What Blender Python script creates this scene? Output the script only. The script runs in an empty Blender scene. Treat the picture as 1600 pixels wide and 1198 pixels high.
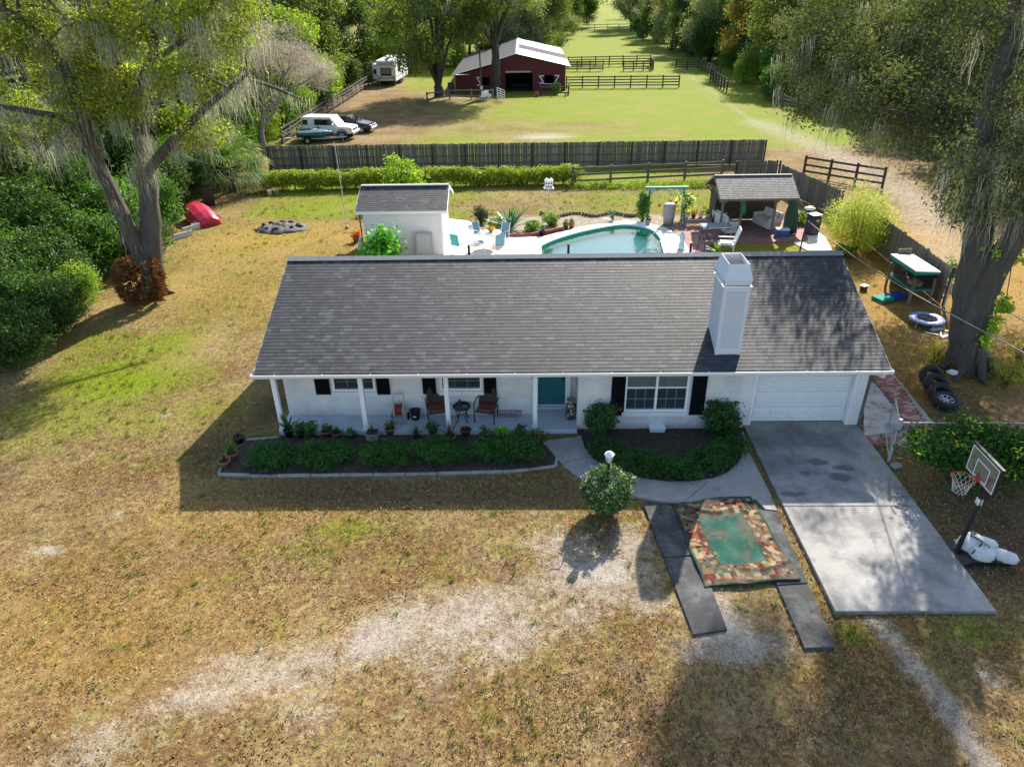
import bpy, bmesh, math, random
import numpy as np
from mathutils import Vector, Matrix
SC = bpy.context.scene
COL = SC.collection
rad = math.radians

# ---------------------------------------------------------------- camera
CAM_H, CAM_F = 11.9, 1120.0            # metres; focal length in pixels of a 1600 px wide picture
PITCH, YAW, ROLL = rad(29.5), rad(1.2), rad(1.0)
fw = Vector((-math.sin(YAW)*math.cos(PITCH), math.cos(YAW)*math.cos(PITCH), -math.sin(PITCH)))
rt0 = Vector((math.cos(YAW), math.sin(YAW), 0)); up0 = rt0.cross(fw)
RT = rt0*math.cos(ROLL) - up0*math.sin(ROLL); UP = up0*math.cos(ROLL) + rt0*math.sin(ROLL)
cam = bpy.data.cameras.new('camera'); camo = bpy.data.objects.new('camera', cam); COL.objects.link(camo)
cam.sensor_width = 36; cam.lens = 36*CAM_F/1600; cam.clip_start = .1; cam.clip_end = 3000
mw = Matrix((RT, UP, -fw)).transposed().to_4x4(); mw.translation = (0, 0, CAM_H); camo.matrix_world = mw
SC.camera = camo
# ---------------------------------------------------------------- sky, sun, exposure
SUN_EL, SUN_AZ = rad(34.8), rad(23.4)   # azimuth measured from +Y towards +X
world = bpy.data.worlds.new('World'); SC.world = world; world.use_nodes = True
wn = world.node_tree; bg = wn.nodes['Background']
sky = wn.nodes.new('ShaderNodeTexSky'); sky.sky_type = 'NISHITA'; sky.sun_disc = False
sky.sun_elevation = SUN_EL; sky.sun_rotation = SUN_AZ; sky.air_density = 1.0; sky.dust_density = 1.2; sky.ozone_density = 1.0
wn.links.new(sky.outputs[0], bg.inputs[0]); bg.inputs[1].default_value = .12
sun = bpy.data.lights.new('sun', 'SUN'); suno = bpy.data.objects.new('sun', sun); COL.objects.link(suno)
sun.energy = 4.6; sun.angle = rad(.55); sun.color = (1, .93, .82)
sdir = Vector((math.sin(SUN_AZ)*math.cos(SUN_EL), math.cos(SUN_AZ)*math.cos(SUN_EL), math.sin(SUN_EL)))
suno.rotation_euler = sdir.to_track_quat('Z', 'Y').to_euler(); suno.location = sdir*60
SC.view_settings.view_transform = 'Standard'; SC.view_settings.look = 'None'
SC.view_settings.exposure = 1.4; SC.view_settings.gamma = 1
SC.render.engine = 'CYCLES'; SC.cycles.max_bounces = 8; SC.cycles.transparent_max_bounces = 12
SC.cycles.use_denoising = True

# ---------------------------------------------------------------- survey of the photograph
def ray(px, py): return fw + RT*((px-800)/CAM_F) - UP*((py-599)/CAM_F)
def g(px, py, z=0.0):                    # the point of the plane z seen at that place of the photograph
    d = ray(px, py); t = (z-CAM_H)/d.z
    return Vector((d.x*t, d.y*t, z))
def gy(px, py, Y):                       # the point at depth Y
    d = ray(px, py); t = Y/d.y
    return Vector((d.x*t, Y, CAM_H+d.z*t))

# ---------------------------------------------------------------- materials
MATS = {}
def _new(name):
    m = bpy.data.materials.new(name); m.use_nodes = True; MATS[name] = m
    nt = m.node_tree; return m, nt, nt.nodes, nt.links, nt.nodes['Principled BSDF']
def _math(N, L, op, a, b):
    n = N.new('ShaderNodeMath'); n.operation = op
    for i, v in enumerate((a, b)):
        if hasattr(v, 'node'): L.new(v, n.inputs[i])
        elif v is not None: n.inputs[i].default_value = v
    return n.outputs[0]
def _noise(N, L, vec, scale, detail=4, rough=.6):
    n = N.new('ShaderNodeTexNoise'); n.inputs['Scale'].default_value = scale; n.inputs['Detail'].default_value = detail
    n.inputs['Roughness'].default_value = rough; L.new(vec, n.inputs['Vector']); return n.outputs['Fac']
def _ramp(N, L, fac, lo, hi, a=0, b=1):
    n = N.new('ShaderNodeMapRange'); n.inputs[1].default_value = lo; n.inputs[2].default_value = hi
    n.inputs[3].default_value = a; n.inputs[4].default_value = b; n.clamp = True; L.new(fac, n.inputs[0]); return n.outputs[0]
def _mix(N, L, fac, a, b, mode='MIX'):
    n = N.new('ShaderNodeMix'); n.data_type = 'RGBA'; n.blend_type = mode
    for s, v in ((0, fac), (6, a), (7, b)):
        if hasattr(v, 'node'): L.new(v, n.inputs[s])
        elif s == 0: n.inputs[0].default_value = v
        else: n.inputs[s].default_value = (*v, 1)
    return n.outputs[2]
def _pos(N, L, obj=False):
    if obj: return N.new('ShaderNodeTexCoord').outputs['Object']
    return N.new('ShaderNodeNewGeometry').outputs['Position']
def _bump(N, L, P, h, strength, dist):
    b = N.new('ShaderNodeBump'); b.inputs['Strength'].default_value = strength; b.inputs['Distance'].default_value = dist
    L.new(h, b.inputs['Height']); L.new(b.outputs[0], P.inputs['Normal'])
def M(name, col, rough=.6, var=.12, scale=2.5, bump=.0, bscale=30, metal=0, col2=None, amt=.5, obj=False, stretch=None, spec=None, bdist=.02):
    """plain surface: base colour with two sizes of uneven wear and a fine relief; col2 = patches of another colour"""
    if name in MATS: return MATS[name]
    m, nt, N, L, P = _new(name)
    v = _pos(N, L, obj)
    if stretch:
        mp = N.new('ShaderNodeMapping'); mp.inputs['Scale'].default_value = stretch; L.new(v, mp.inputs[0]); v = mp.outputs[0]
    n1 = _noise(N, L, v, scale, 6, .65); n2 = _noise(N, L, v, scale*9, 4, .7)
    f = _math(N, L, 'ADD', _math(N, L, 'MULTIPLY', n1, .6), _math(N, L, 'MULTIPLY', n2, .4))
    c = _mix(N, L, _ramp(N, L, f, .3, .7), tuple(x*(1-var) for x in col), tuple(min(1, x*(1+var)) for x in col))
    if col2:
        n3 = _noise(N, L, v, scale*.7, 7, .7)
        c = _mix(N, L, _ramp(N, L, n3, .62-amt*.3, .72-amt*.2), c, col2)
    L.new(c, P.inputs['Base Color']); P.inputs['Metallic'].default_value = metal
    if spec is not None: P.inputs['Specular IOR Level'].default_value = spec
    L.new(_ramp(N, L, f, .3, .7, max(0, rough-.08), min(1, rough+.08)), P.inputs['Roughness'])
    if bump: _bump(N, L, P, _noise(N, L, v, bscale, 5, .6), bump, bdist)
    return m
def MA(name, rough=.6, bump=0, bscale=60, var=.15, spec=.3):
    """opaque surface whose pieces carry their own colours"""
    if name in MATS: return MATS[name]
    m, nt, N, L, P = _new(name)
    a = N.new('ShaderNodeAttribute'); a.attribute_name = 'Col'
    n = _noise(N, L, _pos(N, L), 55, 4, .7)
    if name == 'roof_shingle': n = _math(N, L, 'ADD', _math(N, L, 'MULTIPLY', n, .65), _math(N, L, 'MULTIPLY', _noise(N, L, _pos(N, L), .9, 6, .7), .35))
    hs = N.new('ShaderNodeHueSaturation'); L.new(a.outputs['Color'], hs.inputs['Color']); L.new(_ramp(N, L, n, .25, .75, 1-var, 1+var), hs.inputs['Value'])
    c = hs.outputs[0]
    L.new(c, P.inputs['Base Color']); P.inputs['Roughness'].default_value = rough; P.inputs['Specular IOR Level'].default_value = spec
    if bump: _bump(N, L, P, _noise(N, L, _pos(N, L), bscale, 4, .6), bump, .02)
    return m
def MLEAF(name, trans=.3, rough=.6, spec=.22, tint=(1.5, 1.6, .6)):
    if name in MATS: return MATS[name]
    m, nt, N, L, P = _new(name)
    a = N.new('ShaderNodeAttribute'); a.attribute_name = 'Col'
    L.new(a.outputs['Color'], P.inputs['Base Color']); P.inputs['Roughness'].default_value = rough; P.inputs['Specular IOR Level'].default_value = spec
    t = N.new('ShaderNodeBsdfTranslucent'); mx = N.new('ShaderNodeMixShader'); mx.inputs[0].default_value = trans
    g2 = N.new('ShaderNodeMix'); g2.data_type = 'RGBA'; g2.blend_type = 'MULTIPLY'; g2.inputs[0].default_value = 1
    L.new(a.outputs['Color'], g2.inputs[6]); g2.inputs[7].default_value = (*tint, 1)
    L.new(g2.outputs[2], t.inputs[0]); L.new(P.outputs[0], mx.inputs[1]); L.new(t.outputs[0], mx.inputs[2])
    L.new(mx.outputs[0], N['Material Output'].inputs[0]); return m
def MGLASS(name, col=(.03, .04, .045), rough=.04):
    if name in MATS: return MATS[name]
    m, nt, N, L, P = _new(name)
    P.inputs['Base Color'].default_value = (*col, 1); P.inputs['Roughness'].default_value = rough; P.inputs['Specular IOR Level'].default_value = .8
    return m

# ---------------------------------------------------------------- geometry helpers
def link(o): COL.objects.link(o); return o
def tag(o, label=None, cat=None, group=None, kind=None):
    if label: o['label'] = label
    if cat: o['category'] = cat
    if group: o['group'] = group
    if kind: o['kind'] = kind
    return o
def thing(name, label, cat, loc=(0, 0, 0), rz=0, group=None):
    o = link(bpy.data.objects.new(name, None)); o.empty_display_size = .2
    o.location = loc; o.rotation_euler = (0, 0, rz)
    return tag(o, label, cat, group)
def obj(name, mesh, parent=None, loc=(0, 0, 0), rot=(0, 0, 0)):
    o = link(bpy.data.objects.new(name, mesh)); o.location = loc; o.rotation_euler = rot
    if parent: o.parent = parent
    return o
class MB:
    """collects shapes, then links them as one mesh object"""
    def __init__(s): s.v = []; s.f = []; s.sm = []
    def add(s, vs, fs, smooth=False):
        b = len(s.v); s.v += [tuple(p) for p in vs]; s.f += [tuple(i+b for i in f) for f in fs]; s.sm += [smooth]*len(fs); return s
    def box(s, c, d, rz=0, rx=0, ry=0, taper=1.0):
        h = [x/2 for x in d]; R = Matrix.Rotation(rz, 3, 'Z') @ Matrix.Rotation(ry, 3, 'Y') @ Matrix.Rotation(rx, 3, 'X'); c = Vector(c); vs = []
        for z in (-1, 1):
            k = taper if z > 0 else 1
            for x, y in ((-1, -1), (1, -1), (1, 1), (-1, 1)): vs.append(c + R @ Vector((x*h[0]*k, y*h[1]*k, z*h[2])))
        return s.add(vs, [(3, 2, 1, 0), (4, 5, 6, 7), (0, 1, 5, 4), (1, 2, 6, 5), (2, 3, 7, 6), (3, 0, 4, 7)])
    def bx(s, x0, x1, y0, y1, z0, z1): return s.box(((x0+x1)/2, (y0+y1)/2, (z0+z1)/2), (x1-x0, y1-y0, z1-z0))
    def tube(s, pts, r, n=8, cap=True, jit=0, rng=None):
        pts = [Vector(p) for p in pts]; k = len(pts); rs = r if hasattr(r, '__len__') else [r]*k
        ref = Vector((0, 0, 1)); vs = []; prev = None
        for i, p in enumerate(pts):
            t = (pts[min(i+1, k-1)] - pts[max(i-1, 0)]).normalized()
            if prev is None:
                a = t.cross(ref)
                if a.length < .05: a = t.cross(Vector((1, 0, 0)))
            else: a = prev - t*prev.dot(t)
            a.normalize(); prev = a; b = t.cross(a)
            for j in range(n):
                w = 2*math.pi*j/n; q = rs[i]*(1 + (rng.uniform(-jit, jit) if jit else 0))
                vs.append(p + a*math.cos(w)*q + b*math.sin(w)*q)
        fs = [(i*n+j, i*n+(j+1) % n, (i+1)*n+(j+1) % n, (i+1)*n+j) for i in range(k-1) for j in range(n)]
        s.add(vs, fs, True)
        if cap: s.add(vs[:n], [tuple(range(n))[::-1]]); s.add(vs[-n:], [tuple(range(n))])
        return s
    def lathe(s, prof, c=(0, 0, 0), n=16, smooth=True):
        vs = []; c = Vector(c)
        for r, z in prof:
            for j in range(n): w = 2*math.pi*j/n; vs.append(c + Vector((r*math.cos(w), r*math.sin(w), z)))
        k = len(prof)
        fs = [(i*n+j, i*n+(j+1) % n, (i+1)*n+(j+1) % n, (i+1)*n+j) for i in range(k-1) for j in range(n)]
        return s.add(vs, fs, smooth)
    def prism(s, poly, z0, z1):
        n = len(poly); vs = [(p[0], p[1], z0) for p in poly] + [(p[0], p[1], z1) for p in poly]
        return s.add(vs, [tuple(range(n))[::-1], tuple(range(n, 2*n))] + [(i, (i+1) % n, n+(i+1) % n, n+i) for i in range(n)])
    def extr(s, poly, y0, y1):           # outline in x,z pushed along y
        n = len(poly); vs = [(p[0], y0, p[1]) for p in poly] + [(p[0], y1, p[1]) for p in poly]
        return s.add(vs, [tuple(range(n)), tuple(range(n, 2*n))[::-1]] + [(i, n+i, n+(i+1) % n, (i+1) % n) for i in range(n)])
    def extrx(s, poly, x0, x1):          # outline in y,z pushed along x
        n = len(poly); vs = [(x0, p[0], p[1]) for p in poly] + [(x1, p[0], p[1]) for p in poly]
        return s.add(vs, [tuple(range(n))[::-1], tuple(range(n, 2*n))] + [(i, (i+1) % n, n+(i+1) % n, n+i) for i in range(n)])
    def blob(s, c, r, nu=12, nv=8, jit=.0, rng=None, sq=1.0):
        r = r if hasattr(r, '__len__') else (r, r, r); vs = []
        for i in range(nv+1):
            ph = math.pi*i/nv
            for j in range(nu):
                th = 2*math.pi*j/nu; q = 1 + (rng.uniform(-jit, jit) if jit and 0 < i < nv else 0)
                f = lambda t: math.copysign(abs(t)**sq, t)
                vs.append((c[0]+r[0]*f(math.sin(ph))*f(math.cos(th))*q, c[1]+r[1]*f(math.sin(ph))*f(math.sin(th))*q, c[2]+r[2]*f(math.cos(ph))*q))
        return s.add(vs, [(i*nu+j, (i+1)*nu+j, (i+1)*nu+(j+1) % nu, i*nu+(j+1) % nu) for i in range(nv) for j in range(nu)], True)
    def torus(s, c, R, r, nu=24, nv=8, axis='Z', sz=1.0):
        vs = []
        for i in range(nu):
            a = 2*math.pi*i/nu
            for j in range(nv):
                b = 2*math.pi*j/nv; q = R + r*math.cos(b); p = Vector((q*math.cos(a), q*math.sin(a), r*math.sin(b)*sz))
                if axis == 'X': p = Vector((p.z, p.x, p.y))
                if axis == 'Y': p = Vector((p.x, p.z, p.y))
                vs.append(Vector(c)+p)
        return s.add(vs, [(i*nv+j, ((i+1) % nu)*nv+j, ((i+1) % nu)*nv+(j+1) % nv, i*nv+(j+1) % nv) for i in range(nu) for j in range(nv)], True)
    def xf(s, m): s.v = [tuple(m @ Vector(p)) for p in s.v]; return s
    def mesh(s, name, mat, bev=0, off=(0, 0, 0)):
        me = bpy.data.meshes.new(name); ox, oy, oz = off
        me.from_pydata([(x-ox, y-oy, z-oz) for x, y, z in s.v], [], s.f)
        bm = bmesh.new(); bm.from_mesh(me); bmesh.ops.recalc_face_normals(bm, faces=bm.faces)
        if bev: bmesh.ops.bevel(bm, geom=bm.edges[:], offset=bev, segments=1, affect='EDGES', clamp_overlap=True)
        bm.to_mesh(me); bm.free()
        if not bev: me.polygons.foreach_set('use_smooth', s.sm)
        me.materials.append(mat); return me
    def build(s, name, mat, parent=None, bev=0, world=False):
        off = (0, 0, 0)
        if world and parent:
            off = parent.location if parent.parent is None else parent.location + parent.parent.location
        return obj(name, s.mesh(name, mat, bev, off), parent)
def npmesh(name, V, F, mat, C=None, smooth=False):
    V = np.asarray(V, np.float32); F = np.asarray(F, np.int32); k = F.shape[1]
    me = bpy.data.meshes.new(name); me.vertices.add(len(V)); me.vertices.foreach_set('co', V.ravel())
    me.loops.add(F.size); me.loops.foreach_set('vertex_index', F.ravel())
    me.polygons.add(len(F)); me.polygons.foreach_set('loop_start', np.arange(0, F.size, k, dtype=np.int32))
    me.update(calc_edges=True)
    me.polygons.foreach_set('use_smooth', np.full(len(F), bool(smooth)))
    if C is not None:
        a = me.color_attributes.new('Col', 'FLOAT_COLOR', 'POINT'); C = np.asarray(C, np.float32)
        a.data.foreach_set('color', np.c_[C, np.ones(len(C), np.float32)].ravel())
    me.materials.append(mat); return me
def colour_mesh(me, C):
    a = me.color_attributes.new('Col', 'FLOAT_COLOR', 'POINT')
    C = np.tile(np.array([*C, 1], np.float32), (len(me.vertices), 1)) if len(np.shape(C)) == 1 else np.c_[C, np.ones(len(C))]
    a.data.foreach_set('color', np.asarray(C, np.float32).ravel()); return me
def copy_tree(o, parent=None):
    c = o.copy(); COL.objects.link(c); c.parent = parent
    for ch in list(o.children): copy_tree(ch, c)
    return c
def place(proto, used, loc, rz=0, s=1, label=None):
    o = proto if not used else copy_tree(proto)
    o.location = loc; o.rotation_euler = (0, 0, rz); o.scale = (s, s, s) if not hasattr(s, '__len__') else s
    if label: o['label'] = label
    return o
def lerp(a, b, t): return a + (b-a)*t

# ---------------------------------------------------------------- foliage
FOLIAGE_GAIN = 1.15
def norm(a): return a/np.maximum(np.linalg.norm(a, axis=1, keepdims=True), 1e-9)
def leaf_arrays(r, P, Nn, size, aspect, cols, droop=0):
    """one rhombic leaf for each point P, facing Nn"""
    n = len(P); t = norm(np.cross(Nn, r.normal(size=(n, 3)))); b = np.cross(Nn, t)
    if droop: t = norm(t + np.array([0, 0, -droop])); b = norm(np.cross(Nn, t))
    L = (size*r.uniform(.6, 1.35, n))[:, None]; Wd = L*aspect
    fold = Nn*L*.12
    V = np.stack([P - t*L*.5, P + b*Wd*.5 + fold, P + t*L*.5, P - b*Wd*.5 + fold], 1).reshape(-1, 3)
    F = np.arange(4*n).reshape(-1, 4); return V, F, np.repeat(cols, 4, 0)
def foliage(seed, clumps, n, size, c1, c2, aspect=.55, tw=.35, per=24, up=.5, shell=.45, jit=.25, c3=None, p3=.0, droop=0):
    """leaves on twigs spread through the ellipsoids of `clumps` (cx,cy,cz,rx,ry,rz)"""
    r = np.random.default_rng(seed); K = np.array(clumps, float); vol = (K[:, 3]*K[:, 4]*K[:, 5])**.75; nt = max(1, n//per)
    idx = r.choice(len(K), nt, p=vol/vol.sum()); d = norm(r.normal(size=(nt, 3)))
    rr = (shell + (1.05-shell)*r.random(nt)**.6)[:, None]
    tc = K[idx, :3] + d*rr*K[idx, 3:]
    ti = np.repeat(np.arange(nt), per); m = len(ti)
    P = tc[ti] + r.normal(size=(m, 3))*tw*r.uniform(.5, 1.2, nt)[ti][:, None]*np.array([1, 1, .7])
    Nn = norm(d[ti]*.55 + np.array([0, 0, up]) + r.normal(size=(m, 3))*.55)
    tm = np.clip(r.random(nt)[ti]*.65 + r.random(m)*.35, 0, 1)[:, None]
    C = np.array(c1)*(1-tm) + np.array(c2)*tm
    C = C*(1 + r.uniform(-jit, jit, m))[:, None]
    if c3 is not None:
        k = (r.random(nt) < p3)[ti] | (r.random(m) < p3*.4); C[k] = np.array(c3)*(1 + r.uniform(-.3, .3, k.sum()))[:, None]
    return leaf_arrays(r, P, Nn, size, aspect, np.clip(C*np.array([1.5, 1.42, 1.35])*FOLIAGE_GAIN, 0, 1), droop)
def strands(seed, tops, lmin, lmax, per, width, c1, c2, spread=.18, seg=5):
    """bundles of hanging moss"""
    r = np.random.default_rng(seed); T = np.repeat(np.array(tops, float), per, 0); n = len(T)
    T = T + r.normal(size=(n, 3))*np.array([spread, spread, spread*.5]); Ln = np.repeat(r.uniform(lmin, lmax, len(tops)), per)*r.uniform(.35, 1.1, n)
    a = r.uniform(0, 2*np.pi, n); dirv = np.stack([np.cos(a), np.sin(a), np.zeros(n)], 1); sw = r.normal(size=(n, 2))*.1; ph = r.uniform(0, 6, n)
    V = np.zeros((n, seg+1, 2, 3)); wd = width*r.uniform(.5, 1.4, n)
    for k in range(seg+1):
        t = k/seg; c = T.copy(); c[:, 2] -= Ln*t; c[:, 0] += sw[:, 0]*t*Ln + .05*np.sin(ph+t*11)*t; c[:, 1] += sw[:, 1]*t*Ln + .05*np.cos(ph*2+t*9)*t
        w = (wd*(1-t*.85)*(.6+.5*np.abs(np.sin(ph*3+k*1.7))))[:, None]
        V[:, k, 0] = c-dirv*w; V[:, k, 1] = c+dirv*w
    q = np.array([[k*2, k*2+1, k*2+3, k*2+2] for k in range(seg)]); F = (np.arange(n)[:, None, None]*(seg+1)*2 + q[None]).reshape(-1, 4)
    C = np.array(c1) + (np.array(c2)-np.array(c1))*r.random(n)[:, None]
    return V.reshape(-1, 3), F, np.repeat(C, (seg+1)*2, 0)
def merge(*parts):
    V, F, C, b = [], [], [], 0
    for v, f, c in parts: V.append(v); F.append(f+b); C.append(c); b += len(v)
    return np.concatenate(V), np.concatenate(F), np.concatenate(C)
# ================================================================ ground
def axis(fine0, fine1, step, lo, hi, grow=1.16):
    a = list(np.arange(fine0, fine1+1e-6, step)); s = step; x = fine1
    while x < hi: s = min(s*grow, 25); x += s; a.append(x)
    s = step; x = fine0
    while x > lo: s = min(s*grow, 25); x -= s; a.insert(0, x)
    return np.array(a)
gx = axis(-24, 24, .16, -700, 700); gyv = axis(3, 54, .16, -40, 1400)
GX, GY = np.meshgrid(gx, gyv); PX, PY = GX.ravel(), GY.ravel()
def nz(x, y, s, seed):                  # cheap value noise
    r = np.random.default_rng(seed); T = r.random((64, 64)); u, v = x/s, y/s
    i, j = np.floor(u).astype(int), np.floor(v).astype(int); fu, fv = u-i, v-j; fu = fu*fu*(3-2*fu); fv = fv*fv*(3-2*fv)
    t = lambda a, b: T[a % 64, b % 64]
    return t(i, j)*(1-fu)*(1-fv)+t(i+1, j)*fu*(1-fv)+t(i, j+1)*(1-fu)*fv+t(i+1, j+1)*fu*fv
def blobs(x, y, L):
    m = np.zeros_like(x)
    for px, py, rx, ry, a in L:
        c = g(px, py); m = np.maximum(m, a*np.exp(-(((x-c.x)/rx)**2+((y-c.y)/ry)**2)))
    return m
def path(x, y, pts, w, a=1.0):
    m = np.zeros_like(x); P = [g(*p) for p in pts]
    for p, q in zip(P[:-1], P[1:]):
        dx, dy = q.x-p.x, q.y-p.y; t = np.clip(((x-p.x)*dx+(y-p.y)*dy)/(dx*dx+dy*dy), 0, 1)
        d2 = (x-p.x-t*dx)**2+(y-p.y-t*dy)**2; m = np.maximum(m, a*np.exp(-d2/(w*w)))
    return m
def rect(x, y, x0, x1, y0, y1, s=.6): 
    f = lambda t: 1/(1+np.exp(-np.clip(t/s*3, -40, 40)))
    return f(x-x0)*f(x1-x)*f(y-y0)*f(y1-y)
def ground_masks(x, y):
    n1, n2, n3 = nz(x, y, 2.6, 1), nz(x, y, .9, 2), nz(x, y, 7, 3)
    mid = np.clip((y-27)/6, 0, 1)
    green = .20 + .2*(n3-.3) + .12*np.clip((-x-4)/8, 0, 1)*np.clip((y-12)/6, 0, 1)
    green = np.maximum(green, blobs(x, y, [(190, 590, 3.6, 2.6, .95), (90, 650, 3, 2, .75), (260, 540, 2.5, 2.5, .8), (220, 660, 1.6, 1.2, .75), (330, 640, 2.2, 2.2, .55), (150, 540, 3, 3, .62), (40, 690, 2.5, 1.3, .6), (250, 720, 2, 1, .42),
        (540, 830, 1.6, .7, .6), (480, 860, 1.4, .7, .5), (790, 860, .8, .6, .5), (820, 820, 1.2, .6, .45), (1520, 985, 1.2, .7, .7), (1440, 930, .6, 1, .3), (110, 960, 1.2, .6, .4), (350, 910, .8, .8, .4), (985, 770, .5, .35, .8), (1330, 990, .6, .4, .6),
        (1480, 1060, 1.4, .8, .35), (1390, 985, .8, .5, .5), (60, 900, 1.2, 1, .35)]))
    green = np.maximum(green, .9*rect(x, y, -17, 13, 40.5, 60, 1.2)*(.5+.6*n3))
    green = np.maximum(green, .75*blobs(x, y, [(500, 335, 4.5, 2.2, 1), (560, 310, 6, 2, 1), (715, 335, 1.5, 1.5, 1.1), (480, 385, 2.5, 1.5, .6), (1170, 388, 3, .7, 1.15), (1250, 388, 1.2, .7, 1.2)]))
    far = np.clip((y-56)/5, 0, 1)*np.clip((x+19)/4, 0, 1)
    green = np.maximum(green, far*np.clip(.62+(x+6)*.022+(y-62)*.004+(n3-.5)*.6, 0, 1))
    green = np.maximum(green, 1.0*np.clip((y-98)/15, 0, 1)*np.clip((x-2)/6, 0, 1)); green = np.where(y > 56, np.clip(green*np.where((x > 3) & (y > 84), 1.6, 1.3), 0, np.where((x > 3) & (y > 84), 1.5, 1.15)), green)
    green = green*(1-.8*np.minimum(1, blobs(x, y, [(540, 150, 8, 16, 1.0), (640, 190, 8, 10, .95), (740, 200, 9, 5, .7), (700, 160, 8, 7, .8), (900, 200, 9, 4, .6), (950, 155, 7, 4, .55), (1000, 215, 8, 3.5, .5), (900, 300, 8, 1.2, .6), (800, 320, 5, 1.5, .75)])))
    sand = blobs(x, y, [(880, 850, 1.3, .8, .75), (930, 890, 1.8, 1.0, .95), (985, 850, .8, 1, .8), (1010, 940, .8, .8, .7), (760, 880, 1, .5, .45), (75, 858, .5, .3, .85), (700, 990, 1.8, .8, .6), (560, 1040, 1.6, .7, .55), (850, 960, 1.5, .8, .6), (185, 802, .25, .2, .8), (255, 648, .35, .3, .7), (20, 880, 1, .5, .45),
        (850, 213, 3.6, 1.6, 1.1), (690, 150, 4, 4, .7), (880, 238, 6, 1.5, .3), (1120, 960, .8, 1.4, 1), (1180, 1010, 1.2, .7, .85), (1080, 1010, .8, .5, .7), (1400, 640, .8, 1.1, .95), (1260, 1020, .8, .4, .6), (640, 930, .8, .5, .5)])
    sand = np.maximum(sand, path(x, y, [(20, 1230), (180, 1150), (250, 1110), (370, 1045), (520, 1030), (620, 985), (720, 960), (830, 930), (930, 900)], 1.15, .72))
    sand = np.maximum(sand, path(x, y, [(500, 1090), (620, 1050), (740, 1010), (880, 960), (1000, 900)], 1.0, .62))
    sand = np.maximum(sand, path(x, y, [(1370, 970), (1430, 1040), (1500, 1130), (1560, 1230)], .42, .66)); sand = np.maximum(sand, path(x, y, [(1480, 965), (1530, 1030), (1545, 1060)], .38, .62))
    lane = path(x, y, [(1500, 420), (1430, 310), (1360, 270), (1270, 225), (1180, 190)], 2.6, .66); sand = np.maximum(sand, lane)
    sand = np.maximum(sand, path(x, y, [(1170, 185), (1100, 135), (1050, 95), (1030, 80)], .8, .52)); sand = np.maximum(sand, path(x, y, [(1120, 165), (1062, 100), (1040, 85)], .6, .42))
    sand = np.maximum(sand, .55*blobs(x, y, [(650, 230, 6, 3, .6)]))
    # gravel bed behind the pool
    sand = np.maximum(sand, .8*rect(x, y, -2.6, 9.0, 37.0, 40.6, .5))
    brown = blobs(x, y, [(1550, 850, 2.5, 2.6, .9), (1540, 640, 2, 2, .6), (600, 195, 6, 6, .4), (500, 170, 4, 14, .65), (650, 165, 5, 5, .4), (1320, 200, 8, 10, .9), (560, 770, 5, .9, .7), (800, 770, 3, .8, .7), (330, 700, 1.3, 1.4, .75), (400, 310, 4, 2, .5), (945, 830, .7, .8, .8), (1290, 970, .6, 1, .7), (1100, 120, 4, 4, .5), (420, 640, .6, 1.5, .8)])
    brown = np.maximum(brown, rect(x, y, -8.4, .6, 16.1, 18, .15)); brown = np.maximum(brown, rect(x, y, 1.7, 6.4, 15.8, 18.2, .15))
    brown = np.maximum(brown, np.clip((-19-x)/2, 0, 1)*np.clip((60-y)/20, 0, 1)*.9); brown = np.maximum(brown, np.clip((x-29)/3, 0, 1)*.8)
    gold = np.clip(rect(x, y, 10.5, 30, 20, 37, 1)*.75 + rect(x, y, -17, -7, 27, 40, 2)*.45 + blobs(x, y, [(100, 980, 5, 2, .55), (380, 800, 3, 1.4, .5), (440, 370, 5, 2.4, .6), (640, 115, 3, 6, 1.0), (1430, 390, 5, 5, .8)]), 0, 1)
    front = np.clip((12.5-y)/2, 0, 1)
    sand = sand*(1-front*(1-np.clip(.35+1.15*nz(x, y, 1.5, 41)*(.6+.8*nz(x, y, .55, 42)), 0, 1.25)))
    return np.clip(green, 0, 1.5), np.clip(sand, 0, 1), np.clip(brown, 0, 1), gold
MG, MS, MBR, MGO = ground_masks(PX, PY)
PZ = (nz(PX, PY, 3, 11)-.5)*.05 + (nz(PX, PY, .8, 12)-.5)*.02
hole = ((PX > -9.5) & (PX < 12) & (PY > 9) & (PY < 30)); PZ = np.where(hole, np.minimum(PZ, -.005)-.01, PZ)
POOLC = [(3.0, 31.5), (1.1, 33.2), (.7, 34.6), (1.55, 36.0), (3.1, 37.35), (4.9, 38.35), (5.9, 38.4), (6.75, 37.7), (7.05, 36.4), (6.95, 34.9), (6.7, 33.0), (5.6, 31.4)]
def in_poly(x, y, poly):
    ins = np.zeros(x.shape, bool)
    for (x0, y0), (x1, y1) in zip(poly, poly[1:]+poly[:1]):
        c = ((y0 > y) != (y1 > y)) & (x < (x1-x0)*(y-y0)/(y1-y0+1e-12)+x0); ins ^= c
    return ins
inpool = in_poly(PX, PY, [(4.2+(a-4.2)*1.07, 34.9+(b-34.9)*1.06) for a, b in POOLC]); PZ = np.where(inpool, -1.9, PZ)
yard = (PX > -5) & (PX < 15) & (PY > 30) & (PY < 41); PZ = np.where(yard & ~inpool, np.minimum(PZ, 0)-.01, PZ)
nx, ny = len(gx), len(gyv); I = np.arange(nx*ny).reshape(ny, nx)
F = np.stack([I[:-1, :-1], I[:-1, 1:], I[1:, 1:], I[1:, :-1]], -1).reshape(-1, 4)
m, nt, N, L, P = _new('lawn_earth')
at = N.new('ShaderNodeAttribute'); at.attribute_name = 'Col'; sp = N.new('ShaderNodeSeparateColor'); L.new(at.outputs['Color'], sp.inputs[0])
at2 = N.new('ShaderNodeAttribute'); at2.attribute_name = 'gold'
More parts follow.
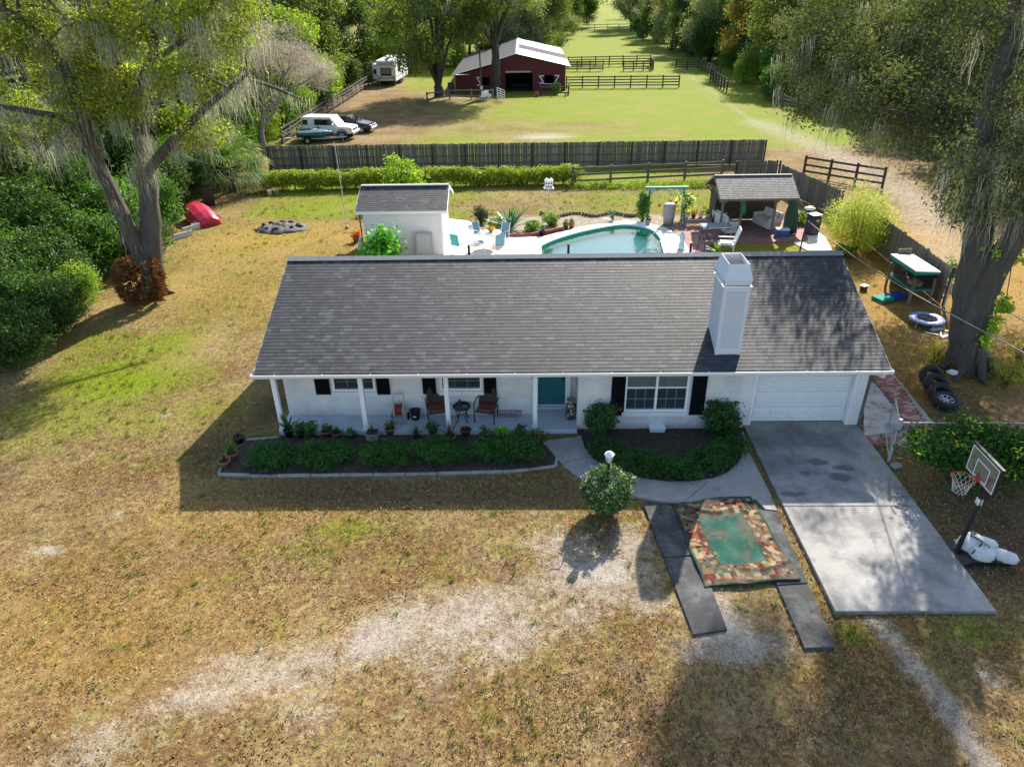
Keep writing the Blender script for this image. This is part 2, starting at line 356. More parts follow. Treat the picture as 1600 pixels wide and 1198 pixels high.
pos = _pos(N, L); nA = _noise(N, L, pos, 1.4, 8, .72); nB = _noise(N, L, pos, 7, 6, .75); nC = _noise(N, L, pos, 26, 4, .75); nD = _noise(N, L, pos, .35, 5, .6)
def thr(mask, noise, k, lo, hi):
    return _ramp(N, L, _math(N, L, 'ADD', mask, _math(N, L, 'MULTIPLY', _math(N, L, 'SUBTRACT', noise, .5), k)), lo, hi)
nAB = _math(N, L, 'ADD', _math(N, L, 'MULTIPLY', nA, .5), _math(N, L, 'MULTIPLY', nB, .5))
nBC = _math(N, L, 'ADD', _math(N, L, 'MULTIPLY', nB, .45), _math(N, L, 'MULTIPLY', nC, .55))
nE = _noise(N, L, pos, .8, 6, .7); nF = _noise(N, L, pos, 44, 3, .75); nG = _noise(N, L, pos, 3.2, 6, .75)
straw = _mix(N, L, _ramp(N, L, nBC, .36, .64), (.16, .105, .045), (.41, .295, .145))
umber = _mix(N, L, _ramp(N, L, nBC, .36, .64), (.072, .040, .014), (.28, .16, .062))
olive = _mix(N, L, _ramp(N, L, nBC, .36, .64), (.075, .08, .008), (.245, .24, .045))
dry = _mix(N, L, _ramp(N, L, _math(N, L, 'ADD', _math(N, L, 'MULTIPLY', nD, .55), _math(N, L, 'MULTIPLY', nG, .45)), .44, .56), umber, straw)
dry = _mix(N, L, _math(N, L, 'MULTIPLY', _ramp(N, L, _math(N, L, 'ADD', _math(N, L, 'MULTIPLY', nE, .6), _math(N, L, 'MULTIPLY', nB, .4)), .525, .62), .65), dry, olive)
dry = _mix(N, L, _math(N, L, 'MULTIPLY', _ramp(N, L, nG, .56, .68), .5), dry, (.40, .34, .26))
dry = _mix(N, L, _math(N, L, 'MULTIPLY', _ramp(N, L, _math(N, L, 'ADD', _math(N, L, 'MULTIPLY', nE, .55), _math(N, L, 'MULTIPLY', nG, .45)), .47, .39), .6), dry, (.20, .155, .115))
dry = _mix(N, L, _ramp(N, L, nF, .61, .72, 0, .7), dry, (.045, .028, .012))
dry = _mix(N, L, _ramp(N, L, nF, .39, .29, 0, .5), dry, (.46, .36, .22))
dry = _mix(N, L, _ramp(N, L, nB, .60, .46, 0, .55), dry, _mix(N, L, .62, dry, (.03, .016, .004)))
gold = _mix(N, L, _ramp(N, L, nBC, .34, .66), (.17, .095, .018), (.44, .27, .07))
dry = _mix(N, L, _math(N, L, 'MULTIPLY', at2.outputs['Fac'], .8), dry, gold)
brown = _mix(N, L, _ramp(N, L, nBC, .35, .66), (.035, .024, .015), (.19, .12, .07))
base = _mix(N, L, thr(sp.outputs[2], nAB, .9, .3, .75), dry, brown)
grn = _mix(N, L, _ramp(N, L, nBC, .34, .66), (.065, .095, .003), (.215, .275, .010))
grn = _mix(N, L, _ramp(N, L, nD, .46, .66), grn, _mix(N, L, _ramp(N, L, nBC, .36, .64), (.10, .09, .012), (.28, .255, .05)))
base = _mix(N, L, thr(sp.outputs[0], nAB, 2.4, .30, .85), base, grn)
snd = _mix(N, L, _ramp(N, L, nBC, .33, .62), (.22, .18, .135), (.41, .375, .325))
nS = _math(N, L, 'ADD', _math(N, L, 'MULTIPLY', nG, .5), _math(N, L, 'MULTIPLY', nC, .5))
base = _mix(N, L, thr(sp.outputs[1], nS, 2.6, .42, 1.05), base, snd)
L.new(base, P.inputs['Base Color']); P.inputs['Roughness'].default_value = .95; P.inputs['Specular IOR Level'].default_value = .1
_bump(N, L, P, nBC, .9, .06); LAWN = m
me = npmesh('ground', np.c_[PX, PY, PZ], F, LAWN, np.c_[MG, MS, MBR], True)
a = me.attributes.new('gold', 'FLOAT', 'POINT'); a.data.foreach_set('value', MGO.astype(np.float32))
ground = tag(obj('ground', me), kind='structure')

# grass blades and fallen leaves, too many to count
def in_hard(x, y):                      # places without litter: house, concrete
    h = (x > -7.5) & (x < 10) & (y > 18) & (y < 27)
    h |= (x > 6.55) & (x < 9.95) & (y > 10.95) & (y < 18.6)
    h |= (x > -4.6) & (x < 14.8) & (y > 29) & (y < 38)
    h |= (x > 3.6) & (x < 6.3) & (y > 11.7) & (y < 14.9)
    h |= (x > -8.5) & (x < .9) & (y > 16.2) & (y < 18.2)
    h |= (x > .5) & (x < 6.5) & (y > 15.2) & (y < 18.6)
    return h
def scatter(seed, n, box):
    r = np.random.default_rng(seed); u = r.random(n)**1.5
    y = box[2] + (box[3]-box[2])*u; half = np.minimum(3 + y*.80, 24); x = r.uniform(-1, 1, n)*half
    k = ~in_hard(x, y) & (x > box[0]) & (x < box[1]); return r, x[k], y[k]
r, x, y = scatter(5, 240000, (-19, 22, 4.5, 52)); mg, ms, mb, mo = ground_masks(x, y)
keep = r.random(len(x)) < np.clip(.35+mg*1.1-ms*.9-mb*.25, .05, 1); x, y, mg, mo = x[keep], y[keep], mg[keep], mo[keep]; n = len(x)
gr = (r.random(n) < np.clip(mg*1.45-.22, .04, .95))[:, None]; h = r.uniform(.03, .085, n)
c = np.where(gr, np.array([.10, .13, .018])+r.random((n, 1))*np.array([.16, .14, .03]), np.array([.20, .135, .062])+r.random((n, 1))*np.array([.30, .22, .12]))
a = r.uniform(0, 6.28, n); ln = r.normal(size=(n, 2))*.05; w = r.uniform(.006, .014, n)
p = np.c_[x, y, np.full(n, -.02)]; dv = np.c_[np.cos(a), np.sin(a), np.zeros(n)]*w[:, None]
V = np.stack([p-dv, p+dv, p+np.c_[ln, h+.02]], 1).reshape(-1, 3)
tag(obj('grass', npmesh('grass', V, np.arange(3*n).reshape(-1, 3), MLEAF('grass_blade', .25, .7, .1), np.repeat(c, 3, 0))), 'short straw and green lawn grass around the house', 'grass', kind='stuff')
# taller tufts and weeds standing out of the short lawn
r, x, y = scatter(15, 7000, (-19, 22, 4.5, 50)); mg, ms, mb, mo = ground_masks(x, y); keep = r.random(len(x)) < np.clip(.25+mg*.9-ms*.4-mb*.3, .05, 1)*nz(x, y, 1.3, 33)*1.6; x, y, mg = x[keep], y[keep], mg[keep]
per = 16; n = len(x)*per; tx, ty, tg = np.repeat(x, per)+r.normal(size=n)*.045, np.repeat(y, per)+r.normal(size=n)*.045, np.repeat(mg, per); tone = np.repeat(r.random(len(x)), per)[:, None]
gr = (np.repeat(r.random(len(x)), per) < np.clip(.25+tg*1.0, 0, .95))[:, None]; c = np.where(gr, np.array([.055, .10, .012])+tone*np.array([.13, .14, .02]), np.array([.24, .17, .075])+tone*np.array([.22, .17, .09]))
h = r.uniform(.05, .14, n); a = r.uniform(0, 6.28, n); ln = r.normal(size=(n, 2))*.06; w = r.uniform(.006, .013, n); p = np.c_[tx, ty, np.full(n, -.02)]; dv = np.c_[np.cos(a), np.sin(a), np.zeros(n)]*w[:, None]
V = np.stack([p-dv, p+dv, p+np.c_[ln, h+.02]], 1).reshape(-1, 3)
tag(obj('grass_tufts', npmesh('grass_tufts', V, np.arange(3*n).reshape(-1, 3), MLEAF('grass_blade', .25, .7, .1), np.repeat(c, 3, 0))), 'taller tufts of grass and weeds scattered over the lawn', 'grass', kind='stuff')
r, x, y = scatter(6, 140000, (-19, 22, 4.5, 46)); mg, ms, mb, mo = ground_masks(x, y)
keep = r.random(len(x)) < np.clip((nz(x, y, 2.3, 21)*nz(x, y, .7, 22)*3.4-.25)*(1.0-ms*1.3-mg*.35)+mb*.25, .015, 1); x, y = x[keep], y[keep]; n = len(x)
P3 = np.c_[x, y, r.uniform(.012, .045, n)]; Nn = norm(np.c_[r.normal(size=(n, 2))*.45, np.ones(n)])
t = r.random((n, 1)); c = np.array([.055, .030, .014])*(1-t)+np.array([.40, .27, .14])*t**1.6
V, F, C = leaf_arrays(r, P3, Nn, .058, .5, c)
tag(obj('fallen_leaves', npmesh('fallen_leaves', V, F, MLEAF('dry_leaf', .1, .7, .1), C)), 'brown dry oak leaves fallen over the lawn', 'leaves', kind='stuff')

# ================================================================ concrete
CONC = M('driveway_concrete', (.285, .272, .25), .88, .24, 1.3, .35, 90, col2=(.16, .155, .145), amt=.55)
CONC2 = M('walk_concrete', (.29, .275, .25), .88, .16, 1.6, .3, 90, col2=(.22, .21, .195), amt=.45)
STRIP = M('strip_concrete', (.055, .055, .056), .95, .3, 1.8, .3, 80, col2=(.115, .115, .112), amt=.45, spec=.2)
KERB = M('kerb_concrete', (.29, .275, .245), .9, .25, 3, .5, 60, col2=(.20, .19, .17), amt=.5)
drv = tag(MB().bx(6.6, 9.93, 11.0, 18.5, -.14, .035).build('driveway', CONC), kind='structure')
for a, b in ((10.97, 14.44), (14.46, 18.46)):
    s = MB().bx(6.57, 9.96, a, b, -.12, .075).build('slab', CONC, drv, .008)
# oil stains soaked into the upper slab
nt = CONC.node_tree; N, L, P = nt.nodes, nt.links, nt.nodes['Principled BSDF']; src = P.inputs['Base Color'].links[0].from_socket; pos = _pos(N, L); dist = None
nd = N.new('ShaderNodeTexNoise'); nd.inputs['Scale'].default_value = 3; nd.inputs['Detail'].default_value = 6; L.new(pos, nd.inputs[0])
for px, py, rx, ry in ((1275, 724, .30, .17), (1315, 735, .26, .12), (1312, 748, .38, .17), (1255, 742, .14, .1), (1222, 728, .75, .6), (1206, 690, .8, .5), (1290, 690, .7, .4), (1240, 775, .3, .1)):
    c = g(px, py); v1 = N.new('ShaderNodeVectorMath'); v1.operation = 'SUBTRACT'; L.new(pos, v1.inputs[0]); v1.inputs[1].default_value = (c.x, c.y, .075); v2 = N.new('ShaderNodeVectorMath'); v2.operation = 'MULTIPLY'; L.new(v1.outputs[0], v2.inputs[0]); v2.inputs[1].default_value = (1/rx, 1/ry, 1); v3 = N.new('ShaderNodeVectorMath'); v3.operation = 'LENGTH'; L.new(v2.outputs[0], v3.inputs[0])
    k = 1.0 if rx < .5 else .55; d = _ramp(N, L, _math(N, L, 'ADD', v3.outputs['Value'], _math(N, L, 'MULTIPLY', _math(N, L, 'SUBTRACT', nd.outputs['Fac'], .5), 2.2)), .75, 1.25 if rx < .5 else 1.7, k, 0)
    dist = d if dist is None else _math(N, L, 'MAXIMUM', dist, d)
L.new(_mix(N, L, _math(N, L, 'MULTIPLY', dist, .8), src, (.075, .072, .07)), P.inputs['Base Color'])
def smooth_line(pts, n):
    P = [Vector(p) for p in pts]; out = []
    for i in range(len(P)-1):
        p0, p1, p2, p3 = P[max(i-1, 0)], P[i], P[i+1], P[min(i+2, len(P)-1)]
        for k in range(n):
            t = k/n; out.append(.5*((2*p1)+(p2-p0)*t+(2*p0-5*p1+4*p2-p3)*t*t+(3*p1-p0-3*p2+p3)*t**3))
    out.append(P[-1]); return out
inner = smooth_line([g(*p) for p in [(905, 684), (914, 706), (940, 728), (985, 745), (1040, 754), (1085, 754), (1128, 745), (1155, 724), (1166, 700)]], 5)
outer = smooth_line([g(*p) for p in [(850, 690), (868, 715), (900, 743), (940, 764), (985, 776), (1040, 786), (1085, 789), (1150, 785), (1206, 778)]], 5)
walk = tag(MB().add([(p.x, p.y, -.04) for p in inner]+[(p.x, p.y, -.04) for p in outer], [(i, i+1, len(inner)+i+1, len(inner)+i) for i in range(len(inner)-1)]).build('walkway', CONC2), kind='structure')
def strip_slab(A, B, z0, z1, name, mat, par):
    n = len(A); vs = [(p.x, p.y, z1) for p in A]+[(p.x, p.y, z1) for p in B]+[(p.x, p.y, z0) for p in A]+[(p.x, p.y, z0) for p in B]
    fs = [(i, i+1, n+i+1, n+i) for i in range(n-1)]
    fs += [(i, 2*n+i, 2*n+i+1, i+1) for i in range(n-1)] + [(n+i, n+i+1, 3*n+i+1, 3*n+i) for i in range(n-1)] + [(0, n, 3*n, 2*n), (n-1, 3*n-1, 4*n-1, 2*n-1)]
    return MB().add(vs, fs).build(name, mat, par)
def shr(A, B, i, j): return A[i:j+1], B[i:j+1]
for i, j in ((0, 7), (7, 16), (16, 28), (28, 40)):
    A, B = [p.copy() for p in inner[i:j+1]], [p.copy() for p in outer[i:j+1]]
    d = ((A[1]+B[1])-(A[0]+B[0])).normalized()*.012; A[0] += d; B[0] += d; A[-1] -= d; B[-1] -= d
    strip_slab(A, B, -.08, .055, 'slab', CONC2, walk)
MB().prism([g(1178, 779)[:2], g(1203, 776)[:2], g(1214, 799)[:2], g(1196, 797)[:2]], -.05, .045).build('slab', CONC2, walk)
# dark mulch in the planting beds
MUL = M('mulch', (.045, .030, .021), 1, .45, 9, 1.0, 40, col2=(.10, .066, .045), amt=.35)
def bed(pts, z):
    P = [g(*p) for p in pts]; tag(MB().prism([p[:2] for p in P], -.1, z).build('planting_bed', MUL), kind='structure')
bed([(343, 740), (420, 742), (600, 740), (800, 735), (868, 726), (872, 719), (858, 700), (846, 688), (436, 684), (385, 689), (362, 708)], .022)
bed([(907, 672), (907, 684), (915, 705), (940, 727), (985, 744), (1040, 753), (1085, 753), (1128, 744), (1154, 723), (1162, 700), (1158, 670)], .024)
# two long concrete wheel strips beside the driveway
wl = tag(MB().prism([g(1012, 800)[:2], g(1060, 800)[:2], g(1130, 982)[:2], g(1088, 990)[:2]], -.06, .02).build('wheel_strip', STRIP), kind='structure')
MB().prism([g(1005, 789)[:2], g(1062, 792)[:2], g(1092, 868)[:2], g(1037, 872)[:2]], -.05, .045).build('slab', STRIP, wl, .006)
MB().prism([g(1037.5, 874)[:2], g(1092.5, 870)[:2], g(1136, 985)[:2], g(1083, 993)[:2]], -.05, .042).build('slab', STRIP, wl, .006)
wr = tag(MB().prism([g(1188, 802)[:2], g(1206, 802)[:2], g(1300, 1008)[:2], g(1262, 1008)[:2]], -.06, .02).build('wheel_strip', STRIP), kind='structure')
MB().prism([g(1176, 797)[:2], g(1212, 801)[:2], g(1262, 912)[:2], g(1214, 915)[:2]], -.05, .045).build('slab', STRIP, wr, .006)
MB().prism([g(1214.5, 917)[:2], g(1262.5, 914)[:2], g(1304, 1012)[:2], g(1257, 1014)[:2]], -.05, .042).build('slab', STRIP, wr, .006)

# brick path and sandy slab beside the garage
BRK = [M('path_brick_%s' % k, c, .9, .25, 9, .4, 50) for k, c in (('red', (.34, .135, .10)), ('pale', (.42, .27, .22)), ('dark', (.22, .10, .08)))]
bp = tag(MB().prism([g(1362, 585)[:2], g(1396, 584)[:2], g(1462, 664)[:2], g(1440, 700)[:2], g(1344, 694)[:2], g(1346, 680)[:2], g(1416, 672)[:2]], -.08, .004).build('brick_path', M('path_sand', (.36, .31, .26), .95, .2, 5, .4, 60)), kind='structure')
brick_me = [MB().box((0, 0, 0), (.2, .095, .06)).mesh('brick', b, .006) for b in BRK]
rb = random.Random(8)
def brick_rows(p0, p1, width, along):
    d = (p1-p0); n = int(d.length/.105); u = d.normalized(); v = Vector((-u.y, u.x, 0)); k = int(width/.21); ang = math.atan2(v.y, v.x)
    for i in range(n):
        for j in range(k):
            q = p0 + u*(i*.105+.05) + v*((j+.5*(i % 2)-k/2+.25)*.21)
            me = brick_me[rb.choices((0, 1, 2), (5, 3, 2))[0]]
            obj('brick', me, bp, (q.x, q.y, .018+rb.uniform(-.006, .006)), (rb.uniform(-.02, .02), rb.uniform(-.02, .02), ang+rb.uniform(-.03, .03)))
brick_rows(g(1380, 588), g(1446, 686), .68, 0)
brick_rows(g(1432, 690), g(1348, 690), .62, 0)
slab2 = tag(MB().prism([g(1352, 600)[:2], g(1368, 600)[:2], g(1412, 660)[:2], g(1406, 676)[:2], g(1348, 682)[:2]], -.05, .035).build('side_slab', M('side_slab_concrete', (.45, .43, .4), .9, .2, 2, .4, 60, col2=(.2, .19, .17), amt=.5), None, .01), kind='structure')

# kerbs round the planting beds, in short cast lengths
def edging(pts, label, w=.095, hgt=.05, step=.75, seed=1):
    rr = random.Random(seed); P = smooth_line([g(*p) for p in pts], 6); t = thing('bed_edging', label, 'edging', P[0])
    # walk along by length
    out = [P[0]]; acc = 0
    for a, b in zip(P[:-1], P[1:]):
        acc += (b-a).length
        if acc >= step: out.append(b); acc = 0
    if (out[-1]-P[-1]).length > .15: out.append(P[-1])
    for a, b in zip(out[:-1], out[1:]):
        d = b-a; c = (a+b)/2 - P[0]
        MB().box((c.x, c.y, hgt/2-.03+rr.uniform(-.012, .012)), (d.length-.015, w*rr.uniform(.9, 1.1), hgt+.06), math.atan2(d.y, d.x)).build('edging_block', KERB, t, .012)
edging([(341, 742), (420, 744), (500, 743), (600, 742), (700, 740), (800, 737), (868, 728)], 'long pale kerb along the front of the porch planting bed', seed=2)
edging([(868, 728), (874, 721), (866, 708), (855, 698), (847, 689)], 'short curved kerb at the walkway end of the porch bed', step=.4, seed=3)
edging([(341, 740), (352, 722), (362, 708)], 'short kerb at the left corner of the porch planting bed', step=.5, seed=4)
edging([(385, 688), (410, 686), (436, 684)], 'short pale kerb beside the leftmost porch post', step=.6, seed=5)
edging([(905, 682), (914, 706), (940, 729), (985, 746), (1040, 755), (1085, 755), (1128, 746), (1156, 724), (1164, 700), (1160, 676)], 'curved concrete kerb round the half moon bed under the picture window', step=.55, seed=6)

# ================================================================ pool and patios
DECK = M('pool_deck_white', (.74, .71, .66), .85, .1, 1.2, .15, 60, col2=(.52, .47, .41), amt=.4)
dk = [g(*p) for p in [(692, 342), (730, 346), (742, 352), (765, 372), (848, 371), (905, 356), (976, 345), (1010, 349), (1042, 358), (1062, 372), (1072, 384)]]
outline = [(p.x, p.y) for p in dk] + [(8.4, 30.0), (-4.4, 30.0)]
def poly_grid(outline, hole, step, z, inset=0):
    bm = bmesh.new(); ov = [bm.verts.new((x, y, z)) for x, y in outline]; hv = [bm.verts.new((x, y, z)) for x, y in hole]
    e = [bm.edges.new((a, b)) for L_ in (ov, hv) for a, b in zip(L_, L_[1:]+L_[:1])]
    bmesh.ops.triangle_fill(bm, use_beauty=True, edges=e); return bm
pool = [(p.x, p.y) for p in smooth_line([(*p, 0) for p in POOLC+POOLC[:1]], 5)][:-1]
bm = poly_grid(outline, pool, 1, .05)
bmesh.ops.recalc_face_normals(bm, faces=bm.faces)
for f in bm.faces:
    if f.normal.z < 0: f.normal_flip()
me = bpy.data.meshes.new('pool_deck'); bm.to_mesh(me); bm.free(); me.materials.append(DECK)
deck = tag(obj('pool_deck', me), kind='structure')
n = len(pool)
basin = MB(); basin.add([(x, y, .05) for x, y in pool]+[(x, y, -.52) for x, y in pool], [(i, (i+1) % n, n+(i+1) % n, n+i) for i in range(n)])
GREEN = M('pool_green_wall', (.02, .58, .22), .5, .15, 3)  # one strong green over the whole basin wall
tag(basin.build('pool_wall', GREEN, deck), 'green wall of the swimming pool')
MB().add([(x, y, -.48) for x, y in pool], [tuple(range(n))]).build('pool_floor', M('pool_plaster', (.52, .98, .82), .6, .03, 1), deck)
cp = MB(); cin = [(x, y) for x, y in pool]
cc = Vector((4.2, 34.9)); 
def offs(P, d):
    out = []
    for i, (x, y) in enumerate(P):
        a, b = P[i-1], P[(i+1) % len(P)]; t = Vector((b[0]-a[0], b[1]-a[1])).normalized(); q = Vector((-t.y, t.x))
        if q.dot(Vector((x, y))-cc) < 0: q = -q
        out.append((x+q.x*d, y+q.y*d))
    return out
po, pi_ = offs(pool, .25), offs(pool, -.03)
for i in range(0, n, 3):
    k = [(i+j) % n for j in range(4)]
    b = MB(); A = [po[q] for q in k]; B = [pi_[q] for q in k]
    vs = [(x, y, .085) for x, y in A]+[(x, y, .085) for x, y in B]+[(x, y, .02) for x, y in A]+[(x, y, .02) for x, y in B]
    b.add(vs, [(j, j+1, 5+j, 4+j) for j in range(3)]+[(4+j, 5+j, 13+j, 12+j) for j in range(3)]+[(8+j, 9+j, 1+j, j) for j in range(3)])
    b.build('coping', M('pool_coping', (.72, .74, .72), .7, .1, 3), deck)
b = MB(); tw_ = offs(pool, -.006); b.add([(x, y, .02) for x, y in tw_]+[(x, y, -.05) for x, y in tw_], [(i, (i+1) % n, n+(i+1) % n, n+i) for i in range(n)]); b.build('tile_band', M('pool_tile', (.07, .36, .42), .3, .15, 6), deck)
m, nt, N, L, P = _new('pool_water_surface')
tr = N.new('ShaderNodeBsdfTransparent'); tr.inputs[0].default_value = (.90, 1, .95, 1); gl = N.new('ShaderNodeBsdfGlossy'); gl.inputs['Roughness'].default_value = .03
fr = N.new('ShaderNodeFresnel'); fr.inputs[0].default_value = 1.33; mx = N.new('ShaderNodeMixShader'); bp_ = N.new('ShaderNodeBump'); bp_.inputs['Strength'].default_value = .15; bp_.inputs['Distance'].default_value = .03
L.new(_noise(N, L, _pos(N, L), 3, 3), bp_.inputs['Height']); L.new(bp_.outputs[0], gl.inputs['Normal']); L.new(fr.outputs[0], mx.inputs[0]); L.new(tr.outputs[0], mx.inputs[1]); L.new(gl.outputs[0], mx.inputs[2]); L.new(mx.outputs[0], N['Material Output'].inputs[0])
tag(MB().add([(x, y, -.055) for x, y in pool], [tuple(range(n))]).build('pool_water', m), kind='structure')
# brick patios
PATIO = M('patio_brick_ground', (.30, .15, .13), .9, .25, 3, .4, 40, col2=(.16, .09, .085), amt=.5)
pv = tag(MB().prism([g(1052, 360)[:2], g(1130, 345)[:2], g(1258, 345)[:2], g(1262, 378)[:2], g(1150, 381)[:2], g(1110, 382)[:2], g(1106, 398)[:2], g(1070, 398)[:2]], -.1, .045).build('pavilion_patio', PATIO), kind='structure')
pale = M('patio_pale', (.62, .52, .45), .9, .15, 2.5, .3, 50, col2=(.5, .34, .28), amt=.3)
tag(MB().prism([g(738, 360)[:2], g(846, 373)[:2], g(846, 398)[:2], g(722, 398)[:2]], -.1, .056).build('table_patio', pale), kind='structure')
tag(MB().prism([g(1262, 350)[:2], g(1290, 372)[:2], g(1300, 392)[:2], g(1262, 392)[:2], g(1240, 380)[:2]], -.1, .03).build('side_slab', DECK), kind='structure')
# red brick rim behind the table patio, single bricks on edge
rim = thing('brick_rim', 'low red brick rim between the table patio and the agave bed', 'brick edging', g(790, 372))
RB = M('rim_brick', (.30, .075, .055), .85, .3, 8, .3, 50)
rme = MB().box((0, 0, .09), (.19, .09, .2)).mesh('brick', RB, .006)
rp = smooth_line([g(*p) for p in [(792, 371), (825, 370), (850, 366), (878, 360)]], 12); acc = 0
for a, b in zip(rp[:-1], rp[1:]):
    d = b-a; k = max(1, round(d.length/.2))
    for j in range(k): q = a+d*((j+.5)/k)-rim.location; obj('brick', rme, rim, (q.x, q.y, rb.uniform(-.01, .01)), (0, 0, math.atan2(d.y, d.x)))
# row of border stones behind the gravel bed
ST = M('border_stone', (.17, .13, .10), .95, .35, 7, .6, 30)
sb = thing('stone_border', 'row of dark rough stones along the back of the gravel bed', 'stones', g(930, 338))
for px, py in [(p, 336.5+2.2*math.sin(p*.11)) for p in range(846, 1005, 5)]:
    q = g(px, py)-sb.location; MB().blob((q.x, q.y, .06), (rb.uniform(.08, .14), .09, rb.uniform(.07, .13)), 7, 5, .18, rb).build('stone', ST, sb)
# ================================================================ shingled roofs
SHM = MA('roof_shingle', .66, .5, 90, .3, .45)
TONES = [(.016, .0185, .0225), (.022, .025, .0295), (.028, .031, .0355), (.037, .040, .044), (.058, .061, .064)]
def shingle_box(w, h, t=.007):
    """one tab lying in the x,y plane, butt end towards -y, upper end tucked under"""
    V = [(-w/2, -h/2, 0), (w/2, -h/2, 0), (w/2, h/2, -.004), (-w/2, h/2, -.004), (-w/2, -h/2, t), (w/2, -h/2, t), (w/2, h/2, .001), (-w/2, h/2, .001)]
    return np.array(V), np.array([(4, 5, 6, 7), (0, 1, 5, 4), (1, 2, 6, 5), (3, 0, 4, 7), (2, 3, 7, 6)])
def shingle_slope(par, org, along, upv, length, run, expo=.135, singles=0, seed=1, wid=(.13, .18, .23, .29), tone_w=(3, 4, 5, 3, 1.6), dim=1.0):
    """org = eave corner, along / upv = unit vectors; the lowest courses are single pieces, the rest one mesh"""
    rr = random.Random(seed); nrm = along.cross(upv).normalized(); nrow = int(round(run/expo)); ex = run/nrow; pieces = []
    for i in range(nrow):
        x = -rr.uniform(0, .15)
        while x < length:
            w = rr.choice(wid); a, b = max(x, 0), min(x+w, length)
            if b-a > .04: pieces.append((i, (a+b)/2, b-a, rr.choices(range(5), tone_w)[0], w))
            x += w
    cache = {}; V, Fc, C, b0 = [], [], [], 0; cnt = 0
    R3 = np.array([along, upv, nrm]).T
    for i, xc, w, tn, w0 in pieces:
        c = org + along*xc + upv*((i+.5)*ex); hh = ex+.02
        if cnt < singles and abs(w-w0) < 1e-6:
            key = (w0, tn)
            if key not in cache:
                v, f = shingle_box(w0-.0025, hh); cache[key] = npmesh('shingle', v, f, SHM, np.tile(np.array(TONES[tn])*dim, (8, 1)))
            o = obj('shingle', cache[key], par); o.matrix_local = Matrix.Translation(c - par.matrix_world.translation - (par.parent.location if par.parent else Vector())) @ Matrix((along, upv, nrm)).transposed().to_4x4(); cnt += 1
        else:
            v, f = shingle_box(w-.0025, hh); V.append(v @ R3.T + np.array(c - OFF)); Fc.append(f+b0); b0 += 8
            C.append(np.tile(np.array(TONES[tn])*dim*rr.uniform(.88, 1.12), (8, 1)))
    me = npmesh('shingles', np.concatenate(V), np.concatenate(Fc), SHM, np.concatenate(C)); o = obj('shingles', me, par); o['kind'] = 'stuff'
    return o
# ================================================================ the house
house = thing('ranch_house', 'long single storey white brick house with grey shingle roof and wide front porch', 'house', (1.25, 22.15, 0))
OFF = Vector(house.location)
def brick_paint(name, col, mortar, scale=1.0, bump=.5, axis='xz'):
    if name in MATS: return MATS[name]
    m, nt, N, L, P = _new(name); pos = _pos(N, L); sx = N.new('ShaderNodeSeparateXYZ'); L.new(pos, sx.inputs[0]); cb = N.new('ShaderNodeCombineXYZ')
    L.new(_math(N, L, 'ADD', sx.outputs[0], sx.outputs[1]), cb.inputs[0]); L.new(sx.outputs[2], cb.inputs[1])
    br = N.new('ShaderNodeTexBrick'); br.inputs['Scale'].default_value = 1; br.inputs['Brick Width'].default_value = .215*scale; br.inputs['Row Height'].default_value = .0755*scale; br.inputs['Mortar Size'].default_value = .006; br.inputs['Mortar Smooth'].default_value = .4
    br.inputs['Color1'].default_value = (*col, 1); br.inputs['Color2'].default_value = (*[c*.93 for c in col], 1); br.inputs['Mortar'].default_value = (*mortar, 1); L.new(cb.outputs[0], br.inputs[0])
    n = _noise(N, L, pos, 2, 5); hs = N.new('ShaderNodeHueSaturation'); L.new(br.outputs[0], hs.inputs['Color']); L.new(_ramp(N, L, n, .3, .7, .84, 1.06), hs.inputs['Value'])
    zz = _math(N, L, 'ADD', sx.outputs[2], _math(N, L, 'MULTIPLY', _math(N, L, 'SUBTRACT', _noise(N, L, pos, 5, 5, .7), .5), .5))
    L.new(_mix(N, L, _ramp(N, L, zz, .22, -.02, 0, .55), hs.outputs[0], (.30, .25, .19)), P.inputs['Base Color']); P.inputs['Roughness'].default_value = .7
    iv = _math(N, L, 'SUBTRACT', 1.0, br.outputs['Fac']); _bump(N, L, P, _math(N, L, 'ADD', iv, _math(N, L, 'MULTIPLY', _noise(N, L, pos, 60, 3), .3)), bump, .008); return m
WALL = brick_paint('white_painted_brick', (.74, .71, .67), (.60, .58, .56))
TRIM = M('white_trim', (.80, .80, .79), .45, .05, 3, .05, 60)
TRIM2 = M('white_trim_dull', (.70, .70, .69), .55, .08, 2, .08, 60)
SOFF = M('soffit_white', (.72, .71, .69), .7, .06, 2)
XL, XR, YE, YR, ZE, ZR = -7.65, 10.14, 17.6, 22.15, 2.35, 4.1
YB = 26.7
def hb(name, mat, x0, x1, y0, y1, z0, z1, bev=0, par=None): return MB().bx(x0, x1, y0, y1, z0, z1).build(name, mat, par or house, bev, True)
YP, YD, YF = 18.87, 19.38, 18.2
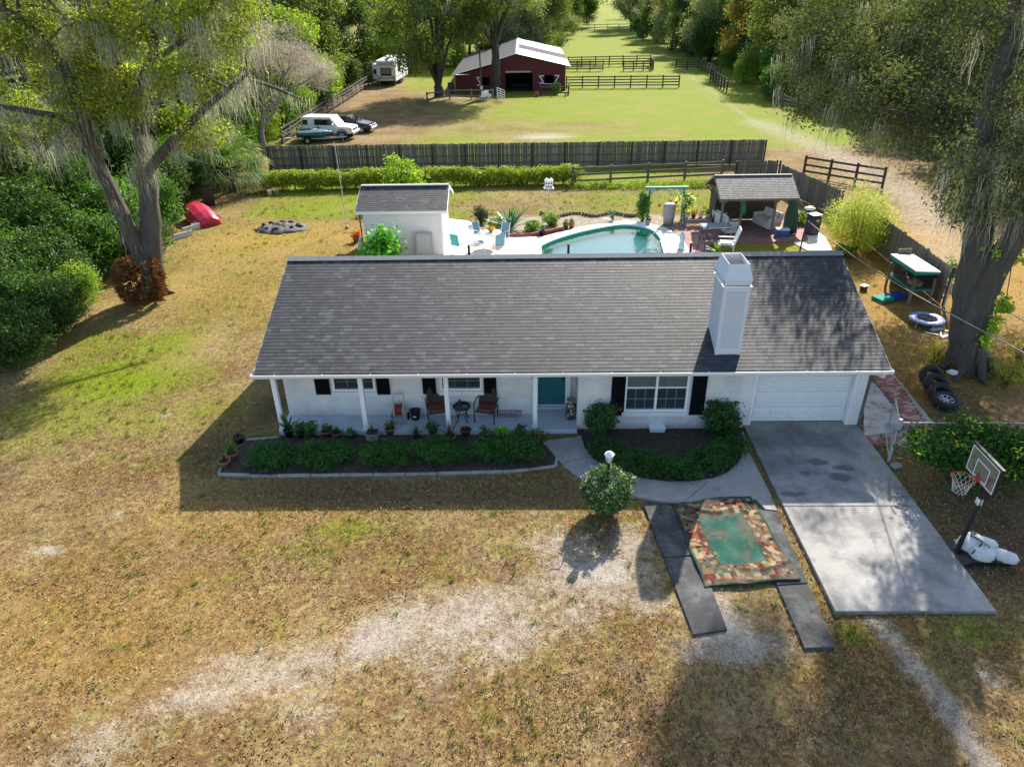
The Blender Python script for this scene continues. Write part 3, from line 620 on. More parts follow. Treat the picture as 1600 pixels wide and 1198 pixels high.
# windows openings are set in front of the wall as framed units, the walls run behind
def wall_with_hole(name, x0, x1, y0, y1, z0, z1, holes):
    b = MB(); x = x0
    for hx0, hx1, hz0, hz1 in holes:
        b.bx(x, hx0, y0, y1, z0, z1); b.bx(hx0, hx1, y0, y1, z0, hz0); b.bx(hx0, hx1, y0, y1, hz1, z1); x = hx1
    b.bx(x, x1, y0, y1, z0, z1); return b.build(name, WALL, house, 0, True)
def px_x(px, py, Y): return gy(px, py, Y).x
wz = gy(620, 612, YP).z; w1 = (px_x(519.5, 600, YP), px_x(586, 600, YP)); w2 = (px_x(688, 600, YP), px_x(753, 600, YP)); wz0 = gy(620, 609, YP).z
w3 = (px_x(975.5, 620, YF), px_x(1074, 620, YF)); w3z = gy(1020, 641, YF).z; WT = 2.12
wall_with_hole('wall', -7.34, .22, YP, YP+.2, .0, 2.5, [(w1[0]+.06, w1[1]-.06, wz0, WT), (w2[0]+.06, w2[1]-.06, wz0, WT)])
hb('wall', WALL, .22, 1.62, YD, YD+.2, 0, 2.5); hb('wall', WALL, .10, .22, YP+.2, YD+.2, 0, 2.5); hb('wall', M('recess_wall_grey', (.52, .49, .45), .7, .08, 2), 1.55, 1.62, YF+.21, YD, 0, 2.5)  # side wall of the door recess in a duller, browner tone than the brick
wall_with_hole('wall', 1.55, 6.32, YF, YF+.2, 0, 2.5, [(w3[0]+.06, w3[1]-.06, w3z, WT)])
hb('wall', TRIM2, 6.32, 6.74, YF+.06, YF+.34, 0, 2.5); hb('wall', TRIM2, 9.60, 9.94, YF+.04, YF+.34, 0, 2.5); hb('wall', TRIM2, 6.74, 9.60, YF+.08, YF+.34, 2.16, 2.5)
hb('wall', WALL, -7.34, -7.14, YP+.2, 26.1, 0, 2.5); hb('wall', WALL, 9.74, 9.94, YF+.34, 26.1, 0, 2.5); hb('wall', WALL, -7.14, 9.74, 25.9, 26.1, 0, 2.5)
hb('floor_slab', M('house_floor', (.2, .19, .18), .8), -7.1, 9.7, 19.7, 25.9, .0, .1)
for x in (-7.34, 9.74):              # gable ends
    MB().extrx([(YP-.0, 2.5), (YB-.6, 2.5), (YR, 4.02)], x, x+.2).build('gable', WALL, house, 0, True)
# porch floor
hb('porch_floor', M('porch_paint', (.46, .50, .56), .6, .1, 1.6, .1, 50, col2=(.34, .35, .37), amt=.25), -7.42, 1.55, 17.98, 19.38, -.08, .12, .012)
# roof
sl = (ZR-ZE)/(YR-YE); UPV = Vector((0, YR-YE, ZR-ZE)).normalized(); RUN = math.hypot(YR-YE, ZR-ZE)
roof = obj('roof', MB().extrx([(YE+.02, ZE-.05), (YR, ZR-.04), (YB-.02, ZE-.05), (YB-.02, ZE-.15), (YR, ZR-.16), (YE+.02, ZE-.15)], XL+.03, XR-.03).mesh('roof', M('roof_deck', (.10, .09, .085), .9), 0, OFF), house)
shingle_slope(roof, Vector((XL, YE-.03, ZE-.03)), Vector((1, 0, 0)), UPV, XR-XL, RUN+.02, singles=300, seed=4)
shingle_slope(roof, Vector((XR, YB+.03, ZE-.03)), Vector((-1, 0, 0)), Vector((0, -(YR-YE), ZR-ZE)).normalized(), XR-XL, RUN+.02, singles=0, seed=5, expo=.15)
capm = M('ridge_cap', (.20, .20, .20), .9, .2, 4, .4, 60)
xx = XL; k = 0
cap_me = MB().extrx([(-.17, -.055), (0, .028), (.17, -.055), (.165, -.07), (0, .010), (-.165, -.07)], -.14, .14).mesh('ridge_cap', capm)
while xx < XR: obj('ridge_cap', cap_me, roof, Vector((xx+.13, YR, ZR+.015)) - OFF, (0, .012, 0)); xx += .262
# rake trim, fascia, soffit, gutter
for x in (XL-.02, XR-.02):
    MB().extrx([(YE, ZE-.19), (YR, ZR-.20), (YB, ZE-.19), (YB, ZE-.035), (YR, ZR-.045), (YE, ZE-.035)], x, x+.04).build('rake_trim', TRIM, house, 0, True)
hb('soffit', SOFF, XL+.04, XR-.04, YE+.06, YP+.05, 2.17, 2.19)
hb('fascia', TRIM, XL+.02, XR-.02, YE+.03, YE+.06, 2.12, 2.30)
gut = MB(); gp = [(YE+.03, 2.30), (YE+.03, 2.19), (YE-.05, 2.19), (YE-.085, 2.25), (YE-.085, 2.30), (YE-.10, 2.30), (YE-.10, 2.24), (YE-.06, 2.175), (YE+.029, 2.175)]
gut.extrx(gp, XL-.06, XR+.06).build('gutter', TRIM, house, 0, True)
gi = MB(); 
for x in (XL-.06, XR+.05): gi.bx(x, x+.01, YE-.09, YE+.03, 2.18, 2.30)
gi.build('gutter_end', TRIM, house, 0, True)
for x in np.arange(XL+.6, XR, 1.35): hb('gutter_strap', TRIM2, x, x+.03, YE-.09, YE+.03, 2.295, 2.303)
# downspout, bent back under the eave at the garage corner
MB().tube([(9.98, YE-.02, 2.2), (9.98, YE-.02, 2.08), (9.99, YE+.25, 1.98), (9.99, 18.22, 1.9)], .045, 6).build('downspout', TRIM, house, 0, True)
MB().tube([(9.99, 18.22, 1.9), (9.99, 18.24, 1.7), (9.99, 18.24, .1), (10.06, 18.1, .06)], .05, 6).build('downspout', M('dark_downspout', (.09, .09, .095), .5, .15), house, 0, True)
# porch posts with flared brackets
for px, py in ((440, 677), (571, 677), (701.5, 672), (836, 672)):
    q = g(px, py, .1); x = q.x
    p = MB().bx(x-.068, x+.068, 18.02, 18.156, .12, 2.17).build('porch_post', TRIM, house, .008, True)
    b = MB(); b.bx(x-.09, x+.09, 18.0, 18.176, .12, .2)
    for sx in (-1, 1): b.extr([(x+sx*.068, 1.97), (x+sx*.068, 2.169), (x+sx*.17, 2.169)], 18.04, 18.136)
    obj('post_bracket', b.mesh('post_bracket', TRIM, 0, OFF), p)
hb('porch_beam', TRIM, -7.44, .36, 18.03, 18.146, 2.02, 2.168) if False else None
# windows
GL = MGLASS('window_glass', (.035, .045, .05)); BL = M('glazing_bar_grey', (.20, .21, .21), .7, .05, 2)
def window(x0, x1, z0, z1, Y, cols, rows_top, twin):
    w = hb('window', TRIM, x0-.01, x0+.06, Y-.035, Y+.06, z0-.02, z1)
    off = OFF
    def sub(n, m, *a):
        o = MB().bx(*a).mesh(n, m, 0, off); return obj(n, o, w)
    sub('frame', TRIM, x1-.06, x1+.01, Y-.035, Y+.06, z0-.02, z1); sub('frame', TRIM, x0+.06, x1-.06, Y-.035, Y+.06, z0-.02, z0+.045); sub('frame', TRIM, x0+.06, x1-.06, Y-.035, Y+.06, z1-.05, z1)
    sub('sill', TRIM2, x0-.05, x1+.05, Y-.075, Y-.004, z0-.16, z0-.03)
    cells = [(x0+.06, x1-.06)] if not twin else [(x0+.06, (x0+x1)/2-.035), ((x0+x1)/2+.035, x1-.06)]
    if twin: sub('mullion', TRIM, (x0+x1)/2-.035, (x0+x1)/2+.035, Y-.03, Y+.06, z0+.045, z1-.05)
    zm = z0+.045+(z1-z0)*.50
    for a, c in cells:
        sub('pane', GL, a, c, Y+.035, Y+.045, z0+.045, zm-.02); sub('pane', MGLASS('upper_glass', (.13, .145, .14), .08), a, c, Y+.015, Y+.025, zm+.02, z1-.05)
        sub('meeting_rail', TRIM, a, c, Y-.012, Y+.05, zm-.022, zm+.022)
        for k in range(1, cols): xm = a+(c-a)*k/cols; sub('glazing_bar', BL, xm-.008, xm+.008, Y+.006, Y+.034, z0+.045, zm-.024); sub('glazing_bar', BL, xm-.008, xm+.008, Y-.004, Y+.014, zm+.024, z1-.05)
        zz = (zm+z1)/2; sub('glazing_bar', BL, a, c, Y-.002, Y+.012, zz-.008, zz+.008); zz = (zm+z0)/2; sub('glazing_bar', BL, a, c, Y+.008, Y+.032, zz-.008, zz+.008)
    return w
window(*w1, wz0, WT, YP, 3, 2, False); window(*w2, wz0, WT, YP, 3, 2, False); window(*w3, w3z, WT, YF, 3, 2, True)
BLK = M('black_shutter', (.008, .008, .009), .9, .2, 5, spec=.1)
def shutter(px0, px1, pyb, Y):
    x0, x1, zb = px_x(px0, pyb, Y), px_x(px1, pyb, Y), gy(px0, pyb, Y).z
    s = hb('shutter', BLK, x0, x0+.05, Y-.045, Y-.005, zb, 2.12)
    for a in ((x1-.05, x1, zb, 2.12), (x0+.05, x1-.05, zb, zb+.07), (x0+.05, x1-.05, 2.05, 2.12), (x0+.05, x1-.05, (zb+2.1)/2-.03, (zb+2.1)/2+.03)):
        obj('shutter_rail', MB().bx(a[0], a[1], Y-.045, Y-.005, a[2], a[3]).mesh('shutter_rail', BLK, 0, OFF), s)
    obj('shutter_back', MB().bx(x0+.05, x1-.05, Y-.014, Y-.004, zb+.07, 2.05).mesh('shutter_back', BLK, 0, OFF), s)
    b = MB(); z = zb+.09
    while z < 2.03:
        if abs(z-(zb+2.1)/2) > .05: b.box(((x0+x1)/2, Y-.022, z), (x1-x0-.1, .03, .008), 0, -.6)
        z += .035
    o = obj('louvres', b.mesh('louvres', BLK, 0, OFF), s); o['kind'] = 'stuff'
for a in ((495, 517.5, 615.5, YP), (590.5, 610.5, 615.5, YP), (661.5, 682, 614.5, YP), (756.5, 776, 613.5, YP), (953, 974, 648, YF), (1076, 1098, 647, YF)): shutter(*a)
# front door
dx0, dx1 = .40, 1.25; DZ = .2
TEAL = M('teal_door_paint', (.012, .115, .13), .45, .1, 2, .05, 60)
door = hb('front_door', TEAL, dx0, dx1, YD-.06, YD-.01, DZ, 2.2)
for i, (a, c) in enumerate(((.1, .39), (.47, .76))):
    for z0, z1 in ((.12, .62), (.76, 1.36), (1.48, 1.86)):
        obj('door_panel', MB().bx(dx0+a, dx0+c, YD-.072, YD-.058, DZ+z0, DZ+z1).mesh('door_panel', TEAL, .006, OFF), door)
obj('door_knob', MB().blob((dx1-.09, YD-.11, DZ+.95), (.035, .035, .035), 10, 6).bx(dx1-.1, dx1-.08, YD-.11, YD-.06, DZ+.94, DZ+.96).mesh('door_knob', M('dark_bronze', (.03, .025, .02), .4, .2, metal=.8), 0, OFF), door)
obj('dead_bolt', MB().blob((dx1-.09, YD-.07, DZ+1.15), (.03, .02, .03), 10, 6).mesh('dead_bolt', MATS['dark_bronze'], 0, OFF), door)
hb('door_frame', TRIM, dx1, 1.42, YD-.08, YD-.005, .12, 2.3, .006); hb('door_frame', TRIM, .25, dx0, YD-.08, YD-.005, .12, 2.3, .006)
hb('door_step', MATS['porch_paint'], .3, 1.45, YD-.2, YD-.005, .1, .18, .008); hb('threshold', TRIM, dx0, dx1, YD-.1, YD-.005, .181, .2)
# garage door: four sections with five raised panels each
GD = M('garage_door_white', (.74, .74, .74), .5, .05, 1.2, .05, 40)
gd = hb('garage_door', GD, 6.76, 9.585, YF+.27, YF+.30, .075, .14)
for s in range(4):
    z0, z1 = .09+s*.515, .09+(s+1)*.515-.008
    sec = obj('door_section', MB().bx(6.76, 9.585, YF+.25, YF+.29, z0, z1).mesh('door_section', GD, .004, OFF), gd)
    for k in range(5):
        x0 = 6.76+.06+k*.553; o = MB()
        a, c, e, f2 = x0, x0+.49, z0+.10, z1-.10; y = YF+.25; d = .034
        o.add([(a, y, e), (c, y, e), (c, y, f2), (a, y, f2), (a+.03, y-d, e+.03), (c-.03, y-d, e+.03), (c-.03, y-d, f2-.03), (a+.03, y-d, f2-.03)], [(0, 1, 5, 4), (1, 2, 6, 5), (2, 3, 7, 6), (3, 0, 4, 7), (4, 5, 6, 7)])
        obj('door_panel', o.mesh('door_panel', GD, 0, OFF), gd)
hb('garage_jamb', TRIM, 6.70, 6.76, YF+.05, YF+.24, .075, 2.16); hb('garage_jamb', TRIM, 9.585, 9.64, YF+.03, YF+.24, .075, 2.16)
hb('door_seal', M('black_rubber', (.015, .015, .015), .8), 6.77, 9.58, YF+.24, YF+.32, .074, .088)
# chimney chase with a metal shroud
CH = M('chimney_grey', (.52, .53, .55), .6, .07, 1.5, .1, 40); CHT = M('chimney_trim', (.60, .61, .63), .55, .06, 2)
cx0, cx1, cy0, cy1, cz = 5.37, 6.09, 18.11, 19.18, 4.56
ch = hb('chimney', CH, cx0+.012, cx1-.012, cy0+.012, cy1-.012, 2.45, cz)
def cb(n, m, *a): return obj(n, MB().bx(*a).mesh(n, m, .004, OFF), ch)
for x in (cx0, cx1-.1):
    for y in (cy0, cy1-.1): cb('corner_board', CHT, x, x+.1, y, y+.1, 2.5, cz-.002)
cb('top_board', CHT, cx0+.1, cx1-.1, cy0, cy0+.04, cz-.12, cz-.003); cb('base_board', CHT, cx0+.1, cx1-.1, cy0, cy0+.04, 2.55, 2.72); cb('top_board', CHT, cx0, cx0+.04, cy0+.1, cy1-.1, cz-.12, cz-.003)
GALV = M('galvanised', (.50, .51, .53), .45, .1, 3, .1, 40, metal=.35)
fl = MB(); fl.bx(cx0-.03, cx1+.03, cy0-.03, cy1+.03, cz, cz+.03); obj('chimney_flashing', fl.mesh('chimney_flashing', TRIM, .004, OFF), ch)
sh = MB(); lo = [(cx0-.02, cy0-.02), (cx1+.02, cy0-.02), (cx1+.02, cy1+.02), (cx0-.02, cy1+.02)]; hi = [(cx0+.1, cy0+.1), (cx1-.1, cy0+.1), (cx1-.1, cy1-.1), (cx0+.1, cy1-.1)]
z0, z1, z2 = cz+.07, cz+.20, cz+.62
for i in range(4):
    j = (i+1) % 4
    sh.add([(*lo[i], z0), (*lo[j], z0), (*lo[j], z1), (*lo[i], z1)], [(0, 1, 2, 3)]); sh.add([(*lo[i], z1), (*lo[j], z1), (*hi[j], z2), (*hi[i], z2)], [(0, 1, 2, 3)])
o = obj('chimney_shroud', sh.mesh('chimney_shroud', CHT, 0, OFF), ch); md = o.modifiers.new('thickness', 'SOLIDIFY'); md.thickness = .012; md.offset = -1
for x, y in ((cx0+.02, cy0+.02), (cx1-.05, cy0+.02), (cx0+.02, cy1-.05), (cx1-.05, cy1-.05)): cb('shroud_leg', GALV, x, x+.03, y, y+.03, cz+.03, cz+.1)
fc = MB().lathe([(.16, cz), (.16, cz+.30), (.2, cz+.31), (.2, cz+.36), (.14, cz+.42), (0.001, cz+.43)], ((cx0+cx1)/2, (cy0+cy1)/2-.05, 0), 16); obj('flue_cap', fc.mesh('flue_cap', TRIM, 0, OFF), ch)
rust = MB(); rust.bx(cx0+.02, cx1-.02, cy0+.02, cy1-.02, cz+.031, cz+.04); obj('rust_pan', rust.mesh('rust_pan', M('rust', (.13, .045, .02), .9, .4, 6), 0, OFF), ch)
# vent pipes
for px, py in ((733, 399), (888, 397), (1078, 397)):
    q = gy(px, py, 22.9); MB().tube([(q.x, 22.9, 3.7), (q.x, 22.9, 4.22)], .04, 8).build('vent_pipe', M('black_pipe', (.01, .01, .01), .5), house, 0, True)
hb('door_bell', MATS['black_pipe'], px_x(831, 600, YP), px_x(833, 600, YP)+.02, YP-.03, YP, 1.38, 1.46)
hb('lap_vent', TRIM2, 2.9, 3.0, YF-.01, YF, .25, .3)
# ================================================================ shed
shed = thing('garden_shed', 'small white shed with grey shingle gable roof behind the house', 'shed', (-5.8, 35.4, 0)); OFF = Vector(shed.location)
SID = M('shed_siding', (.78, .76, .72), .6, .06, 1.5, .1, 30)
sx0, sx1, sy0, sy1, sze, szr, syr = -7.75, -3.95, 33.95, 36.9, 2.36, 3.12, 35.4
b = MB(); b.bx(sx0, sx1, sy0, sy1, 0, 2.3); b.build('wall', SID, shed, 0, True)
z = .05
while z < 2.25:                          # lap boards on the side towards the house
    MB().extrx([(sy0-.006, z), (sy0-.028, z+.004), (sy0-.006, z+.185)], sx0+.09, sx1-.09).build('lap_board', SID, shed, 0, True); z += .19
for x in (sx0, sx1-.09): MB().bx(x-.01, x+.10, sy0-.034, sy0-.002, 0, 2.28).build('corner_board', TRIM, shed, 0, True)
for x in (sx0, sx1-.12): MB().extrx([(sy0, 2.3), (sy1, 2.3), (syr, 3.02)], x, x+.12).build('gable', SID, shed, 0, True)
MB().bx(sx1, sx1+.03, 34.7, 35.6, .05, 2.05).build('shed_door', TRIM2, shed, .006, True)
r_ = MB().extrx([(33.62, sze-.05), (syr, szr-.03), (37.2, sze-.05), (37.2, sze-.1), (syr, szr-.1), (33.62, sze-.1)], -8.0, -3.68).build('roof', MATS['roof_deck'], shed, 0, True)
up_ = Vector((0, syr-33.6, szr-sze)).normalized(); ln_ = math.hypot(syr-33.6, szr-sze)
shingle_slope(r_, Vector((-8.02, 33.6, sze-.02)), Vector((1, 0, 0)), up_, 4.36, ln_, singles=0, seed=9, dim=1.05)
shingle_slope(r_, Vector((-3.66, 37.22, sze-.02)), Vector((-1, 0, 0)), Vector((0, -up_.y, up_.z)), 4.36, ln_, singles=0, seed=10)
MB().bx(-8.0, -3.68, 33.58, 33.62, sze-.17, sze-.035).build('fascia', TRIM, shed, 0, True)
for x in (-8.04, -3.68): MB().extrx([(33.6, sze-.17), (syr, szr-.17), (37.2, sze-.17), (37.2, sze-.03), (syr, szr-.02), (33.6, sze-.03)], x, x+.04).build('rake_trim', TRIM, shed, 0, True)
MB().bx(-8.0, -3.68, syr-.12, syr+.12, szr-.03, szr+.02).build('ridge_cap', M('pale_ridge', (.30, .30, .29), .9, .15), shed, 0, True)
MB().tube([(sx0-.12, 33.7, 2.3), (sx0-.1, 33.75, .2)], .035, 6).build('downspout', M('brown_pipe', (.10, .07, .055), .6), shed, 0, True)
# thin mast beside the shed
ms = g(566, 330); t = thing('antenna_mast', 'thin grey metal mast standing behind the white shed', 'mast', (ms.x-.2, 38.6, 0))
MB().tube([(0, 0, 0), (-.03, 0, 2.2), (-.1, 0, 4.6)], [.028, .024, .018], 6).build('pole', GALV, t); MB().bx(-.08, .08, -.08, .08, 0, .12).build('base', KERB, t)
# old framed mirror leaning on the shed wall
q = gy(664, 397, 33.7); t = thing('leaning_window', 'old framed window sash leaning against the white shed wall', 'window sash', (q.x, 33.5, 0))
FR_ = M('grey_wood_frame', (.40, .36, .30), .8, .2, 4, .3, 30, stretch=(1, 1, 6)); rot = Matrix.Rotation(-.14, 4, 'X')
for a in ((-.42, -.35, -.02, .03, .9, 2.0-.6), (.35, .42, -.02, .03, .9, 1.4)): pass
for nm, a in (('frame', (-.42, -.34, -.02, .03, .0, 1.25)), ('frame', (.34, .42, -.02, .03, .0, 1.25)), ('frame', (-.34, .34, -.02, .03, .0, .08)), ('frame', (-.34, .34, -.02, .03, 1.17, 1.25))): MB().bx(*a).xf(rot).build(nm, FR_, t)
MB().bx(-.34, .34, .0, .012, .08, 1.17).xf(rot).build('pane', M('dusty_pane', (.36, .40, .38), .15, .1, 2), t)
# short white picket screen and planter to the left of the shed
t = thing('white_screen', 'short white wooden screen at the left corner of the shed', 'screen', (sx0-.12, 33.0, 0))
for k in range(6): MB().bx(-.02, .02, -.42+k*.17, -.29+k*.17, 0, 1.0+.05*k).build('board', TRIM, t)
MB().bx(-.05, -.02, -.42, .56, .5, .58).build('rail', TRIM, t)

# ================================================================ pavilion
pav = thing('pavilion', 'open wooden pavilion with weathered shingle roof beside the pool', 'pavilion', (12.0, 37.9, 0)); OFF = Vector(pav.location)
PW = M('pavilion_wood', (.16, .135, .10), .9, .25, 3, .4, 40, stretch=(1, 1, .2)); PWD = M('pavilion_dark_wood', (.075, .065, .055), .9, .3, 3, .4, 40)
px0, px1, py0, py1, pyr, pze, pzr = 9.95, 13.95, 36.35, 39.55, 37.95, 1.98, 2.78
for x, y in ((10.25, 36.75), (11.25, 36.75), (12.95, 36.75), (13.75, 36.75), (10.25, 39.2), (13.75, 39.2)):
    p = MB().bx(x-.05, x+.05, y-.05, y+.05, .04, 2.0).build('post', PW, pav, 0, True)
    b = MB()
    for s in (-1, 1): b.box((x+s*.19, y, 1.8), (.07, .06, .5), 0, 0, s*.75)
    b.build('brace', PW, pav, 0, True)
MB().bx(px0+.15, px1-.1, 36.70, 36.80, 1.9, 2.04).build('beam', PW, pav, 0, True); MB().bx(px0+.15, px1-.1, 39.15, 39.25, 1.9, 2.04).build('beam', PW, pav, 0, True)
MB().bx(10.2, 10.3, 36.81, 39.14, 1.9, 2.04).build('beam', PW, pav, 0, True)
pr = MB().extrx([(py0, pze-.02), (pyr, pzr-.02), (py1, pze-.02), (py1, pze-.08), (pyr, pzr-.09), (py0, pze-.08)], px0, px1).build('roof', PWD, pav, 0, True)
u2 = Vector((0, pyr-py0, pzr-pze)).normalized(); l2 = math.hypot(pyr-py0, pzr-pze)
shingle_slope(pr, Vector((px0, py0-.02, pze)), Vector((1, 0, 0)), u2, px1-px0, l2, singles=0, seed=12, expo=.13, wid=(.1, .14, .18, .22), dim=1.7)
shingle_slope(pr, Vector((px1, py1+.02, pze)), Vector((-1, 0, 0)), Vector((0, -u2.y, u2.z)), px1-px0, l2, singles=0, seed=13, expo=.13, dim=1.7)
MB().bx(px0, px1, pyr-.08, pyr+.08, pzr-.015, pzr+.02).build('ridge_cap', M('pavilion_ridge', (.33, .31, .28), .9), pav, 0, True)
MB().bx(px0, px1, py0-.03, py0, pze-.11, pze+.005).build('fascia', PW, pav, 0, True)
for x in (px0-.03, px1): MB().extrx([(py0, pze-.10), (pyr, pzr-.11), (py1, pze-.10), (py1, pze), (pyr, pzr), (py0, pze)], x, x+.03).build('rake_board', PW, pav, 0, True)
# lean-to side roof on the right, and dark back wall boards
MB().add([(px1+.03, 37.0, 1.98), (px1+.75, 36.9, 1.25), (px1+.75, 38.7, 1.25), (px1+.03, 38.3, 2.35), (px1+.03, 37.0, 1.92), (px1+.75, 36.9, 1.19), (px1+.75, 38.7, 1.19), (px1+.03, 38.3, 2.29)], [(0, 1, 2, 3), (7, 6, 5, 4), (0, 4, 5, 1), (1, 5, 6, 2), (2, 6, 7, 3), (3, 7, 4, 0)]).build('side_roof', M('side_roof_grey', (.17, .165, .16), .9, .3, 7, .5, 30), pav, 0, True)
for k in range(26): MB().bx(10.3+k*.132, 10.3+k*.132+.124, 39.26, 39.285, .05, 1.95).build('back_board', PWD, pav, 0, True)
for k in range(9): MB().bx(10.2, 10.22, 38.0+k*.132, 38.0+k*.132+.124, .05, 1.9).build('side_board', PWD, pav, 0, True)
# green curtain tied at the right front post: pleated sheet
b = MB(); vs = []; nn = 40
for j in range(9):
    z = .06+j*.235; pinch = 1-.55*math.exp(-((z-1.75)/.5)**2)
    for i in range(nn):
        a = i/(nn-1); vs.append((13.72+(a-.35)*.75*pinch, 36.62-(.9-z)*.06+.05*math.sin(a*38+j*.4)*pinch, z))
b.add(vs, [(j*nn+i, j*nn+i+1, (j+1)*nn+i+1, (j+1)*nn+i) for j in range(8) for i in range(nn-1)], True)
o = b.build('curtain', M('curtain_green', (.045, .105, .075), .85, .15, 4), pav, 0, True); o.modifiers.new('t', 'SOLIDIFY').thickness = .01
b = MB(); vs = []
for j in range(7):
    for i in range(16): a = i/15; vs.append((11.32+(a-.5)*.2*(1+.3*math.sin(j)), 36.66+.03*math.sin(a*20), 1.05+j*.15))
b.add(vs, [(j*16+i, j*16+i+1, (j+1)*16+i+1, (j+1)*16+i) for j in range(6) for i in range(15)], True)
o = b.build('curtain', M('curtain_bright_green', (.03, .22, .11), .8, .15, 4), pav, 0, True); o.modifiers.new('t', 'SOLIDIFY').thickness = .01
CUSH = M('white_outdoor_fabric', (.70, .70, .68), .85, .08, 5, .1, 60); CUSH2 = M('grey_cushion', (.46, .47, .48), .85, .1, 5)
WICK = M('white_wicker', (.62, .61, .58), .8, .1, 12, .3, 90)
def couch(label, loc, rz, L, arms=True):
    t = thing('outdoor_couch', label, 'couch', loc, rz)
    MB().box((0, 0, .2), (L, .75, .34)).build('base', WICK, t, .02); MB().box((0, .36, .52), (L, .14, .62), rx=-.14).build('backrest', WICK, t, .02)
    for s in (-1, 1):
        if arms: MB().box((s*(L/2-.07), 0, .42), (.14, .76, .42)).build('armrest', WICK, t, .02)
    k = 2
    for i in range(k):
        w = (L-.3)/k; MB().box((-L/2+.15+w*(i+.5), -.03, .43), (w-.02, .66, .12)).build('seat_cushion', CUSH2 if i else CUSH, t, .03); MB().box((-L/2+.15+w*(i+.5), .24, .68), (w-.04, .14, .42), rx=-.2).build('back_cushion', CUSH, t, .04)
    for sx in (-1, 1):
        for sy in (-1, 1): MB().box((sx*(L/2-.08), sy*.3, .02), (.06, .06, .06)).build('foot', PWD, t)
couch('white couch seen from behind under the left end of the pavilion', (10.75, 37.55, .045), rad(100), 1.75)
couch('white couch facing left in the middle of the pavilion', (13.05, 38.0, .045), rad(-70), 1.45)
q = g(1220, 368); t = thing('cooler', 'blue cooler with white lid on the pavilion patio', 'cooler', (q.x-.02, q.y-.15, .046))
MB().box((0, 0, .16), (.62, .36, .32), taper=1.06).build('body', M('cooler_blue', (.03, .11, .42), .4, .1), t, .02); MB().box((0, 0, .355), (.67, .40, .07)).build('lid', CUSH, t, .02)
MB().tube([(-.33, 0, .3), (-.37, 0, .3), (-.37, .0, .2)], .012, 5).build('handle', CUSH, t)

# ================================================================ pool side things
CHB = M('sling_blue', (.13, .27, .33), .8, .15, 6); CHW = M('white_metal', (.80, .80, .80), .35, .05)
def patio_chair(label, loc, rz):
    t = thing('patio_chair', label, 'chair', loc, rz, 'blue sling chairs round the patio table')
    MB().box((0, 0, .42), (.46, .46, .03)).build('seat', CHB, t, .008); MB().box((0, .27, .72), (.46, .03, .58), rx=-.22).build('backrest', CHB, t, .008)
    for s in (-1, 1):
        MB().tube([(s*.26, -.24, 0), (s*.26, -.24, .62), (s*.26, .22, .64)], .018, 6).build('armrest', CHW, t)
        MB().tube([(s*.26, .28, 0), (s*.26, .22, .45), (s*.26, .34, 1.02)], .018, 6).build('back_frame', CHW, t)
    MB().tube([(-.26, -.23, .42), (.26, -.23, .42)], .014, 6).build('stretcher', CHW, t)
tc = g(772, 382); Z_ = .057
patio_chair('blue sling chair left of the patio table, nearest the house', (*g(748, 393)[:2], Z_), rad(100))
patio_chair('blue sling chair at the back left of the patio table', (*g(751, 379)[:2], Z_), rad(55))
patio_chair('blue sling chair at the back right of the patio table, by the brick rim', (*g(785, 381)[:2], Z_), rad(-40))
patio_chair('blue sling chair with its back to the house at the patio table', (*g(780, 396)[:2], Z_), rad(195))
t = thing('patio_table', 'round white patio table between the blue sling chairs', 'table', (*g(768, 386)[:2], Z_))
MB().lathe([(.01, .70), (.5, .70), (.52, .715), (.5, .73), (.01, .73)], n=24).build('table_top', CHW, t)
for k in range(4): a = k*math.pi/2+.4; MB().tube([(.12*math.cos(a), .12*math.sin(a), .70), (.34*math.cos(a), .34*math.sin(a), 0)], .02, 6).build('leg', CHW, t)
def flower_leaves(seed, c, r3, n, size, c1, c2, name, par, mat='shrub_leaf', **k):
    V, F, C = foliage(seed, [(*c, *r3)], n, size, c1, c2, **k); return obj(name, npmesh(name, V, F, MLEAF(mat), C), par)
t = thing('flower_bowl', 'bowl of red and orange flowers on the patio table', 'flowers', (*g(768, 386)[:2], Z_+.731))
MB().lathe([(.06, 0), (.15, .1), (.16, .12), (.14, .11)], n=14).build('bowl', M('terracotta', (.33, .12, .06), .85, .15, 6, .2, 40), t)
flower_leaves(71, (0, 0, .17), (.2, .2, .1), 220, .09, (.55, .04, .03), (.65, .35, .02), 'flowers', t, tw=.06, per=8, c3=(.05, .18, .03), p3=.35)
t = thing('patio_chair', 'turquoise folding chair half hidden by the house roof', 'chair', (*g(716, 396)[:2], Z_), rad(150)); TQ = M('turquoise', (.06, .42, .42), .6, .1)
MB().box((0, 0, .42), (.5, .48, .03)).build('seat', TQ, t); MB().box((0, .27, .72), (.5, .03, .6), rx=-.2).build('backrest', TQ, t)
for s in (-1, 1): MB().tube([(s*.25, -.22, 0), (s*.25, -.22, .42)], .016, 6).tube([(s*.25, .25, 0), (s*.25, .22, .5)], .016, 6).build('leg', CHW, t)
# pool hand rails
t = thing('pool_rail', 'chrome hand rail bent over the right end of the pool', 'hand rail', (6.75, 35.0, .05)); CHR = M('chrome', (.6, .62, .64), .2, .03, metal=.9)
for dx in (-.28, .28): MB().tube([(dx+.5, -.3, 0), (dx+.5, -.3, .55), (dx+.42, -.3, .75), (dx+.1, -.3, .82), (dx-.15, -.3, .6), (dx-.4, -.3, -.1), (dx-.55, -.3, -.5)], .024, 8).build('rail', CHR, t)
for k, z in enumerate((-.3, -.05)): MB().tube([(-.73+.08*k, -.3, z), (-.17+.08*k, -.3, z)], .02, 6).build('tread', CHR, t)
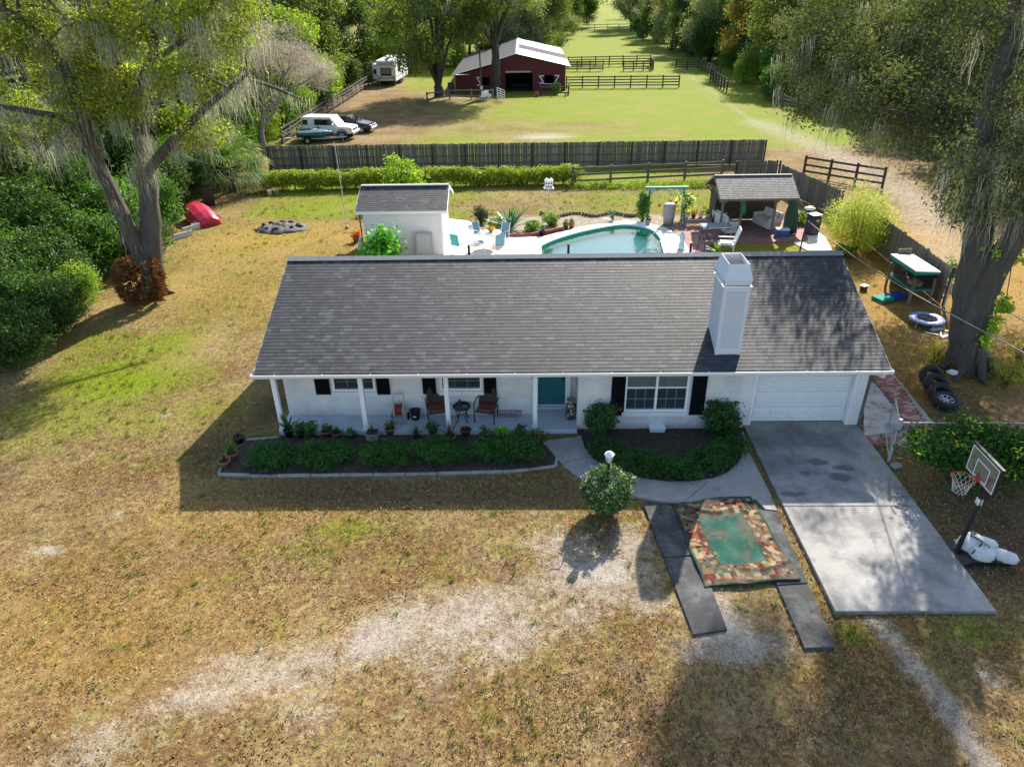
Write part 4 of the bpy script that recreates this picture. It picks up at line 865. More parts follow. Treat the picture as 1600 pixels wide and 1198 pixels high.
# small statue-like pool dispenser
q = g(1064, 392); t = thing('pool_float_dispenser', 'small pale blue bottle shaped pool dispenser on the deck', 'dispenser', (q.x, q.y, .05))
MB().lathe([(.1, 0), (.17, .12), (.15, .3), (.08, .42), (.13, .6), (.1, .78), (.05, .9), (0.001, .92)], n=14).build('body', M('pale_blue_plastic', (.28, .52, .58), .4, .1), t); MB().lathe([(.18, .0), (.18, .05), (.12, .05)], n=14).build('base', M('pink_plastic', (.6, .25, .22), .5), t)
# grill frame: black ironwork heap
q = g(1102, 390); t = thing('iron_chairs', 'black wrought iron chair beside the white lounge chair', 'chair', (q.x, q.y, .05), .4); IR = M('wrought_iron', (.012, .012, .013), .5, .2)
for s in (-1, 1):
    MB().tube([(s*.27, -.26, 0), (s*.27, -.24, .62), (s*.27, .22, .64)], .022, 6).build('armrest', IR, t); MB().tube([(s*.27, .28, 0), (s*.26, .22, .45), (s*.24, .36, 1.0)], .022, 6).build('back_frame', IR, t)
for k in range(7): MB().tube([(-.25+k*.083, -.24, .43), (-.25+k*.083, .22, .43), (-.24+k*.08, .36, .98)], .012, 5).build('slat', IR, t)
MB().torus((0, .31, .74), .14, .014, 18, 6, 'Y').build('scroll', IR, t)
# white lounge chair
q = g(1136, 392); t = thing('lounge_chair', 'white lounge chair with pale blue cushion beside the iron chair', 'lounge chair', (q.x, q.y, .05), rad(-8))
MB().box((-.1, 0, .34), (.75, .6, .05)).build('seat', CHW, t, .01); MB().box((.38, 0, .72), (.06, .62, .85), ry=.3).build('backrest', CHW, t, .01)
MB().box((-.1, 0, .39), (.55, .5, .05)).build('cushion', M('pale_blue_fabric', (.45, .62, .68), .85, .08), t, .015)
for sx in (-.4, .25):
    for sy in (-.27, .27): MB().box((sx, sy, .17), (.05, .05, .34)).build('leg', CHW, t)
for sy in (-.31, .31): MB().box((-.08, sy, .56), (.75, .06, .04)).build('armrest', CHW, t)
# grey plastic barrel
q = g(1044, 350); t = thing('barrel', 'tall beige plastic barrel standing by the trellis', 'barrel', (q.x, q.y, 0)); BR = M('beige_plastic', (.33, .32, .29), .6, .1, 2)
MB().lathe([(0.001, 0), (.27, 0), (.31, .5), (.34, 1.0), (.36, 1.03), (.34, 1.05)], n=20).build('body', BR, t); MB().lathe([(.33, 1.05), (.3, 1.1), (.1, 1.13), (.001, 1.13)], n=20).build('lid', BR, t)
# teal trellis arch
a, b_ = g(1012, 345), g(1064, 344); t = thing('garden_arbor', 'teal painted post and beam arbor at the end of the gravel bed', 'arbor', ((a.x+b_.x)/2, (a.y+b_.y)/2, 0)); TL = M('teal_wood', (.10, .30, .30), .7, .15, 4, .2, 30); w = b_.x-a.x
for s in (-1, 1): MB().box((s*w/2, 0, .88), (.09, .09, 1.8)).build('post', TL, t)
MB().box((0, 0, 1.83), (w+.5, .16, .1)).build('beam', TL, t)
for s in (-1, 1): MB().box((s*(w/2-.18), 0, 1.62), (.06, .06, .5), 0, 0, -s*.8).build('brace', TL, t)
wire = M('thin_wire', (.35, .33, .30), .6)
for i in range(6): MB().tube([(-w/2+.1+i*w/6, 0, 1.75), (-w/2+.2+i*w/6+.1*math.sin(i), 0, .9)], .006, 4).build('wire', wire, t)
for x, z in ((-.35, .85), (.55, 1.0)):
    MB().blob((x, -.05, z), (.09, .05, .09), 8, 6).build('red_ornament', M('red_ornament', (.6, .07, .04), .5), t)
# martin bird house on a pole
q = g(857, 342); t = thing('bird_house', 'white birdhouse with many holes on a thin pole behind the pool', 'birdhouse', (q.x, q.y, 0))
MB().tube([(0, 0, 0), (0, 0, 1.75)], .025, 6).build('pole', GALV, t)
h = MB().bx(-.22, .22, -.15, .15, 1.75, 2.15).build('box', CHW, t)
for i in range(3):
    for j in range(2): obj('entrance', MB().bx(-.17+i*.13, -.09+i*.13, -.156, -.148, 1.8+j*.18, 1.88+j*.18).mesh('entrance', BLK), h)
for i in range(2): MB().extr([(-.24+i*.24, 2.15), (i*.24, 2.15), (-.12+i*.24, 2.26)], -.18, .18).build('roof', CHW, t)
MB().bx(-.28, .28, -.2, .2, 1.72, 1.75).build('ledge', CHW, t)
# plant bench with pots
q = g(1088, 352); t = thing('plant_bench', 'grey wooden bench carrying potted flowers left of the pavilion', 'bench', (q.x, q.y, 0)); GW = M('grey_weathered_wood', (.22, .20, .18), .9, .25, 5, .4, 40)
for k in range(4): MB().box((0, -.2+k*.13, .42), (1.5, .115, .03)).build('slat', GW, t)
for s in (-1, 1): MB().box((s*.65, 0, .2), (.08, .45, .4)).build('leg', GW, t)
MB().box((0, -.26, .28), (1.5, .03, .2)).build('apron', GW, t)
potm = {'white': M('white_pot', (.7, .7, .68), .5, .06), 'black': M('black_pot', (.012, .012, .013), .5, .2), 'clay': MATS['terracotta'], 'brown': M('brown_pot', (.13, .065, .04), .75, .2, 6), 'grey': M('grey_pot', (.30, .29, .27), .85, .2, 5, .3, 40)}
SOIL = M('potting_soil', (.035, .025, .018), 1, .3, 20, .5, 60)
def pot(name, label, loc, r, h, kind, group=None, square=False):
    t = thing(name, label, 'potted plant', loc, 0, group)
    if square:
        MB().box((0, 0, h/2), (2*r, 2*r, h), taper=1.18).build('pot', potm[kind], t, .008); MB().box((0, 0, h-.01), (2.1*r, 2.1*r, .03)).build('soil', SOIL, t)
    else:
        MB().lathe([(.001, 0), (r*.72, 0), (r*.98, h*.82), (r*1.08, h*.82), (r*1.08, h), (r*.9, h), (r*.88, h*.88)], n=18).build('pot', potm[kind], t); MB().lathe([(r*.89, h*.87), (.001, h*.9)], n=18).build('soil', SOIL, t)
    return t
LF = dict(c1=(.02, .06, .012), c2=(.06, .16, .03))
for k, (px, kd, fl) in enumerate(((1070, 'white', (.65, .6, .1)), (1080, 'black', (.6, .12, .05)), (1091, 'white', (.6, .35, .3)), (1101, 'white', (.1, .25, .06)))):
    nm = ('white pot with yellow flowers at the left end of the grey plant bench', 'black pot with red flowers on the grey plant bench', 'white pot with pink flowers on the grey plant bench', 'white pot with leafy green plant at the right end of the bench')[k]
    qq = g(px, 349, .44); p = pot('potted_flowers', nm, (t.location.x-.58+k*.38, t.location.y, .436), .13, .2, kd)
    flower_leaves(80+k, (0, 0, .3), (.16, .16, .14), 160, .09, (.03, .09, .015), (.09, .2, .04), 'leaves', p, tw=.06, per=8, c3=fl, p3=.3)
q = g(1060, 372)
t = thing('glass_table', 'low glass topped patio table at the left front of the pavilion', 'table', (9.9, 36.2, .046), .1)
MB().box((0, 0, .62), (1.5, .8, .02)).build('table_top', MGLASS('table_glass', (.35, .37, .38), .1), t); MB().box((0, 0, .6), (1.56, .86, .02)).build('rim', CHW, t)
for sx in (-.7, .7):
    for sy in (-.36, .36): MB().tube([(sx, sy, .6), (sx*.95, sy*.9, 0)], .02, 6).build('leg', GALV, t)
q = g(1250, 391); lp = thing('lamp_post', 'dark lamp post with white shade at the right end of the patio', 'lamp post', (q.x, q.y, 0))
MB().tube([(0, 0, 0), (.02, 0, .6), (.1, 0, 2.0)], [.045, .04, .03], 8).build('post', IR, lp); MB().lathe([(.02, 2.0), (.24, 2.05), (.26, 2.09), (.12, 2.16), (.001, 2.17)], (.1, 0, 0), 16).build('shade', CHW, lp); MB().lathe([(.06, 1.9), (.08, 2.04)], (.1, 0, 0), 10).build('bulb_holder', IR, lp)
q = g(1258, 352); t = thing('storage_bin', 'dark blue plastic bin standing behind the lamp post', 'bin', (15.0, 36.6, 0), .3)
MB().box((0, 0, .5), (.5, .5, 1.0), taper=1.12).build('body', M('navy_plastic', (.015, .025, .07), .5, .1), t, .02); MB().box((0, 0, 1.04), (.6, .6, .07)).build('lid', MATS['navy_plastic'], t, .02)
# overhead cable from the lamp post side towards the right
ca, cbv = gy(1262, 345, 34.0), gy(1640, 572, 12.0)
pts = [ca.lerp(cbv, i/16)+Vector((0, 0, -.28*math.sin(math.pi*i/16))) for i in range(17)]
t = thing('overhead_cable', 'grey service cable sagging across the right side yard', 'cable', (ca.x, ca.y, 0)); b = MB(); b.tube(pts, .015, 6); b.build('cable', M('cable_grey', (.16, .155, .15), .8), t, 0, True)
# fire pit
q = g(440, 357); t = thing('fire_pit', 'round heap of grey ash and charred wood on the back lawn', 'fire pit', (q.x, q.y, 0)); rr = random.Random(4)
ASH = M('ash', (.12, .115, .115), 1, .4, 5, .8, 25, col2=(.025, .025, .025), amt=.5)
b = MB(); b.blob((0, 0, -.02), (1.45, 1.05, .22), 30, 10, .12, rr); b.build('ash_heap', ASH, t)
for k in range(11):
    a = k/11*6.28; b = MB(); b.blob((1.02*math.cos(a)*rr.uniform(.75, 1.05), .66*math.sin(a)*rr.uniform(.8, 1.1), .1), (rr.uniform(.12, .24), rr.uniform(.1, .18), rr.uniform(.08, .2)), 8, 6, .2, rr); b.build('charred_stone', M('charred', (.05, .05, .05), 1, .5, 6, .6, 30), t)
for k in range(3): a = rr.uniform(0, 3.1); MB().tube([(-.5*math.cos(a), -.4*math.sin(a), .14), (.5*math.cos(a), .4*math.sin(a), .2)], .07, 7).build('burnt_log', M('burnt', (.03, .03, .03), 1, .4), t)

# ================================================================ fences
FW = [M('fence_board_%d' % i, c, .95, .25, 4, .5, 30, stretch=(1, 1, .25)) for i, c in enumerate(((.15, .14, .11), (.19, .175, .135), (.12, .115, .095)))]
FD = M('rail_dark', (.050, .042, .034), .9, .3, 3, .4, 30); FDG = M('rail_grey', (.13, .115, .095), .95, .3, 3, .4, 30)
rf = random.Random(12)
def picket_fence(label, p0, p1, h, board=.137, gap=.006, mats=FW, front=1, lean=0):
    d = Vector((p1[0]-p0[0], p1[1]-p0[1], 0)); Ln = d.length; a = math.atan2(d.y, d.x); t = thing('board_fence', label, 'fence', (p0[0], p0[1], 0), a)
    mes = [[MB().extr([(-board/2+gap/2, .03), (board/2-gap/2, .03), (board/2-gap/2, hh-.06), (board/2-.035, hh), (-board/2+.035, hh), (-board/2+gap/2, hh-.06)], -.01, .01).mesh('board', m_) for hh in (h-.02, h, h+.025)] for m_ in mats]
    n = int(Ln/board)
    for i in range(n): obj('board', rf.choices(mes, (4, 3, 3))[0][rf.randrange(3)], t, ((i+.5)*board, 0, 0), (lean, rf.uniform(-.008, .008), 0))
    m_ = int(round(Ln/2.4)); pm = MB().box((0, 0, h/2), (.1, .1, h)).mesh('post', FD); rl = MB().box((Ln/m_/2, 0, 0), (Ln/m_-.01, .04, .09)).mesh('rail', FDG)
    for i in range(m_+1): obj('post', pm, t, (i*Ln/m_, -front*.10, 0))
    for i in range(m_):
        for z in (.35, h*.5, h-.3): obj('rail', rl, t, (i*Ln/m_, -front*.032, z))
    return t
def rail_fence(label, pts, h, nr, step, mat=FD, sag=0, thick=.13):
    P = [Vector((*p[:2], 0)) for p in pts]; t = thing('rail_fence', label, 'fence', P[0]); pm = MB().box((0, 0, h/2+.03), (.13, .13, h+.06)).mesh('post', mat); first = True
    for a, b in zip(P[:-1], P[1:]):
        d = b-a; n = max(1, round(d.length/step)); ang = math.atan2(d.y, d.x); rl = MB().box((d.length/n/2, 0, 0), (d.length/n-.004, .045, thick)).mesh('rail', mat)
        for i in range(n+1):
            if i or first: obj('post', pm, t, a+d*(i/n)-P[0], (rf.uniform(-.02, .02), rf.uniform(-.02, .02), ang))
        for i in range(n):
            for k in range(nr): obj('rail', rl, t, a+d*(i/n)-P[0]+Vector((math.sin(ang)*.085, -math.cos(ang)*.085, .32+(h-.40)*k/max(1, nr-1)+rf.uniform(-.02, .02))), (0, rf.uniform(-.012, .012)*(1+sag*6), ang))
        first = False
    return t
picket_fence('long grey wooden board fence between the back yard and the barn field', (-18.3, 52.6), (17.1, 52.6), 1.72)
picket_fence('short grey board fence panel directly behind the pavilion', (13.3, 45.9), (16.0, 45.9), 1.75)
picket_fence('grey board fence slanting down behind the right end of the pavilion', (16.15, 45.9), (17.4, 39.5), 1.5, front=-1)
picket_fence('grey board fence along the right side yard behind the cage', (17.3, 36.3), (16.95, 27.2), 1.65, front=-1)
rail_fence('three rail dark fence behind the back lawn, left of the pavilion', [(3.2, 47.3), (13.2, 48.7)], 1.15, 3, 2.6, FDG)
rail_fence('dark three rail fence closing the lane right of the pavilion', [g(1255, 274), g(1378, 294)], 1.25, 3, 2.0)
rail_fence('dark four rail fence across the paddock right of the barn', [(5.3, 94.2), (18.9, 93.6)], 1.35, 4, 1.95)
rail_fence('far dark rail fence behind the paddock with inner pen', [(6.8, 117.5), (19.2, 118)], 1.45, 4, 2.2)
rail_fence('left pen of dark rails in front of the far paddock fence', [(6.0, 112.5), (11.5, 112)], 1.35, 4, 1.8)
rail_fence('right pen of dark rails in front of the far paddock fence', [(14.4, 111.5), (18.6, 111.5), (19.0, 117)], 1.3, 4, 1.6)
rail_fence('dark rail fence on the right of the grass track, far stretch', [(22.1, 113), (25.3, 112.5), (25.6, 101)], 1.35, 4, 2.0)
rail_fence('dark rail fence on the right of the grass track, near stretch', [(23.4, 88.5), (23.9, 99.0)], 1.4, 4, 1.8)
rail_fence('old sagging rail fence under the trees on the right of the lane', [(26.5, 78), (28.6, 70), (29.2, 60), (29.8, 50)], 1.2, 3, 2.5, FDG, 1)
rail_fence('dark rail fence along the left edge of the barn yard', [(-20.2, 62), (-20.1, 80), (-19.8, 101)], 1.35, 4, 2.4)
rail_fence('low grey rail fence in front of the barn under the oaks', [g(668, 160), (-8.3, 86.5), (-3.4, 86.2)], 1.0, 2, 2.3, FDG)
rail_fence('short dark rail fence beside the right corner of the barn', [(2.0, 88.2), (5.2, 88.0), (5.4, 90.5)], 1.0, 2, 1.5)
rail_fence('far pale fence at the end of the grass field', [(14.5, 196), (21, 197), (32, 198)], 1.6, 3, 3, FDG)
rail_fence('dark fence behind the barn yard beside the camper', [(-14.5, 118), (-6, 119)], 1.3, 3, 2.6)
# tubular farm gate leaning by the barn fence
t = thing('farm_gate', 'white tubular farm gate swung open beside the barn oak', 'gate', (-2.9, 86.0, 0), rad(-70)); WT_ = M('white_tube', (.72, .72, .70), .4)
for k in range(5): MB().tube([(0, 0, .25+k*.24), (2.6, 0, .25+k*.24)], .03, 6).build('rail', WT_, t)
for x in (0, 1.3, 2.6): MB().tube([(x, 0, .1), (x, 0, 1.25)], .035, 6).build('upright', WT_, t)
# chain link pieces in the right side yard
GP = M('chainlink_post', (.42, .42, .40), .5, .15, 4, .1, 30, metal=.3)
def mesh_wire(name, p0, p1, z0, z1, par, cell=.15):
    p0, p1 = Vector(p0), Vector(p1); d = p1-p0; Ln = d.length; u = d.normalized(); b = MB(); hh = z1-z0; n = int((Ln+hh)/cell)
    for s in (0, 1):
        for i in range(n):
            a0 = i*cell-hh if s == 0 else i*cell; a1 = a0+hh if s == 0 else a0-hh
            c0, c1 = (a0, z0), (a1, z1)
            def clip(t): return (c0[0]+(c1[0]-c0[0])*t, c0[1]+(c1[1]-c0[1])*t)
            ts = sorted(((0-c0[0])/(c1[0]-c0[0]), (Ln-c0[0])/(c1[0]-c0[0]))); t0, t1 = max(0, ts[0]), min(1, ts[1])
            if t1-t0 < .02: continue
            A, B = clip(t0), clip(t1); A = p0+u*A[0]+Vector((0, 0, A[1])); B = p0+u*B[0]+Vector((0, 0, B[1])); b.tube([A, B], .0022, 3, False)
    o = b.build(name, GP, par); o['kind'] = 'stuff'; return o
def chain_fence(label, pts, h, step):
    P = [Vector((*p[:2], 0)) for p in pts]; t = thing('chain_link_fence', label, 'fence', P[0])
    for a, b in zip(P[:-1], P[1:]):
        d = b-a; n = max(1, round(d.length/step)); a0 = a-P[0]
        for i in range(n+1): q = a0+d*(i/n); MB().tube([q, q+Vector((0, 0, h+.05))], .032, 7).build('post', GP, t)
        MB().tube([a0+Vector((0, 0, h)), b-P[0]+Vector((0, 0, h))], .022, 6).build('top_rail', GP, t); mesh_wire('wire_mesh', a0, b-P[0], .05, h-.02, t)
chain_fence('chain link fence running behind the big oak trunk on the right', [(16.9, 26.9), (17.4, 22.5), (17.6, 17.5)], 1.25, 2.6)
gp = g(1388, 722); chain_fence('low chain link fence beside the leafy bush right of the driveway', [(gp.x, gp.y), (15.2, gp.y-.1)], 1.3, 2.4)
t = thing('chain_link_gate', 'open chain link gate leaning back over the brick path', 'gate', (gp.x, gp.y, 0), rad(70))
MB().tube([(0.05, 0, .1), (.05, 0, 1.28), (1.35, 0, 1.28), (1.35, 0, .1), (.05, 0, .1)], .02, 6).build('frame', GP, t); MB().tube([(.05, 0, .15), (1.35, 0, 1.25)], .012, 5).build('brace', GP, t); mesh_wire('wire_mesh', (.06, 0, 0), (1.34, 0, 0), .12, 1.26, t)
MB().tube([(0, 0, 0), (0, 0, 1.42)], .045, 8).build('gate_post', GP, t)
# ================================================================ porch things
PZ0 = .122
WK = M('dark_wicker', (.035, .025, .02), .7, .25, 14, .3, 80); RC = M('rust_cushion', (.16, .04, .03), .85, .15, 6, .1, 60)
def porch_chair(label, loc, rz):
    t = thing('porch_chair', label, 'chair', loc, rz)
    MB().box((0, -.02, .40), (.54, .5, .05)).build('seat', WK, t, .01); MB().box((0, -.02, .45), (.48, .46, .07)).build('cushion', RC, t, .02)
    b = MB(); vs = []; n, m_ = 12, 7
    for j in range(m_):
        for i in range(n+1):
            a = -1+2*i/n; z = .45+j/(m_-1)*(.58-.16*abs(a)**2.5); vs.append((a*.29*(1-.05*j/(m_-1)), .25-.10*a*a+(z-.45)*.22, z))
    b.add(vs, [(j*(n+1)+i, j*(n+1)+i+1, (j+1)*(n+1)+i+1, (j+1)*(n+1)+i) for j in range(m_-1) for i in range(n)], True)
    o = b.build('backrest', WK, t); o.modifiers.new('t', 'SOLIDIFY').thickness = .03
    for s in (-1, 1):
        MB().tube([(s*.31, -.26, 0), (s*.31, -.25, .4), (s*.33, -.2, .62), (s*.33, .0, .66), (s*.31, .24, .68)], .02, 6).build('armrest', WK, t); MB().tube([(s*.28, .26, 0), (s*.28, .24, .42)], .02, 6).build('leg', WK, t)
q = g(684, 664, .12); porch_chair('dark wicker porch chair with rust cushion, left of the small table', (q.x-.02, 18.58, PZ0), rad(14))
q = g(760, 663, .12); porch_chair('dark wicker porch chair with rust cushion, right of the small table', (q.x, 18.58, PZ0), rad(-14))
q = g(723, 655, .12); t = thing('side_table', 'small round iron table between the two wicker porch chairs', 'table', (q.x, 18.55, PZ0))
MB().torus((0, 0, .5), .26, .018, 24, 6).build('rim', IR, t); MB().lathe([(.001, .5), (.25, .5), (.25, .49), (.001, .49)], n=24).build('glass_top', MGLASS('side_table_glass', (.05, .07, .07), .05), t)
for k in range(4):
    a = k*math.pi/2+.78; c, s = math.cos(a), math.sin(a); MB().tube([(.25*c, .25*s, .49), (.2*c, .2*s, .3), (.13*c, .13*s, .18), (.22*c, .22*s, .02), (.27*c, .27*s, .03)], .016, 6).build('leg', IR, t)
for k in range(2): a = k*math.pi/2+.78; MB().tube([(.15*math.cos(a), .15*math.sin(a), .2), (-.15*math.cos(a), -.15*math.sin(a), .2)], .01, 5).build('brace', IR, t)
t = thing('lantern', 'small dark lantern standing on the iron porch table', 'lantern', (q.x-.06, 18.6, PZ0+.502)); MB().lathe([(.001, 0), (.06, 0), (.06, .03), (.045, .05), (.05, .12), (.06, .14), (.02, .2), (.001, .21)], n=10).build('body', IR, t); MB().torus((0, 0, .22), .025, .006, 12, 5, 'Y').build('ring', IR, t)
# hose reel
q = g(626, 655, .12); t = thing('hose_reel', 'hose reel cart with red hose standing on the porch', 'hose reel', (q.x, 18.62, PZ0)); BG = M('beige_cart', (.38, .35, .31), .6, .1)
for s in (-1, 1): MB().tube([(s*.17, -.22, .03), (s*.17, -.18, .5), (s*.15, .06, .88)], .018, 6).build('frame', BG, t); 
MB().tube([(-.15, .06, .88), (.15, .06, .88)], .018, 6).build('handle', BG, t); MB().box((0, -.24, .02), (.40, .12, .03)).build('foot', BG, t)
for k in range(7): MB().torus((-.09+k*.03, -.05, .38), .15+.01*(k % 2), .016, 20, 6, 'X').build('hose_coil', M('red_hose', (.28, .025, .025), .5, .15), t)
for s in (-1, 1): MB().lathe([(.001, -.01), (.22, -.01), (.22, .01), (.001, .01)], n=20).xf(Matrix.Translation((s*.13, -.05, .38)) @ Matrix.Rotation(math.pi/2, 4, 'Y')).build('reel_disc', BG, t); MB().torus((s*.24, .05, .1), .09, .025, 16, 6, 'X').build('wheel', BLK, t)
q = g(650, 652, .12); t = thing('bucket', 'black plastic bucket beside the hose reel', 'bucket', (q.x, 18.66, PZ0)); MB().lathe([(.001, 0), (.12, 0), (.16, .3), (.17, .3), (.15, .29), (.11, .02), (.001, .02)], n=18).build('body', potm['black'], t); MB().tube([(-.16, 0, .3), (-.1, -.1, .22), (.1, -.1, .22), (.16, 0, .3)], .006, 5).build('handle', GALV, t)
MB().bx(-.05, .05, -.152, -.146, .13, .18).build('sticker', M('pale_sticker', (.6, .58, .5), .6), t)
# wooden basket rack lying along the wall
q = gy(792, 649, 18.75); t = thing('boat_basket', 'low boat shaped slatted wooden basket on the porch floor', 'basket', (q.x, 18.74, PZ0)); BW = M('basket_wood', (.28, .15, .10), .8, .2, 6)
for k in range(13):
    x = -.42+k*.07; w = .11*(1-(x/.5)**2); MB().tube([(x, -w, .16), (x, -w*.8, .03), (x, w*.8, .03), (x, w, .16)], .008, 4).build('slat', BW, t)
for s in (-1, 1): MB().tube([(-.5, 0, .2), (-.25, s*.09, .17), (0, s*.115, .16), (.25, s*.09, .17), (.5, 0, .2)], .01, 5).build('rail', BW, t)
# tall urn at the door
q = g(892, 655, .12); t = thing('urn', 'tall patterned ceramic urn beside the teal front door', 'urn', (q.x-.0, 18.62, PZ0))
m, nt, N, L, P = _new('urn_glaze'); vv = N.new('ShaderNodeTexVoronoi'); vv.inputs['Scale'].default_value = 11; L.new(_pos(N, L), vv.inputs[0]); L.new(_mix(N, L, _ramp(N, L, vv.outputs['Distance'], .3, .42), (.34, .33, .24), (.035, .05, .045)), P.inputs['Base Color']); P.inputs['Roughness'].default_value = .3
MB().lathe([(.001, 0), (.13, 0), (.17, .12), (.175, .3), (.16, .48), (.11, .56), (.10, .60)], n=20).build('body', m, t); MB().lathe([(.10, .60), (.14, .66), (.145, .69), (.11, .67), (.09, .62), (.001, .6)], n=20).build('neck', M('urn_grey', (.25, .25, .21), .4, .15), t)
# potted plants along the porch edge
def spiky(seed, par, n, ln, w, c1, c2, z=0, spread=.7, name='leaves', mat='blade_leaf', droop=.35, seg=4):
    r = np.random.default_rng(seed); V, F, C, b = [], [], [], 0
    for k in range(n):
        a = r.uniform(0, 6.28); e = r.uniform(.05, spread); L_ = ln*r.uniform(.65, 1.1); d = np.array([math.cos(a), math.sin(a)]); sd = np.array([-d[1], d[0], 0]); c = np.array(c1)+(np.array(c2)-np.array(c1))*r.random()
        for i in range(seg+1):
            t = i/seg; rr_ = L_*(math.sin(e)*t+droop*t*t*math.sin(e)); zz = L_*(math.cos(e)*t-droop*t*t*.8*math.sin(e)); ww = w*(.55+1.6*t*(1-t))*(1-t**3)+.0015
            p = np.array([d[0]*rr_, d[1]*rr_, z+zz]); up_ = np.array([0, 0, .25*ww]); V += [p-sd*ww+up_, p, p+sd*ww+up_]
            if i: q_ = b+(i-1)*3; F += [(q_, q_+1, q_+4, q_+3), (q_+1, q_+2, q_+5, q_+4)]
            C += [c*(.75+.35*t)]*3
        b += (seg+1)*3
    return obj(name, npmesh(name, np.array(V), np.array(F), MLEAF(mat, .2, .4, .4), np.array(C), True), par)
def bushy(seed, par, z, r, n, size, c1=(.02, .065, .012), c2=(.07, .18, .03), name='leaves', **k):
    V, F, C = foliage(seed, [(0, 0, z, r, r, r*.8)], n, size, c1, c2, tw=r*.3, per=8, shell=.2, **k); return obj(name, npmesh(name, V, F, MLEAF('shrub_leaf'), C), par)
ED = 17.80
def ppx(px, py=680): q = g(px, py, .0); return (q.x, q.y, 0)
D1, D2 = (.015, .05, .01), (.05, .15, .03)
pl = [(452, 681, .14, .24, 'black', False, 'tall broad leaved plant in a dark pot by the leftmost porch post', ('s', 16, .62, .05)),
 (470, 683, .12, .16, 'black', False, 'bright green bushy plant right of the leftmost porch post', ('b', .2, 260, .1)),
 (487, 682, .12, .18, 'brown', False, 'dark bushy potted plant, third from the left on the porch edge', ('b', .2, 260, .09)),
 (511, 681, .15, .2, 'clay', False, 'terracotta pot with dark fern, fourth from the left on the porch edge', ('b', .15, 160, .08)),
 (527, 682, .16, .15, 'clay', False, 'wide terracotta bowl with low spiky greens near the second porch post', ('s', 30, .26, .018)),
 (550, 683, .1, .06, 'black', False, 'light green low plant just left of the second porch post', ('b', .17, 160, .08)),
 (583, 686, .15, .26, 'grey', True, 'square grey stone planter right of the second porch post', ('s', 10, .3, .02)),
 (610, 677, .15, .2, 'clay', False, 'terracotta pot with a low dark plant in front of the hose reel', ('b', .14, 130, .08)),
 (651, 684, .1, .08, 'black', False, 'spiky grassy plant in front of the black bucket', ('s', 46, .4, .012)),
 (677, 679, .13, .2, 'black', False, 'round bushy plant in front of the left wicker chair', ('b', .17, 220, .08)),
 (703, 689, .18, .2, 'clay', False, 'wide terracotta pot with thin dry spiky leaves at the third porch post', ('s', 40, .55, .012)),
 (728, 678, .16, .18, 'brown', False, 'empty looking brown clay pot below the iron table', ('s', 6, .15, .012)),
 (757, 686, .17, .16, 'clay', False, 'shallow terracotta bowl with reddish plant below the right wicker chair', ('r', .18, 170, .08)),
 (784, 684, .15, .1, 'brown', False, 'bright yellow green leafy plant right of the right wicker chair', ('y', .2, 240, .1)),
 (812, 682, .15, .1, 'brown', False, 'medium green leafy plant left of the fourth porch post', ('b', .18, 200, .1)),
 (838, 690, .1, .08, 'black', False, 'reddish leaved plant at the foot of the fourth porch post', ('r', .22, 260, .1))]
for i, (px, py, r_, h_, kd, sq, lb, k) in enumerate(pl):
    p = pot('potted_plant', lb, ppx(px, py), r_, h_, kd, None, sq)
    if k[0] == 's': spiky(200+i, p, k[1], k[2], k[3], (.03, .09, .02) if i != 10 else (.12, .10, .05), (.10, .25, .05) if i != 10 else (.2, .15, .08), h_*.85)
    elif k[0] == 'b': bushy(200+i, p, h_+k[1]*.75, k[1], k[2], k[3], D1, D2)
    elif k[0] == 'y': bushy(200+i, p, h_+k[1]*.75, k[1], k[2], k[3], (.08, .22, .015), (.2, .42, .03))
    else: bushy(200+i, p, h_+k[1]*.7, k[1], k[2], k[3], (.05, .035, .02), (.14, .06, .04), c3=(.05, .14, .03), p3=.4)
for px, w, lb in ((787, 1.0, 'long wooden trough planter below the bright green plant'), (820, .75, 'wooden trough planter left of the fourth porch post')):
    q = g(px, 688); t = thing('trough_planter', lb, 'planter', (q.x, q.y-.1, 0)); TW = M('planter_wood', (.16, .10, .06), .85, .2, 5, .3, 30)
    for s in (-1, 1): MB().box((0, s*.12, .1), (w, .02, .18)).build('side_board', TW, t); MB().box((s*(w/2-.01), 0, .1), (.02, .22, .18)).build('end_board', TW, t)
    MB().box((0, 0, .15), (w-.05, .21, .02)).build('soil', SOIL, t)
for px, py, lb, kk in ((364, 716, 'potted plant with tall yellow green leaves at the left end of the bed', (.10, .22, .02)), (352, 728, 'small clay pot at the front left corner of the porch bed', (.03, .06, .02)), (374, 690, 'dark nursery pot behind the left end of the bed', (.03, .05, .02))):
    q = g(px, py); p = pot('potted_plant', lb, (q.x, q.y, 0), .17, .2, 'clay' if px < 370 else 'black'); spiky(int(px), p, 18 if px == 364 else 7, .5 if px == 364 else .2, .03, tuple(c*.6 for c in kk), kk, .18)
# access cover by the picture window
q = g(1026, 673); t = thing('access_cover', 'white square cover on the soil under the picture window', 'cover', (q.x, q.y+.05, 0)); MB().box((0, 0, .07), (.44, .34, .14)).build('box', TRIM2, t, .01); MB().box((0, 0, .15), (.48, .38, .025), 0, .05).build('lid', TRIM, t, .006)

# ================================================================ basketball hoop
q = g(1493, 866); t = thing('basketball_hoop', 'portable basketball hoop with glass backboard and red rim beside the driveway', 'basketball hoop', (q.x, q.y, 0)); HB = M('hoop_black', (.012, .012, .013), .45, .2)
